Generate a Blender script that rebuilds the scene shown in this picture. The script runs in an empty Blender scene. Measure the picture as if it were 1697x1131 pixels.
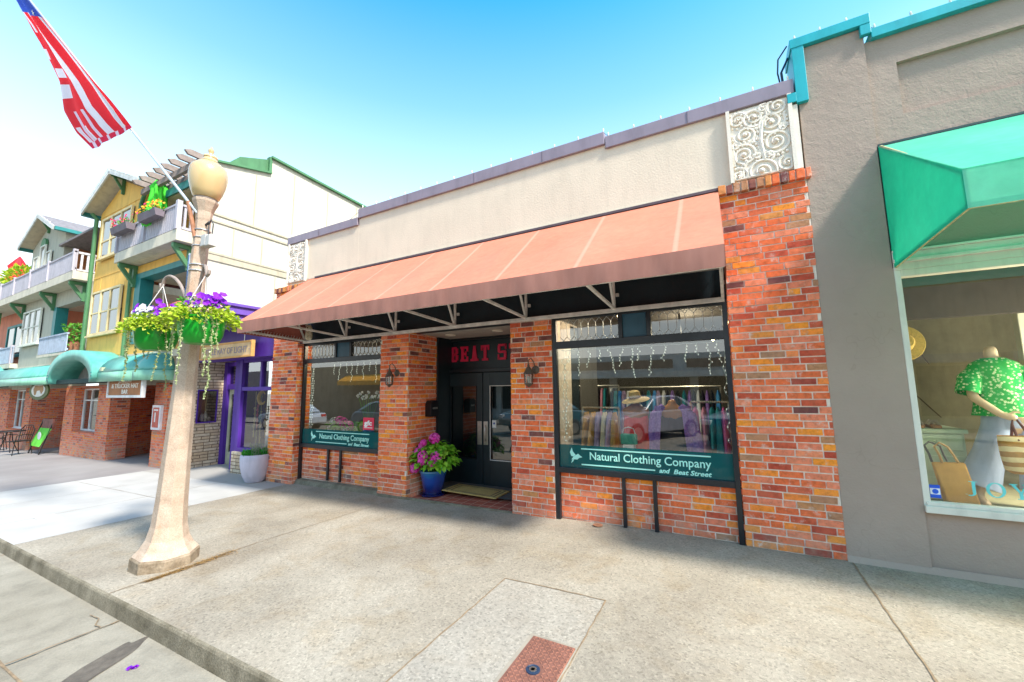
import bpy, bmesh, math, random
from mathutils import Vector, Matrix
C = bpy.context.scene
COL = C.collection
random.seed(11)
PI = math.pi

# ------------------------------------------------------------ camera
cam_d = bpy.data.cameras.new("camera")
cam = bpy.data.objects.new("camera", cam_d); COL.objects.link(cam)
C.camera = cam
cam_d.sensor_width = 36.0
cam_d.lens = 660.3 / 1697 * 36.0
cam_d.clip_end = 2000; cam_d.clip_start = 0.05
def cam_axes(y, p, r):
    f = Vector((math.sin(y)*math.cos(p), math.cos(y)*math.cos(p), math.sin(p)))
    r0 = Vector((math.cos(y), -math.sin(y), 0)); d0 = f.cross(r0)
    return math.cos(r)*r0 + math.sin(r)*d0, -math.sin(r)*r0 + math.cos(r)*d0, f
rx, dn, fw = cam_axes(math.radians(-28.149), math.radians(6.85), math.radians(0.698))
m = Matrix((( rx.x, -dn.x, -fw.x, 0.0), (rx.y, -dn.y, -fw.y, -4.69), (rx.z, -dn.z, -fw.z, 1.55), (0, 0, 0, 1)))
cam.matrix_world = m

# ------------------------------------------------------------ world and sun
SUND = Vector((-3.6, 1.0, -4.17)).normalized()
world = bpy.data.worlds.new("World"); C.world = world; world.use_nodes = True
wn = world.node_tree; wn.nodes.clear()
wo = wn.nodes.new("ShaderNodeOutputWorld"); bg = wn.nodes.new("ShaderNodeBackground")
sk = wn.nodes.new("ShaderNodeTexSky"); sk.sky_type = 'NISHITA'; sk.sun_disc = False
sk.sun_elevation = math.radians(48); sk.sun_rotation = math.radians(105.5)
sk.altitude = 0; sk.air_density = 1.0; sk.dust_density = 1.3; sk.ozone_density = 2.0
hs = wn.nodes.new("ShaderNodeHueSaturation"); hs.inputs['Saturation'].default_value = 1.65; hs.inputs['Value'].default_value = .85; hs.inputs['Hue'].default_value = .478
bg.inputs[1].default_value = 0.15
wn.links.new(sk.outputs[0], hs.inputs['Color']); 
tc = wn.nodes.new("ShaderNodeTexCoord"); sz = wn.nodes.new("ShaderNodeSeparateXYZ"); wn.links.new(tc.outputs['Generated'], sz.inputs[0])
hz_ = wn.nodes.new("ShaderNodeValToRGB"); wn.links.new(sz.outputs[2], hz_.inputs[0])
els = hz_.color_ramp.elements; els[0].position = .0; els[0].color = (1,1,1,1); els[1].position = .78; els[1].color = (0,0,0,1)
for p_, v_ in ((.28,.88),(.44,.54),(.60,.22)):
    e_ = els.new(p_); e_.color = (v_,v_,v_,1)
mxs = wn.nodes.new("ShaderNodeMix"); mxs.data_type = 'RGBA'; wn.links.new(hz_.outputs[0], mxs.inputs[0]); wn.links.new(hs.outputs[0], mxs.inputs[6]); mxs.inputs[7].default_value = (2.75,3.0,3.05,1)
wn.links.new(mxs.outputs[2], bg.inputs[0]); wn.links.new(bg.outputs[0], wo.inputs[0])
sd = bpy.data.lights.new("sun", 'SUN'); sd.energy = 2.0; sd.angle = math.radians(6); sd.color = (1, .95, .87)
so = bpy.data.objects.new("sun", sd); COL.objects.link(so)
so.rotation_euler = SUND.to_track_quat('-Z', 'Y').to_euler(); so.location = (20, -8, 25)
C.view_settings.view_transform = 'Standard'; C.view_settings.look = 'None'
C.view_settings.gamma = 1; C.view_settings.exposure = 1.9

# ------------------------------------------------------------ helpers
class MB:
    def __init__(s): s.v = []; s.f = []; s.a = []
    def add(s, vs, fs, a=None):
        b = len(s.v); s.v += [tuple(q) for q in vs]
        for f in fs:
            s.f.append([b+i for i in f]); s.a.append(a)
        return s
    def box(s, x0, x1, y0, y1, z0, z1, a=None):
        vs = [(x0,y0,z0),(x1,y0,z0),(x1,y1,z0),(x0,y1,z0),(x0,y0,z1),(x1,y0,z1),(x1,y1,z1),(x0,y1,z1)]
        return s.add(vs, [(0,3,2,1),(4,5,6,7),(0,1,5,4),(1,2,6,5),(2,3,7,6),(3,0,4,7)], a)
    def quad(s, *p): return s.add(p, [tuple(range(len(p)))])
    def bar(s, p, q, w, h=None, up=(0,0,1)):
        p = Vector(p); q = Vector(q); h = h or w
        d = (q-p).normalized(); u = Vector(up)
        if abs(d.dot(u)) > .98: u = Vector((0,1,0))
        a = d.cross(u).normalized()*w/2; b = a.cross(d).normalized()*h/2
        vs = [p-a-b, p+a-b, p+a+b, p-a+b, q-a-b, q+a-b, q+a+b, q-a+b]
        return s.add(vs, [(0,3,2,1),(4,5,6,7),(0,1,5,4),(1,2,6,5),(2,3,7,6),(3,0,4,7)])
    def tube(s, pts, r, n=8, cap=True, r1=None):
        pts = [Vector(p) for p in pts]; N = len(pts); b = len(s.v); fs = []
        u = None
        for i, p in enumerate(pts):
            d = (pts[min(i+1,N-1)]-pts[max(i-1,0)]).normalized()
            if u is None:
                u = d.orthogonal().normalized()
            u = (u - d*u.dot(d)).normalized(); w = d.cross(u)
            rr = r if r1 is None else r+(r1-r)*i/(N-1)
            if isinstance(r, (list,tuple)): rr = r[i]
            for k in range(n):
                t = 2*PI*k/n; s.v.append(tuple(p+u*math.cos(t)*rr+w*math.sin(t)*rr))
        for i in range(N-1):
            for k in range(n):
                s.f.append([b+i*n+k, b+i*n+(k+1)%n, b+(i+1)*n+(k+1)%n, b+(i+1)*n+k]); s.a.append(None)
        if cap:
            s.f.append([b+k for k in range(n)][::-1]); s.a.append(None)
            s.f.append([b+(N-1)*n+k for k in range(n)]); s.a.append(None)
        return s
    def lathe(s, prof, c=(0,0,0), n=24, sx=1, sy=1, rot=0, fn=None):
        b = len(s.v); N = len(prof)
        for r, z in prof:
            for k in range(n):
                t = 2*PI*k/n+rot; q = r if fn is None else fn(r, z, t)
                s.v.append((c[0]+q*math.cos(t)*sx, c[1]+q*math.sin(t)*sy, c[2]+z))
        for i in range(N-1):
            for k in range(n):
                s.f.append([b+i*n+k, b+i*n+(k+1)%n, b+(i+1)*n+(k+1)%n, b+(i+1)*n+k]); s.a.append(None)
        s.f.append([b+k for k in range(n)][::-1]); s.a.append(None)
        s.f.append([b+(N-1)*n+k for k in range(n)]); s.a.append(None)
        return s
    def prism(s, poly, axis, t0, t1):
        n = len(poly)
        def P(u, w, t): return {'x': (t,u,w), 'y': (u,t,w), 'z': (u,w,t)}[axis]
        vs = [P(u,w,t0) for u,w in poly]+[P(u,w,t1) for u,w in poly]
        fs = [tuple(range(n))[::-1], tuple(range(n,2*n))]+[(i,(i+1)%n,n+(i+1)%n,n+i) for i in range(n)]
        return s.add(vs, fs)
    def ball(s, c, r, n=8, m=6, sz=1):
        return s.lathe([(r*math.sin(PI*i/m)+1e-5, -r*sz*math.cos(PI*i/m)) for i in range(m+1)], c, n)
    def build(s, name, mat, parent=None, smooth=False, bevel=0, recalc=True):
        me = bpy.data.meshes.new(name); me.from_pydata(s.v, [], s.f)
        me.materials.append(mat)
        if any(x is not None for x in s.a):
            at = me.color_attributes.new("rnd", 'FLOAT_COLOR', 'CORNER')
            k = 0
            for i, f in enumerate(s.f):
                v = s.a[i] or 0.0
                for _ in f: at.data[k].color = (v, v, v, 1); k += 1
        if recalc:
            bm = bmesh.new(); bm.from_mesh(me); bmesh.ops.recalc_face_normals(bm, faces=bm.faces); bm.to_mesh(me); bm.free()
        o = bpy.data.objects.new(name, me); COL.objects.link(o)
        if parent is not None: put(o, parent)
        if smooth:
            for p in me.polygons: p.use_smooth = True
            if smooth != 'all':
                try: me.set_sharp_from_angle(angle=math.radians(40))
                except Exception: pass
        if bevel:
            b = o.modifiers.new("bevel", 'BEVEL'); b.width = bevel; b.segments = 2; b.limit_method = 'ANGLE'; b.angle_limit = math.radians(40)
        return o
def worldloc(p):
    v = Vector((0,0,0))
    while p is not None: v += Vector(p.location); p = p.parent
    return v
def put(o, parent):
    o.parent = parent; o.location = Vector(o.location) - worldloc(parent)
def thing(name, label, cat, loc=(0,0,0), group=None):
    o = bpy.data.objects.new(name, None); COL.objects.link(o); o.location = loc
    o.empty_display_size = .1
    o['label'] = label; o['category'] = cat
    if group: o['group'] = group
    return o
def tag(o, label, cat, group=None):
    o['label'] = label; o['category'] = cat
    if group: o['group'] = group
    return o
def struct(o, kind='structure'): o['kind'] = kind; return o
def copy_tree(o, parent=None, loc=None):
    c = o.copy(); COL.objects.link(c); c.parent = parent
    if loc is not None: c.location = loc
    for ch in list(o.children): copy_tree(ch, c)
    return c
def mirror_like(o): return o

# ------------------------------------------------------------ materials
def nodes(name):
    m = bpy.data.materials.new(name); m.use_nodes = True
    nt = m.node_tree; return m, nt, nt.nodes["Principled BSDF"]
def N(nt, t, **k):
    n = nt.nodes.new(t)
    for a, b in k.items(): setattr(n, a, b)
    return n
def math_(nt, op, a, b=None, c=None):
    n = N(nt, "ShaderNodeMath", operation=op)
    for i, x in enumerate((a, b, c)):
        if x is None: continue
        if isinstance(x, (int, float)): n.inputs[i].default_value = x
        else: nt.links.new(x, n.inputs[i])
    return n.outputs[0]
def pos(nt):
    return N(nt, "ShaderNodeNewGeometry").outputs['Position']
def noise(nt, vec, scale, detail=4, rough=.55, dist=0):
    n = N(nt, "ShaderNodeTexNoise"); n.inputs['Scale'].default_value = scale
    n.inputs['Detail'].default_value = detail; n.inputs['Roughness'].default_value = rough
    n.inputs['Distortion'].default_value = dist
    nt.links.new(vec, n.inputs['Vector']); return n.outputs['Fac']
def ramp(nt, fac, stops, interp='LINEAR'):
    r = N(nt, "ShaderNodeValToRGB"); cr = r.color_ramp; cr.interpolation = interp
    while len(cr.elements) < len(stops): cr.elements.new(.5)
    for e, (p, c) in zip(cr.elements, stops):
        e.position = p; e.color = (c[0], c[1], c[2], 1) if hasattr(c, '__len__') else (c, c, c, 1)
    nt.links.new(fac, r.inputs[0]); return r.outputs[0]
def mix(nt, fac, a, b, mode='MIX'):
    n = N(nt, "ShaderNodeMix", data_type='RGBA', blend_type=mode)
    for i, x in ((0, fac), (6, a), (7, b)):
        if isinstance(x, (int, float)): n.inputs[i].default_value = x
        elif isinstance(x, tuple): n.inputs[i].default_value = (x[0], x[1], x[2], 1)
        else: nt.links.new(x, n.inputs[i])
    return n.outputs[2]
def bump(nt, b, h, strength=.3, dist=.01, prev=None):
    n = N(nt, "ShaderNodeBump"); n.inputs['Strength'].default_value = strength; n.inputs['Distance'].default_value = dist
    nt.links.new(h, n.inputs['Height'])
    if prev is not None: nt.links.new(prev, n.inputs['Normal'])
    nt.links.new(n.outputs[0], b.inputs['Normal']); return n.outputs[0]
def M(name, col, rough=.7, var=.12, scale=5, bmp=0, bscale=50, metal=0, spec=.4, col2=None, fine=.0, stretch=None, grime=.10):
    m, nt, b = nodes(name); v = pos(nt)
    if stretch:
        mp = N(nt, "ShaderNodeMapping"); mp.inputs['Scale'].default_value = stretch; nt.links.new(v, mp.inputs[0]); v = mp.outputs[0]
    c1 = tuple(x*(1-var) for x in col); c2 = tuple(min(1, x*(1+var)) for x in col) if col2 is None else col2
    f = noise(nt, v, scale, 5)
    c = ramp(nt, f, [(.3, c1), (.7, c2)])
    if fine:
        f2 = noise(nt, v, bscale, 3)
        c = mix(nt, 1.0, c, ramp(nt, f2, [(.3, (1-fine,)*3), (.7, (1.0,)*3)]), 'MULTIPLY')
    if grime:
        mg = N(nt, "ShaderNodeMapping"); mg.inputs['Scale'].default_value = (1,1,.22); nt.links.new(pos(nt), mg.inputs[0])
        c = mix(nt, 1.0, c, ramp(nt, noise(nt, mg.outputs[0], 6, 6, .62), [(.34, 1-grime*1.6), (.52, 1.0), (.75, 1+grime*.3)]), 'MULTIPLY')
    nt.links.new(c, b.inputs['Base Color'])
    b.inputs['Roughness'].default_value = rough; b.inputs['Metallic'].default_value = metal
    b.inputs['Specular IOR Level'].default_value = spec
    if bmp: bump(nt, b, noise(nt, v, bscale, 4), bmp, .01)
    return m
def emis(name, col, st):
    m, nt, b = nodes(name); b.inputs['Base Color'].default_value = (*col, 1)
    b.inputs['Emission Color'].default_value = (*col, 1); b.inputs['Emission Strength'].default_value = st
    return m
def glass(name, refl=.25, tint=(1,1,1), wav=0.0):
    m = bpy.data.materials.new(name); m.use_nodes = True; nt = m.node_tree; nt.nodes.clear()
    o = N(nt, "ShaderNodeOutputMaterial"); t = N(nt, "ShaderNodeBsdfTransparent"); g = N(nt, "ShaderNodeBsdfGlossy")
    t.inputs[0].default_value = (*tint, 1); g.inputs['Roughness'].default_value = 0.0
    fr = N(nt, "ShaderNodeFresnel"); fr.inputs[0].default_value = 1.5
    fac = math_(nt, 'ADD', math_(nt, 'MULTIPLY', fr.outputs[0], 1.0), refl); fac = math_(nt, 'MINIMUM', fac, .95)
    mx = N(nt, "ShaderNodeMixShader"); nt.links.new(fac, mx.inputs[0]); nt.links.new(t.outputs[0], mx.inputs[1]); nt.links.new(g.outputs[0], mx.inputs[2])
    if wav:
        bn = N(nt, "ShaderNodeBump"); bn.inputs['Strength'].default_value = wav; bn.inputs['Distance'].default_value = .01
        nt.links.new(noise(nt, pos(nt), 2.2, 1), bn.inputs['Height']); nt.links.new(bn.outputs[0], g.inputs['Normal'])
    nt.links.new(mx.outputs[0], o.inputs[0]); return m

BRICK_STOPS = [(0, (.17,.06,.055)), (.03, (.17,.06,.055)), (.05, (.48,.075,.04)), (.17, (.58,.105,.05)), (.21, (.74,.15,.05)),
               (.50, (.80,.165,.055)), (.54, (.76,.21,.11)), (.77, (.82,.26,.135)), (.81, (.88,.24,.04)), (.945, (.92,.31,.035)), (.97, (.48,.22,.10)), (1, (.40,.21,.12))]
def brick_mat(name, proc=False, dull=0.0):
    m, nt, b = nodes(name); p = pos(nt)
    if proc:
        sx = N(nt, "ShaderNodeSeparateXYZ"); nt.links.new(p, sx.inputs[0])
        gn = N(nt, "ShaderNodeNewGeometry"); sn = N(nt, "ShaderNodeSeparateXYZ"); nt.links.new(gn.outputs['True Normal'], sn.inputs[0])
        side = math_(nt, 'GREATER_THAN', math_(nt, 'ABSOLUTE', sn.outputs[0]), .6)
        u = math_(nt, 'ADD', math_(nt, 'MULTIPLY', sx.outputs[0], math_(nt, 'SUBTRACT', 1, side)), math_(nt, 'MULTIPLY', sx.outputs[1], side))
        row = math_(nt, 'DIVIDE', sx.outputs[2], .0675); ri = math_(nt, 'FLOOR', row)
        uu = math_(nt, 'ADD', math_(nt, 'DIVIDE', u, .21), math_(nt, 'MULTIPLY', math_(nt, 'MODULO', math_(nt, 'ABSOLUTE', ri), 2), .5))
        ci = math_(nt, 'FLOOR', uu)
        cb = N(nt, "ShaderNodeCombineXYZ"); nt.links.new(ci, cb.inputs[0]); nt.links.new(ri, cb.inputs[1]); nt.links.new(side, cb.inputs[2])
        wn_ = N(nt, "ShaderNodeTexWhiteNoise"); nt.links.new(cb.outputs[0], wn_.inputs[0]); rnd = wn_.outputs['Value']
        fu = math_(nt, 'FRACT', uu); fv = math_(nt, 'FRACT', row)
        mk = math_(nt, 'MULTIPLY', math_(nt, 'GREATER_THAN', fu, .06), math_(nt, 'GREATER_THAN', fv, .17))
    else:
        at = N(nt, "ShaderNodeAttribute", attribute_name="rnd"); rnd = at.outputs['Fac']
    c = ramp(nt, rnd, BRICK_STOPS)
    if dull: c = mix(nt, dull, c, (.50,.15,.085))
    # kiln mottling inside each brick
    c = mix(nt, 1.0, c, ramp(nt, noise(nt, p, 22, 6, .65), [(.28, .62), (.5, 1.0), (.72, 1.25)]), 'MULTIPLY')
    c = mix(nt, ramp(nt, noise(nt, p, 5, 4), [(.45, 0.0), (.7, .25)]), c, (.76,.28,.15))
    sgz = N(nt, "ShaderNodeSeparateXYZ"); nt.links.new(p, sgz.inputs[0])
    low = math_(nt, 'MULTIPLY', ramp(nt, math_(nt, 'ADD', sgz.outputs[2], .35), [(.30, 1.0), (.62, 0.0)]), ramp(nt, noise(nt, p, 7, 5, .65), [(.40, 0.0), (.62, .7)]))
    c = mix(nt, low, c, (.40,.30,.22))
    # lime bloom
    w = ramp(nt, noise(nt, p, 9.0, 6, .7), [(.57, 0.0), (.68, .75)])
    w2 = math_(nt, 'MULTIPLY', w, ramp(nt, noise(nt, p, 70, 3), [(.35, .2), (.6, 1.0)]))
    if dull: w2 = math_(nt, 'MULTIPLY', w2, .5)
    c = mix(nt, w2, c, (.72,.60,.52))
    if proc:
        c = mix(nt, mk, (.42,.33,.28), c)
        bump(nt, b, mk, .5, .008)
    else:
        bump(nt, b, noise(nt, p, 90, 5), .5, .006)
    nt.links.new(c, b.inputs['Base Color']); b.inputs['Roughness'].default_value = .9; b.inputs['Specular IOR Level'].default_value = .2
    return m
mBrick = brick_mat("brick_faces"); mBrickP = brick_mat("brick_far", True, .35)
mMortar = M("mortar", (.80,.67,.55), .95, .18, 14, .5, 120)
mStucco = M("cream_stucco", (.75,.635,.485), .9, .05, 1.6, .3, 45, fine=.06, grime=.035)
mStuccoCap = M("pale_trim", (.80,.72,.60), .85, .06, 3, .2, 60)
mGray = M("taupe_stucco", (.37,.325,.29), .9, .08, 2.0, .9, 16, fine=.1)
def stucco_rough(name, col):
    m, nt, b = nodes(name); p = pos(nt)
    c = ramp(nt, noise(nt, p, 1.6, 6), [(.3, tuple(x*.93 for x in col)), (.7, tuple(x*1.06 for x in col))])
    # hairline cracks
    vo = N(nt, "ShaderNodeTexVoronoi", feature='DISTANCE_TO_EDGE'); vo.inputs['Scale'].default_value = .9
    ad = N(nt, "ShaderNodeVectorMath", operation='ADD'); nz = N(nt, "ShaderNodeTexNoise"); nz.inputs['Scale'].default_value = 3
    nt.links.new(p, nz.inputs['Vector']); nt.links.new(p, ad.inputs[0]); nt.links.new(nz.outputs['Color'], ad.inputs[1]); nt.links.new(ad.outputs[0], vo.inputs['Vector'])
    cr = ramp(nt, vo.outputs['Distance'], [(0, .90), (.004, 1.0)])
    c = mix(nt, 1.0, c, cr, 'MULTIPLY')
    nt.links.new(c, b.inputs['Base Color']); b.inputs['Roughness'].default_value = .92; b.inputs['Specular IOR Level'].default_value = .2
    n1 = bump(nt, b, noise(nt, p, 11, 6, .62, .35), .38, .02)
    bump(nt, b, noise(nt, p, 60, 4), .35, .008, n1)
    return m
mGray = stucco_rough("taupe_stucco_rough", (.385,.30,.24))
mCoping = M("mauve_metal", (.27,.22,.26), .45, .08, 3, .05, 8, spec=.5)
mBlackFrame = M("black_frame", (.012,.014,.018), .35, .2, 6, .1, 40, spec=.5)
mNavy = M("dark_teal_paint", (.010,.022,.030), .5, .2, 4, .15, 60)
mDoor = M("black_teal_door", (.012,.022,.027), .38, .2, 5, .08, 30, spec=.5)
mBluePanel = M("slate_blue_panel", (.035,.10,.15), .45, .15, 4)
mWhiteMetal = M("weathered_white_metal", (.70,.67,.63), .5, .18, 9, .1, 60, spec=.4)
mRust = M("rusty_steel", (.33,.15,.08), .8, .3, 14, .3, 80)
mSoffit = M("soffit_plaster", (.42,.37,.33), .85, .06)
mTile = None
mGlassBig = glass("shop_glass", .17, (.78,.93,.92), .02)
mGlassDark = glass("dark_glass", .14, (.6,.66,.66), .03)
mLead = M("lead_came", (.45,.44,.42), .4, .1, 8, metal=.6)
mSteel = M("brushed_steel", (.62,.58,.52), .32, .1, 30, metal=.9)
mMint = M("mint_vinyl", (.42,.86,.74), .5, .03)
def film(name, col, alpha):
    m = bpy.data.materials.new(name); m.use_nodes = True; nt = m.node_tree; nt.nodes.clear()
    o = N(nt, "ShaderNodeOutputMaterial"); t = N(nt, "ShaderNodeBsdfTransparent"); d = N(nt, "ShaderNodeBsdfDiffuse"); d.inputs[0].default_value = (*col, 1)
    mx = N(nt, "ShaderNodeMixShader"); mx.inputs[0].default_value = alpha; nt.links.new(t.outputs[0], mx.inputs[1]); nt.links.new(d.outputs[0], mx.inputs[2]); nt.links.new(mx.outputs[0], o.inputs[0]); return m
mFilm = film("green_window_film", (.012,.10,.10), .88)

def gz(x): return 0.02*(x+1) if x < -1 else 0.0

# ------------------------------------------------------------ ground
def concrete(name, zones=True):
    m, nt, b = nodes(name); p = pos(nt)
    sx = N(nt, "ShaderNodeSeparateXYZ"); nt.links.new(p, sx.inputs[0]); X, Y = sx.outputs[0], sx.outputs[1]
    base = ramp(nt, noise(nt, p, 1.1, 6, .6), [(.25, (.26,.22,.165)), (.5, (.32,.28,.215)), (.75, (.37,.33,.26))])
    # exposed aggregate
    vo = N(nt, "ShaderNodeTexVoronoi"); vo.inputs['Scale'].default_value = 75; nt.links.new(p, vo.inputs['Vector'])
    sp = N(nt, "ShaderNodeSeparateColor"); nt.links.new(vo.outputs['Color'], sp.inputs[0])
    ag = ramp(nt, sp.outputs[0], [(0, .66), (.2, .90), (.6, 1.0), (.93, 1.12), (1, 1.28)])
    c = mix(nt, .85, base, ag, 'MULTIPLY')
    c = mix(nt, 1.0, c, ramp(nt, noise(nt, p, 160, 2), [(.3, .82), (.7, 1.1)]), 'MULTIPLY')
    st = ramp(nt, noise(nt, p, 2.4, 5, .65, .6), [(.50, 0.0), (.68, .5)])
    c = mix(nt, st, c, mix(nt, 1.0, c, (.84,.74,.60), 'MULTIPLY'))
    vg = N(nt, "ShaderNodeTexVoronoi"); vg.inputs['Scale'].default_value = 2.3; nt.links.new(p, vg.inputs['Vector'])
    c = mix(nt, 1.0, c, ramp(nt, vg.outputs['Distance'], [(0, .55), (.028, .62), (.036, 1.0)]), 'MULTIPLY')
    c = mix(nt, 1.0, c, ramp(nt, noise(nt, p, .55, 5, .6, .4), [(.36, .84), (.5, 1.0), (.66, 1.08)]), 'MULTIPLY')
    if zones:
        wob = math_(nt, 'MULTIPLY', math_(nt, 'SUBTRACT', noise(nt, p, 3, 3), .5), .06)
        xs = math_(nt, 'ADD', X, wob)
        slab = math_(nt, 'MULTIPLY', math_(nt, 'LESS_THAN', xs, -7.17), math_(nt, 'GREATER_THAN', xs, -11.9))
        smooth = ramp(nt, noise(nt, p, 1.4, 5), [(.3, (.37,.355,.325)), (.5, (.42,.405,.37)), (.7, (.46,.445,.41))])
        inn = math_(nt, 'LESS_THAN', Y, -.42)
        c = mix(nt, slab, c, mix(nt, inn, (.34,.32,.285), smooth))
        far = math_(nt, 'LESS_THAN', xs, -11.9)
        grey = ramp(nt, noise(nt, p, .8, 6), [(.3, (.22,.20,.19)), (.7, (.29,.27,.255))])
        c = mix(nt, far, c, grey)
        # patch with its own aggregate round the iron cover
        px = math_(nt, 'MULTIPLY', math_(nt, 'GREATER_THAN', X, -1.73), math_(nt, 'LESS_THAN', X, -.89))
        py = math_(nt, 'MULTIPLY', math_(nt, 'LESS_THAN', Y, -1.62), math_(nt, 'GREATER_THAN', Y, -3.2))
        pt = math_(nt, 'MULTIPLY', px, py)
        c = mix(nt, math_(nt, 'MULTIPLY', pt, .35), c, mix(nt, 1.0, (.34,.32,.28), ag, 'MULTIPLY'))
    nt.links.new(c, b.inputs['Base Color']); b.inputs['Roughness'].default_value = .93; b.inputs['Specular IOR Level'].default_value = .2
    n1 = bump(nt, b, sp.outputs[0], .12, .004)
    bump(nt, b, noise(nt, p, 30, 5), .15, .006, n1)
    return m
mWalk = concrete("pavement_concrete")
mJoint = M("joint_dirt", (.24,.17,.10), .95, .3, 30)
mKerb = M("kerb_concrete", (.20,.165,.10), .95, .3, 5, .4, 90, col2=(.33,.285,.20), fine=.45)
mRoad = M("road_surface", (.25,.215,.155), .95, .12, 1.5, .5, 90, col2=(.32,.28,.21), fine=.25)
mGutter = M("gutter_concrete", (.26,.23,.17), .93, .12, 2, .3, 90, col2=(.34,.305,.235), fine=.2)
xs = [-60,-40,-30,-24,-20,-16,-12,-9,-7,-5,-3,-1,1,4,12,40]
def gzc(x): return gz(max(x, -30))
def strip(name, mat, y0, y1, dz0, dz1, xr=xs):
    b = MB()
    for a, c in zip(xr[:-1], xr[1:]):
        b.quad((a,y0,gzc(a)+dz0), (c,y0,gzc(c)+dz0), (c,y1,gzc(c)+dz1), (a,y1,gzc(a)+dz1))
    return b.build(name, mat, recalc=False)
o = strip("sidewalk", mWalk, -3.19, 6, 0, 0); struct(o)
kb = MB()
prof = [(-3.19,.0), (-3.205,-.006), (-3.212,-.018), (-3.225,-.115)]
for a, c in zip(xs[:-1], xs[1:]):
    for (ya, za), (yb, zb) in zip(prof[:-1], prof[1:]):
        kb.quad((a,yb,gzc(a)+zb), (c,yb,gzc(c)+zb), (c,ya,gzc(c)+za), (a,ya,gzc(a)+za))
o = kb.build("kerb", mKerb, recalc=False); struct(o)
o = strip("gutter_pan", mGutter, -3.78, -3.225, -.125, -.115); struct(o)
rd = MB()
xr2 = [-400,-60]+xs[1:-1]+[40,400]
for a, c in zip(xr2[:-1], xr2[1:]):
    rd.quad((a,-400,gzc(a)-.137), (c,-400,gzc(c)-.137), (c,-3.78,gzc(c)-.125), (a,-3.78,gzc(a)-.125))
    rd.quad((a,6,gzc(a)-.14), (c,6,gzc(c)-.14), (c,400,gzc(c)-.14), (a,400,gzc(a)-.14))
o = rd.build("road", mRoad, recalc=False); struct(o)
# joints and cracks: thin sunk lines laid 4 mm proud of nothing else
def line_strip(b, pts, w, dz=.004):
    for (x0,y0),(x1,y1) in zip(pts[:-1], pts[1:]):
        d = Vector((x1-x0,y1-y0,0)).normalized(); n = Vector((-d.y,d.x,0))
        w0 = w*random.uniform(.6,1.2)
        b.quad((x0-n.x*w0,y0-n.y*w0,gzc(x0)+dz),(x1-n.x*w0,y1-n.y*w0,gzc(x1)+dz),(x1+n.x*w0,y1+n.y*w0,gzc(x1)+dz),(x0+n.x*w0,y0+n.y*w0,gzc(x0)+dz))
def wobl(x0,y0,x1,y1,n,a):
    return [(x0+(x1-x0)*i/n+random.uniform(-a,a)*(0<i<n), y0+(y1-y0)*i/n+random.uniform(-a,a)*(0<i<n)) for i in range(n+1)]
jb = MB()
line_strip(jb, wobl(.865,-.03,.86,-3.19,40,.004), .007)
line_strip(jb, wobl(-4.56,-3.19,-4.6,-2.0,14,.008), .007)
line_strip(jb, wobl(-4.6,-2.0,-4.5,-.1,20,.004), .004)
line_strip(jb, wobl(-1.73,-1.62,-1.73,-3.19,20,.004), .005)
line_strip(jb, wobl(-1.73,-1.62,-.89,-1.62,14,.005), .005)
line_strip(jb, wobl(-.89,-1.62,-.89,-3.19,20,.004), .005)
line_strip(jb, wobl(-7.16,0,-7.17,-3.19,20,.004), .005)
for x in (-8.6,-10.2,-13.4,-16,-19,-22): line_strip(jb, wobl(x,-.3,x,-3.19,6,.002), .004)
line_strip(jb, wobl(-11.9,-1.5,-7.2,-1.5,20,.003), .003)
o = jb.build("pavement_joints", mJoint, recalc=False); struct(o)
gb = MB()
line_strip(gb, wobl(-30,-3.78,4,-3.78,120,.006), .008, -.120)
line_strip(gb, wobl(-4.22,-3.23,-4.22,-3.78,9,.012), .009, -.108)
line_strip(gb, wobl(-7.3,-3.23,-7.3,-3.78,6,.006), .006, -.108)
line_strip(gb, [(-4.55,-3.3),(-4.4,-3.29),(-4.3,-3.34),(-4.23,-3.33)], .006, -.106)
o = gb.build("gutter_joints", mJoint, recalc=False); struct(o)
# damp stain on the road
sb = MB(); n = 40; cx, cy = -3.6, -3.58
pts = []
for i in range(n):
    t = 2*PI*i/n; r = 1+.13*math.sin(3*t+1)+.05*math.sin(7*t)+random.uniform(-.02,.02)
    u, v = .40*r*math.cos(t), .085*r*math.sin(t)
    a = math.radians(-62); pts.append((cx+u*math.cos(a)-v*math.sin(a), cy+u*math.sin(a)+v*math.cos(a)))
sb.quad(*[(x,y,gzc(x)-.114) for x,y in pts])
for _ in range(14):
    x = cx+.25+random.uniform(-.35,.1); y = cy-.35+random.uniform(-.2,.2); r = random.uniform(.012,.035)
    sb.quad(*[(x+r*1.6*math.cos(2*PI*i/8), y+r*.7*math.sin(2*PI*i/8), gzc(x)-.112) for i in range(8)])
o = sb.build("damp_stain", M("damp_stain", (.11,.09,.07), .6, .2, 20, .3, 90, col2=(.15,.125,.095)), recalc=False); struct(o)
# dry grass sprouting in the joint by the lamp base
gr = MB()
for _ in range(900):
    t = random.random()**.8; x = -4.56+random.gauss(0,.032)*(1.2-t)+.03*t; y = -2.2-.75*t
    a = random.uniform(0,2*PI); L = random.uniform(.03,.12); bx, by = math.cos(a)*L*.5, -abs(math.sin(a))*L
    z = gz(x)+.004; w = .0022
    gr.quad((x-w,y,z),(x+w,y,z),(x+bx+w*.3,y+by,z+L*random.uniform(.1,.6)))
o = gr.build("dry_grass", M("straw", (.50,.30,.09), .9, .2, 40), recalc=False); struct(o, 'stuff'); tag(o, "dry straw-coloured grass growing in the pavement crack by the lamp base", "grass")

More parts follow.
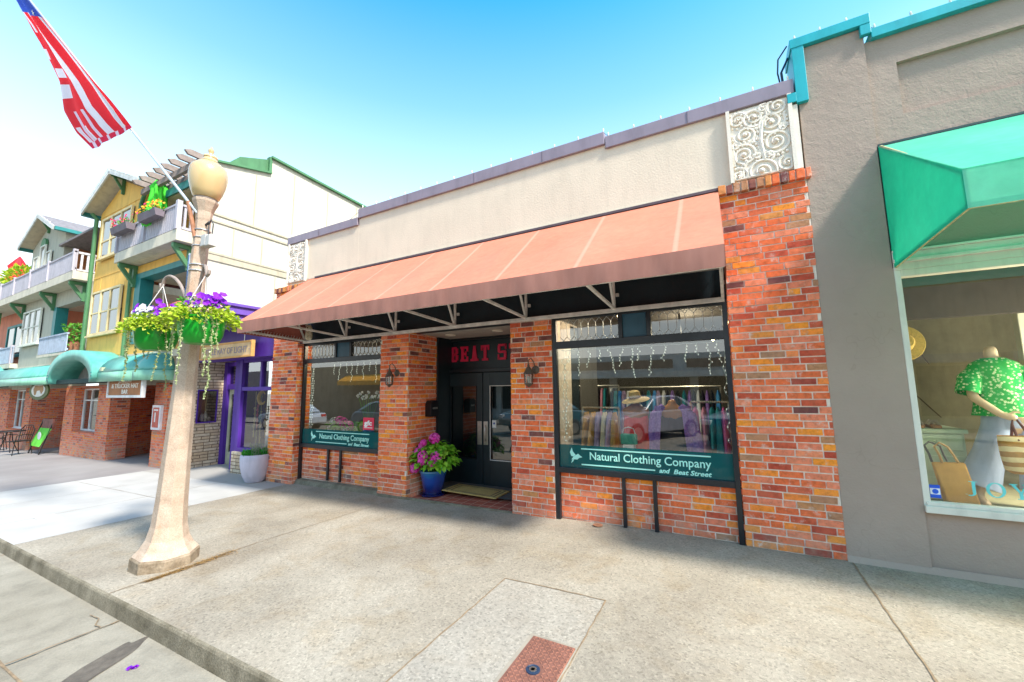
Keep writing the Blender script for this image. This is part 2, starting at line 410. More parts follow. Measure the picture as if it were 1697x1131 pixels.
def canvas(name, c1, c2, trans=.45, extra=None):
    m, nt, b = nodes(name); p = pos(nt)
    c = ramp(nt, noise(nt, p, 1.6, 5), [(.3, c1), (.7, c2)])
    c = mix(nt, 1.0, c, ramp(nt, noise(nt, p, 14, 4), [(.35, .94), (.7, 1.03)]), 'MULTIPLY')
    nt.links.new(c, b.inputs['Base Color']); b.inputs['Roughness'].default_value = .8; b.inputs['Specular IOR Level'].default_value = .25
    n1 = bump(nt, b, noise(nt, p, 4.5, 3, .5, .3), .35, .03); bump(nt, b, noise(nt, p, 260, 2), .25, .002, n1)
    t = N(nt, "ShaderNodeBsdfTranslucent"); nt.links.new(c, t.inputs[0]); ms = N(nt, "ShaderNodeMixShader"); ms.inputs[0].default_value = trans
    nt.links.new(b.outputs[0], ms.inputs[1]); nt.links.new(t.outputs[0], ms.inputs[2]); nt.links.new(ms.outputs[0], nt.nodes["Material Output"].inputs[0]); return m
# ------------------------------------------------------------ the brick clothing shop
shop = thing("clothing_shop", "cream stucco shop with brick pillars, mauve parapet and two black-framed windows", "building", (-3.3, 0, 0))
def bricks(mb, mor, axis, plane, u0, u1, z0, z1, face=-1, out=.006, taper=0):
    """face -1: brick faces look towards -axis. axis 'y': u is x; axis 'x': u is y"""
    L, H, J = .205, .0675, .0125
    def P(u, t, z):
        return (u, t, z) if axis == 'y' else (t, u, z)
    mor.add([P(u0+.004,plane,z0),P(u1-.004,plane,z0),P(u1-.004,plane,z1),P(u0+.004,plane,z1)], [(0,1,2,3)])
    r0 = int(math.floor(z0/H)); r1 = int(math.ceil(z1/H))
    for r in range(r0, r1):
        a = max(z0, r*H+J/2); c = min(z1, (r+1)*H-J/2)
        if c-a < .012: continue
        off = (r % 2)*.5*L + .03*math.sin(r*1.7)
        cur = off+(math.floor((u0-off)/L)-1)*L+random.uniform(-.012,.012)
        while True:
            ln = L*random.uniform(.93,1.06) if random.random() > .09 else L*.52
            ua = cur+J/2; ub = cur+ln-J/2; cur += ln
            if ua > u1: break
            ua = max(ua, u0); ub = min(ub, u1)
            if ub-ua < .025: continue
            o = face*(out+random.uniform(-.003,.004)); j = lambda s=.0022: random.uniform(-s,s)
            sl = random.uniform(-.0022,.0022)
            f = [P(ua+j(),plane+o,a+j()-sl),P(ub+j(),plane+o,a+j()+sl),P(ub+j(),plane+o,c+j()+sl),P(ua+j(),plane+o,c+j()-sl)]
            e = .0005
            g = [P(ua-e,plane,a-e),P(ub+e,plane,a-e),P(ub+e,plane,c+e),P(ua-e,plane,c+e)]
            mb.add(f+g, [(0,1,2,3),(0,4,5,1),(1,5,6,2),(2,6,7,3),(3,7,4,0)], random.random())
def brick_part(name, faces, parent, solid):
    """faces: list of (axis, plane, u0, u1, z0, z1, face). solid: mortar core box"""
    mb, mor = MB(), MB()
    for f in faces: bricks(mb, mor, *f)
    x0,x1,y0,y1,z0,z1 = solid
    o = mb.build(name, mBrick, parent, recalc=False)
    # fix winding by face direction
    mor.box(x0,x1,y0,y1,z0,z1)
    c = mor.build("mortar_core", mMortar, o)
    return o
# pillars (front faces at y = 0)
brick_part("brick_pillar", [('y',0,.062,.835,-.02,3.59,-1), ('x',.062,0,.3,-.02,3.59,-1)], shop, (.064,.833,.002,.3,-.02,3.59))
brick_part("brick_pillar", [('y',0,-2.53,-1.935,-.05,2.46,-1), ('x',-2.53,0,.7,-.05,2.46,-1)], shop, (-2.528,-1.937,.002,.7,-.05,2.46))
brick_part("brick_pillar", [('y',0,-4.93,-4.34,-.12,2.46,-1), ('x',-4.34,0,.68,-.12,2.46,1)], shop, (-4.928,-4.342,.002,.68,-.12,2.46))
brick_part("brick_pillar", [('y',0,-7.86,-7.10,-.2,3.50,-1), ('x',-7.10,0,.3,-.2,2.46,1)], shop, (-7.858,-7.102,.002,.3,-.2,3.50))
# aprons under the windows
brick_part("brick_apron", [('y',.055,-1.935,.062,-.04,.545,-1)], shop, (-1.935,.062,.057,.3,-.04,.545))
brick_part("brick_apron", [('y',.17,-7.10,-4.93,-.02,.535,-1)], shop, (-7.10,-4.93,.172,.4,-.2,.535))
# soldier caps on the outer pillars
def cap(x0, x1, z):
    mb = MB(); x = x0; mc = MB()
    while x < x1-.02:
        w = random.uniform(.055,.075)
        mb.box(x+.004, min(x+w,x1), -.055+random.uniform(-.006,.006), .05, z+random.uniform(-.006,.004), z+.098+random.uniform(-.006,.006), random.choice([.02,.03,.3,.5,.97,.98,.7,.96])); x += w+.005
    o = mb.build("pillar_cap", mBrick, shop, bevel=.006)
    mc.box(x0+.01,x1-.01,-.04,.05,z+.004,z+.09); mc.build("mortar_core", mMortar, o)
cap(.05, .865, 3.585); cap(-7.87, -6.9, 3.50)
# concrete wedge footing on the low side
wb = MB()
wb.add([(-7.10,.165,gz(-7.1)-.05),(-4.93,.165,gz(-4.93)-.05),(-4.93,-.02,gz(-4.93)-.05),(-7.10,.02,gz(-7.1)-.05),
        (-7.10,.165,-.035),(-4.93,.165,-.012),(-4.93,.06,-.03),(-7.10,.09,-.05)], [(0,3,2,1),(4,5,6,7),(0,1,5,4),(1,2,6,5),(2,3,7,6),(3,0,4,7)])
wb.add([(-4.93,.02,gz(-4.93)-.05),(-2.53,.02,gz(-2.53)-.05),(-2.53,-.03,gz(-2.53)-.05),(-4.93,-.05,gz(-4.93)-.05),
        (-4.93,.0,-.035),(-2.53,.03,-.014),(-2.53,-.01,-.02),(-4.93,-.012,-.04)], [(0,3,2,1),(4,5,6,7),(0,1,5,4),(1,2,6,5),(2,3,7,6),(3,0,4,7)])
wb.build("footing", mKerb, shop, bevel=.01)
# upper stucco wall with its stepped parapet
ub = MB()
ub.box(-7.09,-5.55,0.035,.25,2.9,3.6); ub.box(-5.55,.055,0.034,.25,2.9,3.6); ub.box(-7.52,-5.55,0,.25,3.6,4.46); ub.box(-5.55,-1.15,0.001,.25,3.6,4.60); ub.box(-1.15,.81,0,.25,3.6,4.52)
ub.build("upper_wall", mStucco, shop)
eb = MB(); eb.box(-6.92,.20,-.014,0,3.66,3.70); eb.box(-7.55,.815,.25,.26,2.9,4.4)
eb.build("wall_trim", mStucco, shop)
cb = MB()
cb.box(-7.56,-5.56,-.035,.29,4.455,4.60); cb.box(-5.545,-1.150,-.036,.29,4.575,4.74); cb.box(-1.140,.80,-.034,.29,4.515,4.67)
cb.build("parapet_cap", mCoping, shop, bevel=.006)
mSeam = M("seam_shadow",(.16,.13,.16),.6)
for x in (-6.6,-4.4,-3.1,-2.0,-.2): seam = MB(); seam.box(x,x+.008,-.040,-.034,4.58 if -5.5<x<-1.2 else (4.46 if x<-5.5 else 4.52),4.735 if -5.5<x<-1.2 else (4.59 if x<-5.5 else 4.66)); seam.build("cap_seam", mSeam, shop)
# carved relief panels
def relief(x0, x1, z0, z1):
    b = MB(); b.box(x0,x1,-.02,0,z0,z1)
    w = x1-x0
    for a,c,d,e in ((x0-.035,x0,z0-.02,z1+.02),(x1,x1+.035,z0-.02,z1+.02)): b.box(a,c,-.05,0,d,e)
    o = b.build("relief_panel", mStuccoCap, shop)
    s = MB(); rn = random.Random(5)
    def spiral(cx, cz, R, turns, dirn, start, scal=True):
        pts = []; n = int(30*turns)
        for i in range(n+1):
            t = i/n; r = R*(1-.86*t); a = start+dirn*2*PI*turns*t
            pts.append((cx+r*math.cos(a), -.021-.010*t, cz+r*math.sin(a)))
        rs = [.018*w/.54*(1-.45*i/n) for i in range(n+1)]
        pts = [(min(x1-.012,max(x0+.012,q[0])),q[1],max(z0+.012,min(z1-.01,q[2]))) for q in pts]; s.tube(pts, rs, 6)
        s.ball((cx,-.04,cz), R*.16, 8, 5)
        if scal:
            k = max(8, int(R*130))
            for i in range(k):
                a = start+dirn*2*PI*.8*i/k
                if not (x0+.01 < cx+R*1.06*math.cos(a) < x1-.01 and z0+.01 < cz+R*1.06*math.sin(a) < z1-.01): continue
                s.ball((cx+R*1.06*math.cos(a), -.024, cz+R*1.06*math.sin(a)), R*.10+.004, 6, 4)
    H = z1-z0
    for fx,fz,R,tn,dr,st in ((.14,.86,.09,1.8,1,0),(.42,.84,.125,2.2,-1,1),(.83,.91,.10,1.8,1,2),(.25,.62,.115,2,1,3),(.70,.71,.135,2.2,-1,.5),
                             (.76,.43,.15,2.3,1,2.5),(.20,.34,.145,2.3,-1,4),(.48,.06,.19,2.6,1,1.2),(.08,.05,.10,1.6,-1,2),(.92,.10,.09,1.6,1,2),(.47,.52,.05,1.5,1,2),(.42,.30,.05,1.4,-1,2),(.62,.26,.055,1.4,1,5),(.90,.60,.05,1.4,1,0),(.08,.49,.045,1.3,1,1),(.60,.94,.05,1.3,1,1)):
        spiral(x0+fx*w, z0+fz*H, R*w/.54, tn, dr, st)
    s.tube([(x0+.55*w,-.02,z0+.2*H),(x0+.50*w,-.03,z0+.5*H),(x0+.56*w,-.02,z0+.75*H)], .02, 6)
    s.build("scroll_carving", mStuccoCap, o, smooth=True)
relief(.215,.735,3.71,4.49); relief(-7.47,-6.97,3.66,4.43)
eb = MB(); eb.box(.772,.815,-.03,0,3.70,4.38); eb.build("corner_trim", mStuccoCap, shop)

# dark fascia behind the awning, soffit, recess
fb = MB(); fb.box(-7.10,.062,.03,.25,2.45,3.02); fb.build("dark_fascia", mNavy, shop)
fb = MB(); fb.box(-7.10,.062,.015,.03,3.02,3.6); fb.tube([(-6.9,-.02,2.93),(.02,-.02,2.80)], .018, 6)
for x in (-5.9,-5.3,-3.9,-3.5,-1.9,-.95,-.55): fb.box(x,x+.03,-.02,.02,2.84,3.0)
fb.build("conduit_board", M("grey_board",(.30,.28,.26),.8,.2,4), shop)
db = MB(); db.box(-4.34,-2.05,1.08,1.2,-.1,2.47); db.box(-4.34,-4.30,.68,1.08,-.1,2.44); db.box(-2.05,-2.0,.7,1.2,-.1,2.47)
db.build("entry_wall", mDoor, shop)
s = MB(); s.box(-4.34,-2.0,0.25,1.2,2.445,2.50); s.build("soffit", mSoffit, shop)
dl = None
for i,(x,y) in enumerate(((-3.95,.55),(-3.05,.55))):
    r = MB(); r.lathe([(.085,0),(.085,-.012),(.065,-.014),(.06,.0)], (x,y,2.444), 20); o = r.build("downlight", mStuccoCap, shop, smooth=True)
    l = MB(); l.lathe([(.055,-.004),(.05,-.002)], (x,y,2.444), 16); l.build("bulb", M("frosted_bulb%d"%i,(.7,.66,.58),.4), o)
# doors
def frame_rect(b, x0,x1,z0,z1,y0,y1,w):
    b.box(x0,x0+w,y0,y1,z0,z1); b.box(x1-w,x1,y0,y1,z0,z1); b.box(x0+w,x1-w,y0,y1,z1-w,z1); b.box(x0+w,x1-w,y0,y1,z0,z0+w)
fr = MB(); fr.box(-4.50,-4.40,1.0,1.10,-.08,1.90); fr.box(-4.40,-2.06,1.0,1.10,1.84,1.90); fr.box(-2.85,-2.75,1.0,1.08,-.08,1.84)
fr.box(-4.34,-2.06,1.03,1.08,2.40,2.445); fr.build("door_frame", mBlackFrame, shop, bevel=.005)
for k,(x0,x1) in enumerate(((-4.385,-3.632),(-3.618,-2.865))):
    d = MB(); gx0, gx1, g0, g1 = x0+.10, x1-.11, .40, 1.61
    if k: gx0, gx1 = x0+.135, x1-.08
    yb0, yb1 = 1.02, 1.07
    d.box(x0,gx0,yb0,yb1,-.03,1.83); d.box(gx1,x1,yb0,yb1,-.03,1.83); d.box(gx0,gx1,yb0,yb1,g1,1.83); d.box(gx0,gx1,yb0,yb1,-.03,g0)
    o = d.build("door", mDoor, shop, bevel=.004)
    bd = MB(); frame_rect(bd, gx0,gx1,g0,g1,1.008,1.022,.012); bd.build("glazing_bead", mWhiteMetal if k else mBlackFrame, o)
    g = MB(); g.quad((gx0,1.045,g0),(gx1,1.045,g0),(gx1,1.045,g1),(gx0,1.045,g1)); g.build("pane", mGlassDark, o, recalc=False)
    p = MB()
    px = x1-.095 if k == 0 else x0+.012
    p.box(px,px+.083,1.010,1.02,.64,1.02); p.build("push_plate", mSteel, o, bevel=.003)
    if k:
        h = MB(); h.tube([(px+.045,1.01,.70),(px+.045,.975,.74),(px+.045,.97,.83),(px+.045,.975,.92),(px+.045,1.01,.96)], .010, 8); h.build("door_pull", mSteel, o, smooth=True)
        st = MB(); st.box(gx0+.03,gx0+.11,1.036,1.040,.92,1.04); st.build("notice_sticker", M("white_paper",(.75,.75,.74),.6), o)
        st = MB(); st.ball((gx0+.07,1.034,.99), .016, 8, 4); st.build("sticker_mark", M("blue_ink",(.05,.10,.40),.6), o)
    else:
        for z in (.25,.85,1.45): 
            h = MB(); h.box(x0-.012,x0+.006,1.005,1.02,z,z+.09); h.build("hinge", mSteel, o)
tb = MB(); tb.box(-4.34,-2.53,.99,1.10,-.085,-.035); tb.build("threshold", M("aluminium_sill",(.62,.60,.56),.5,metal=.3), shop, bevel=.004)
# slab-serif lettering over the door
def glyph(b, ch, x, z, w, h, y, t=.055):
    s = .038
    def R(a,c,d,e): b.box(x+a,x+c,y-.015-.0004*len(b.f)%.003,y,z+d,z+e)
    if ch == 'B':
        R(0,s+t*.6,0,s); R(0,s+t*.6,h-s,h); R(.02,.02+t,s,h-s); R(s+t*.6,w-.03,0,s); R(s+t*.6,w-.035,h-s,h); R(.02+t,w-.03,h/2-s/2,h/2+s/2)
        R(w-.05,w,s*.7,h/2-s*.3); R(w-.055,w-.006,h/2+s*.3,h-s*.7)
    elif ch == 'E':
        R(0,w,0,s); R(0,w,h-s,h); R(.02,.02+t,s,h-s); R(.02+t,w-.05,h/2-s/2,h/2+s/2); R(w-s,w,s,s+.05); R(w-s,w,h-s-.05,h-s); R(w-.06,w-.035,h/2-.045,h/2+.045)
    elif ch == 'A':
        b.prism([(x+.03,z+s),(x+.03+t*.8,z+s),(x+w*.53,z+h-.02),(x+w*.5,z+h),(x+w*.36,z+h)], 'y', y-.015, y)
        b.prism([(x+w-.03,z+s),(x+w-.03-t*1.1,z+s),(x+w*.40,z+h-.001),(x+w*.62,z+h)], 'y', y-.0155, y-.0005)
        R(0,.075,0,s); R(w-.09,w,0,s); R(.06,w-.06,h*.32,h*.32+s*.8)
    elif ch == 'T':
        R(0,w,h-s,h); R(w/2-t/2,w/2+t/2,s,h-s); R(w/2-.06,w/2+.06,0,s); R(0,s*.8,h-s-.05,h-s); R(w-s*.8,w,h-s-.05,h-s)
    elif ch == 'S':
        R(.01,w-.01,h-s,h); R(.01,w-.01,0,s); R(0,t*.9,h/2,h-s*.6); R(w-t*.9,w,s*.6,h/2); R(.01,w-.01,h/2-s/2,h/2+s/2); R(w-.028,w,h-s-.055,h); R(0,.028,0,s+.055)
    elif ch == 'R':
        glyph(b,'B',x,z,w,h,y); 
mCrim = M("crimson_letters",(.75,.02,.08),.5,.1,8); x = -4.33
for ch in "BEAT STREET":
    if ch == ' ': x += .12; continue
    lb = MB(); glyph(lb, ch, x, 2.035, .165, .265, 1.075); x += .215; lb.build("letter", mCrim, shop)
    if x > -2.3: break
# tiled entrance floor
tm, tnt, tbs = nodes("quarry_tile"); tp = pos(tnt)
bt = N(tnt, "ShaderNodeTexBrick"); bt.offset = 0.0; bt.inputs['Scale'].default_value = 1; bt.inputs['Brick Width'].default_value = .155; bt.inputs['Row Height'].default_value = .155
bt.inputs['Mortar Size'].default_value = .007; bt.inputs['Color1'].default_value = (.42,.10,.055,1); bt.inputs['Color2'].default_value = (.30,.065,.04,1); bt.inputs['Mortar'].default_value = (.60,.36,.26,1); bt.inputs['Bias'].default_value = 0
tnt.links.new(tp, bt.inputs['Vector']); tnt.links.new(mix(tnt,1.0,bt.outputs['Color'],ramp(tnt,noise(tnt,tp,12,5),[(.3,.8),(.7,1.15)]),'MULTIPLY'), tbs.inputs['Base Color']); tbs.inputs['Roughness'].default_value=.55
eb = MB(); eb.add([(-4.34,0.01,gz(-4.34)+.0),(-2.53,.01,gz(-2.53)+.004),(-2.0,.7,gz(-2.5)+.01),(-2.0,1.1,-.025),(-4.34,1.1,-.06)],[(0,1,2,3,4)])
eb.add([(-4.34,-.02,-.12),(-2.53,-.02,-.12),(-2.53,.01,gz(-2.53)+.004),(-4.34,.01,gz(-4.34))],[(0,1,2,3)])
o = eb.build("entrance_floor", tm, recalc=False); struct(o)

# ------------------------------------------------------------ windows
def text_mesh(body, size, x, y, z, mat, parent, name, wid=None, shear=0, bold=0, depth=.002, rot=None, ry=0):
    cu = bpy.data.curves.new(name, 'FONT'); cu.body = body; cu.size = size; cu.extrude = depth; cu.offset = bold; cu.shear = shear; cu.resolution_u = 3
    t = bpy.data.objects.new("tmp", cu); COL.objects.link(t); bpy.context.view_layer.update()
    me = bpy.data.meshes.new_from_object(t.evaluated_get(bpy.context.evaluated_depsgraph_get())); bpy.data.objects.remove(t)
    if wid:
        ws = [v.co.x for v in me.vertices]; w = max(ws)-min(ws); k = wid/w
        for v in me.vertices: v.co.x = (v.co.x-min(ws))*k
    M_ = rot or Matrix.Rotation(PI/2, 4, 'X')
    me.transform(Matrix.Translation((x,y,z)) @ M_)
    me.materials.clear(); me.materials.append(mat); me.name = name
    o = bpy.data.objects.new(name, me); COL.objects.link(o)
    if parent is not None: put(o, parent)
    return o
def shop_window(x0, x1, y, zs, zb, zh, zt, tr, posts, texts):
    f = MB(); w = .05
    yo, yi = y-.035, y+.03
    f.box(x0,x0+w,yo,yi,-.1 if x0>-3 else -.06,2.46); f.box(x1-w,x1,yo,yi,-.03,2.46)
    f.box(x0+w,x1-w,yo-.012,yi,zs,zb); f.box(x0+w,x1-w,yo,yi,zh,zt); f.box(x0+w,x1-w,yo,yi,2.41,2.46)
    for a,c in posts: f.box(a,c,yo-.004,yo+.03,-.02 if x0>-3 else 0.0,zs)
    f.box(tr[0][1],tr[0][1]+.05,yo,yi,zt,2.41); f.box(tr[1][0]-.05,tr[1][0],yo,yi,zt,2.41)
    o = f.build("window", mBlackFrame, shop, bevel=.004)
    p = MB(); p.box(tr[0][1]+.05,tr[1][0]-.05,y-.01,y+.01,zt,2.41); p.build("centre_panel", mBluePanel, o)
    g = MB(); g.quad((x0+w,y,zb),(x1-w,y,zb),(x1-w,y,zh),(x0+w,y,zh)); g.build("pane", mGlassBig, o, recalc=False)
    for a,c in tr:
        g = MB(); g.quad((a,y,zt),(c,y,zt),(c,y,2.41),(a,y,2.41)); g.build("transom_pane", mGlassDark, o, recalc=False)
        l = MB(); n = max(4, round((c-a)/.092)); W = (c-a)/n; za, zc = zt+.05, 2.41-.05; yy = y-.006
        for i in range(n+1):
            u = a+i*W
            if 0 < i < n: l.bar((u,yy,za+.01),(u,yy,zc-.01),.0055)
            if i < n:
                um = u+W/2
                for zz, zp, zq in ((za+.01, za-.045, za-.045),(zc-.01, zc+.045, zc+.045)):
                    l.bar((u,yy,zz),(um,yy,zp),.0055); l.bar((um,yy,zp),(u+W,yy,zz),.0055)
        l.build("leaded_came", mLead, o)
    b = MB(); b.quad((x0+w,y-.003,zb),(x1-w,y-.003,zb),(x1-w,y-.003,zb+.265),(x0+w,y-.003,zb+.265)); b.build("window_film", mFilm, o, recalc=False)
    tx0, tx1, zz = texts; W = tx1-tx0; yy = y-.006
    s = MB(); s.box(tx0,tx1,yy-.001,yy+.001,zb+.218,zb+.232); s.box(tx0,tx0+W*.6,yy-.001,yy+.001,zb+.035,zb+.049); s.build("film_stripe", mMint, o)
    text_mesh("Natural Clothing Company", .125, tx0+W*.075, yy, zb+.106, mMint, o, "film_lettering", W*.925, bold=.0012)
    text_mesh("and", .066, tx0+W*.63, yy, zb+.022, mMint, o, "film_lettering", W*.08, shear=.25, bold=.002)
    text_mesh("Beat Street", .068, tx0+W*.735, yy, zb+.020, mMint, o, "film_lettering", W*.265, shear=.25, bold=.0018)
    # bird emblem
    q = MB(); bx, bz = tx0-.085, zb+.13; k = 1.15
    q.prism([(bx-.035*k,bz-.035*k),(bx-.01*k,bz-.03*k),(bx+.03*k,bz-.03*k),(bx+.052*k,bz-.012*k),(bx+.085*k,bz-.004*k),(bx+.06*k,bz+.012*k),(bx+.04*k,bz+.03*k),(bx+.01*k,bz+.012*k),(bx-.015*k,bz-.004*k)], 'y', yy-.001, yy+.001)
    q.prism([(bx-.035*k,bz+.0*k),(bx-.05*k,bz+.04*k),(bx-.03*k,bz+.09*k),(bx-.018*k,bz+.05*k),(bx+.012*k,bz+.016*k),(bx-.012*k,bz+.0*k)], 'y', yy-.0015, yy+.0015)
    q.prism([(bx-.04*k,bz-.07*k),(bx-.025*k,bz-.035*k),(bx-.005*k,bz-.03*k),(bx-.02*k,bz-.055*k)], 'y', yy-.002, yy+.002)
    q.build("bird_emblem", mMint, o)
    return o
winR = shop_window(-1.925,.052,.035,.535,.60,2.045,2.135, ((-1.83,-1.09),(-.72,.0)), ((-1.125,-1.085),(-.79,-.75)), (-1.60,-.20,0))
winL = shop_window(-7.095,-4.945,.15,.53,.60,2.075,2.155, ((-6.98,-6.22),(-5.78,-5.0)), ((-6.30,-6.26),(-5.98,-5.94)), (-6.66,-5.30,0))
# small red sticker in left window
st = MB(); st.box(-5.45,-5.20,.140,.144,.90,1.10); so_ = st.build("red_sticker", M("red_sticker",(.72,.02,.07),.5), winL)
text_mesh("gfc", .11, -5.42, .136, .975, M("white_ink",(.85,.82,.80),.5), so_, "sticker_lettering", .18, bold=.004)
o = MB(); o.box(-5.42,-5.23,.135,.138,.93,.94); o.build("sticker_bar", bpy.data.materials["white_ink"], so_)

# ------------------------------------------------------------ the awning
fabm, fnt, fb_ = nodes("salmon_canvas"); fp = pos(fnt)
fc = ramp(fnt, noise(fnt, fp, 1.3, 5), [(.3, (.55,.155,.085)), (.7, (.62,.20,.115))])
fc = mix(fnt, 1.0, fc, ramp(fnt, noise(fnt, fp, 14, 4), [(.35, .93), (.7, 1.04)]), 'MULTIPLY')
sxx = N(fnt, "ShaderNodeSeparateXYZ"); fnt.links.new(fp, sxx.inputs[0])
ph = math_(fnt, 'ABSOLUTE', math_(fnt, 'SUBTRACT', math_(fnt, 'FRACT', math_(fnt, 'MULTIPLY', math_(fnt, 'ADD', sxx.outputs[0], 20), 1/.875)), .5))
seamf = ramp(fnt, ph, [(0.0, 1.0), (.018, .75), (.03, 0.0)])
fc = mix(fnt, math_(fnt, 'MULTIPLY', seamf, .55), fc, (.70,.32,.22))
fnt.links.new(fc, fb_.inputs['Base Color']); fb_.inputs['Roughness'].default_value = .85; fb_.inputs['Specular IOR Level'].default_value = .2
fb_.inputs['Sheen Weight'].default_value = .1
n1 = bump(fnt, fb_, noise(fnt, fp, 3.5, 3, .5, .3), .35, .03); bump(fnt, fb_, noise(fnt, fp, 260, 2), .25, .002, n1)
fc2 = mix(fnt, ramp(fnt, noise(fnt, fp, 2.2, 6, .65), [(.55, 0.0), (.8, .35)]), fc, (.42,.13,.09)); fnt.links.new(fc2, fb_.inputs['Base Color'])
mFab = fabm
mVal = M("shaded_valance", (.34,.15,.11), .88, .10, 3, .1, 200, col2=(.38,.175,.13), stretch=(3,3,.7), grime=.03)  # duller than the awning top: the valance's weaker light is painted into its colour
mFabIn = M("canvas_underside", (.34,.10,.055), .9, .1, 4)
XA, XB = -6.86, .055
YF, ZT, ZV, ZB = -1.2, 3.65, 2.675, 2.49
af = MB(); n = 60
# taut cloth with slight sag between rafters
rows = 8
def sag(x, t):
    return -.018*math.sin(PI*t)*(.5-.5*math.cos(2*PI*(x-XA)/1.152))
grid = []
for i in range(n+1):
    x = XA+(XB-XA)*i/n
    for j in range(rows+1):
        t = j/rows; grid.append((x, -.015+(YF+.015)*t, ZT+(ZV-ZT)*t+sag(x,t)))
fs = [(i*(rows+1)+j, i*(rows+1)+j+1, (i+1)*(rows+1)+j+1, (i+1)*(rows+1)+j) for i in range(n) for j in range(rows)]
af.add(grid, fs)
awn = af.build("awning", mFab, shop, smooth='all')
sm = awn.modifiers.new("thickness", 'SOLIDIFY'); sm.thickness = .006; sm.offset = -1; es = awn.modifiers.new("edges", 'EDGE_SPLIT'); es.split_angle = .5
v = MB(); pts = []
for i in range(n*2+1):
    x = XA+(XB-XA)*i/(n*2); yj = .004*math.sin(x*9)+.003*math.sin(x*23)
    pts += [(x,YF,ZV),(x,YF-.004+yj,(ZV+ZB)/2),(x,YF-.002+yj,ZB+.002*math.sin(x*40))]
v.add(pts, [(3*i+j,3*i+j+1,3*i+j+4,3*i+j+3) for i in range(n*2) for j in range(2)])
vo = v.build("valance", mVal, awn, smooth='all'); sm = vo.modifiers.new("thickness", 'SOLIDIFY'); sm.thickness = .005; es = vo.modifiers.new("edges", 'EDGE_SPLIT'); es.split_angle = .5
for x in (XA, XB):
    e = MB(); e.add([(x,-.015,ZT),(x,YF,ZV),(x,YF,ZB),(x,-.03,2.44)], [(0,1,2,3)])
    eo = e.build("awning_end", mFabIn if x > -1 else M("awning_end_cloth",(.40,.13,.10),.9), awn, recalc=False); sm = eo.modifiers.new("thickness", 'SOLIDIFY'); sm.thickness = .004; sm.offset = 0
# frame
f = MB()
f.box(XA+.01,XB-.02,-.075,-.02,2.43,2.475)
f.bar((XA+.01,YF+.03,ZB+.02),(XB-.01,YF+.03,ZB+.02),.03)
f.bar((XA+.01,YF+.03,ZV-.02),(XB-.01,YF+.03,ZV-.02),.03)
f.bar((XA+.01,-.03,ZT-.04),(XB-.01,-.03,ZT-.04),.03)
for i in range(7):
    x = [-6.80,-5.72,-4.58,-3.42,-2.27,-1.11,.02][i]
    f.bar((x,-.05,2.47),(x,YF+.04,ZB+.04),.03)
    f.bar((x,-.045,2.47),(x,-.045,ZT-.06),.028)
    f.bar((x,-.05,ZT-.06),(x,YF+.04,ZV-.04),.026)
    f.bar((x,-.06,2.48),(x,-.46,3.24),.026)
    f.bar((x,YF+.04,ZB+.03),(x,YF+.04,ZV-.03),.026)
    f.box(x+.014,x+.05,-.03,.0,2.62,2.66)
f.build("awning_frame", mWhiteMetal, awn, bevel=.003)
# lacing ties along the two ends
for x in (XA+.02, XB-.03):
    l = MB()
    for k in range(20 if x < -1 else 16):
        t = k/19; y = YF+.08+(abs(YF)-.2)*t; z0 = ZB-.01+(2.45-ZB)*t
        l.tube([(x,y,z0+.02),(x+.004,y+.02,z0+.06+.03*random.random()),(x,y+.03,z0+.09+.02*random.random())], .0045, 5)
    l.build("lacing_cord", mMint if False else mWhiteMetal, awn)
tl = MB(); tl.box(XA+.2,XB,-.035,-.005,ZT,ZT+.03); tl.build("awning_rail", M("rail_dark",(.10,.07,.08),.6), awn)
# barn-owl decoy on the beam end, left
ow = MB(); cx, cy, cz = -6.62, -.12, 2.475
ow.lathe([(.03,0),(.055,.02),(.065,.08),(.06,.13),(.045,.17),(.055,.20),(.052,.235),(.03,.262),(.005,.27)], (cx,cy,cz), 14)
for s_ in (-1,1): ow.lathe([(.014,0),(.008,.02),(.001,.035)], (cx+.03*s_,cy,cz+.25), 6)
oo = ow.build("decoy_owl", M("owl_feathers",(.50,.42,.26),.8,.3,40,.3,80,col2=(.78,.72,.55)), smooth=True); tag(oo, "small plastic owl perched on the awning frame at its left end", "owl decoy")
for s_ in (-1,1):
    e = MB(); e.ball((cx+.024*s_,cy-.046,cz+.215), .013, 8, 6); eo = e.build("eye", M("owl_eye%d"%s_,(.01,.01,.01),.2), oo, smooth=True)

# parapet bulbs
mBulb = M("clear_bulb", (.75,.72,.62), .25, .1, 30)
def bulb_string(name, pts, label, grp=None, sz=.022):
    t = thing(name, label, "string lights", pts[0], grp)
    b = MB()
    for p in pts:
        b.lathe([(.006,0),(.006,.012),(.009,.018),(.010*sz/.022,.03),(.008,.045),(.001,.055)], p, 6)
    b.build("bulb_row", mBulb, t, smooth=True)
    w = MB()
    for p,q in zip(pts[:-1], pts[1:]):
        mid = ((p[0]+q[0])/2,(p[1]+q[1])/2,(p[2]+q[2])/2-.004); w.tube([(p[0],p[1],p[2]+.003),mid,(q[0],q[1],q[2]+.003)], .003, 4)
    w.build("wire", M("wire_"+name,(.05,.05,.05),.6), t)
    return t
bulb_string("string_lights", [(-7.45+i*.335,-.02,4.60) for i in range(6)]+[(-5.45+i*.33,-.02,4.74) for i in range(14)]+[(-1.10+i*.31,-.02,4.67) for i in range(7)], "string of tiny bulbs along the mauve parapet of the cream shop")

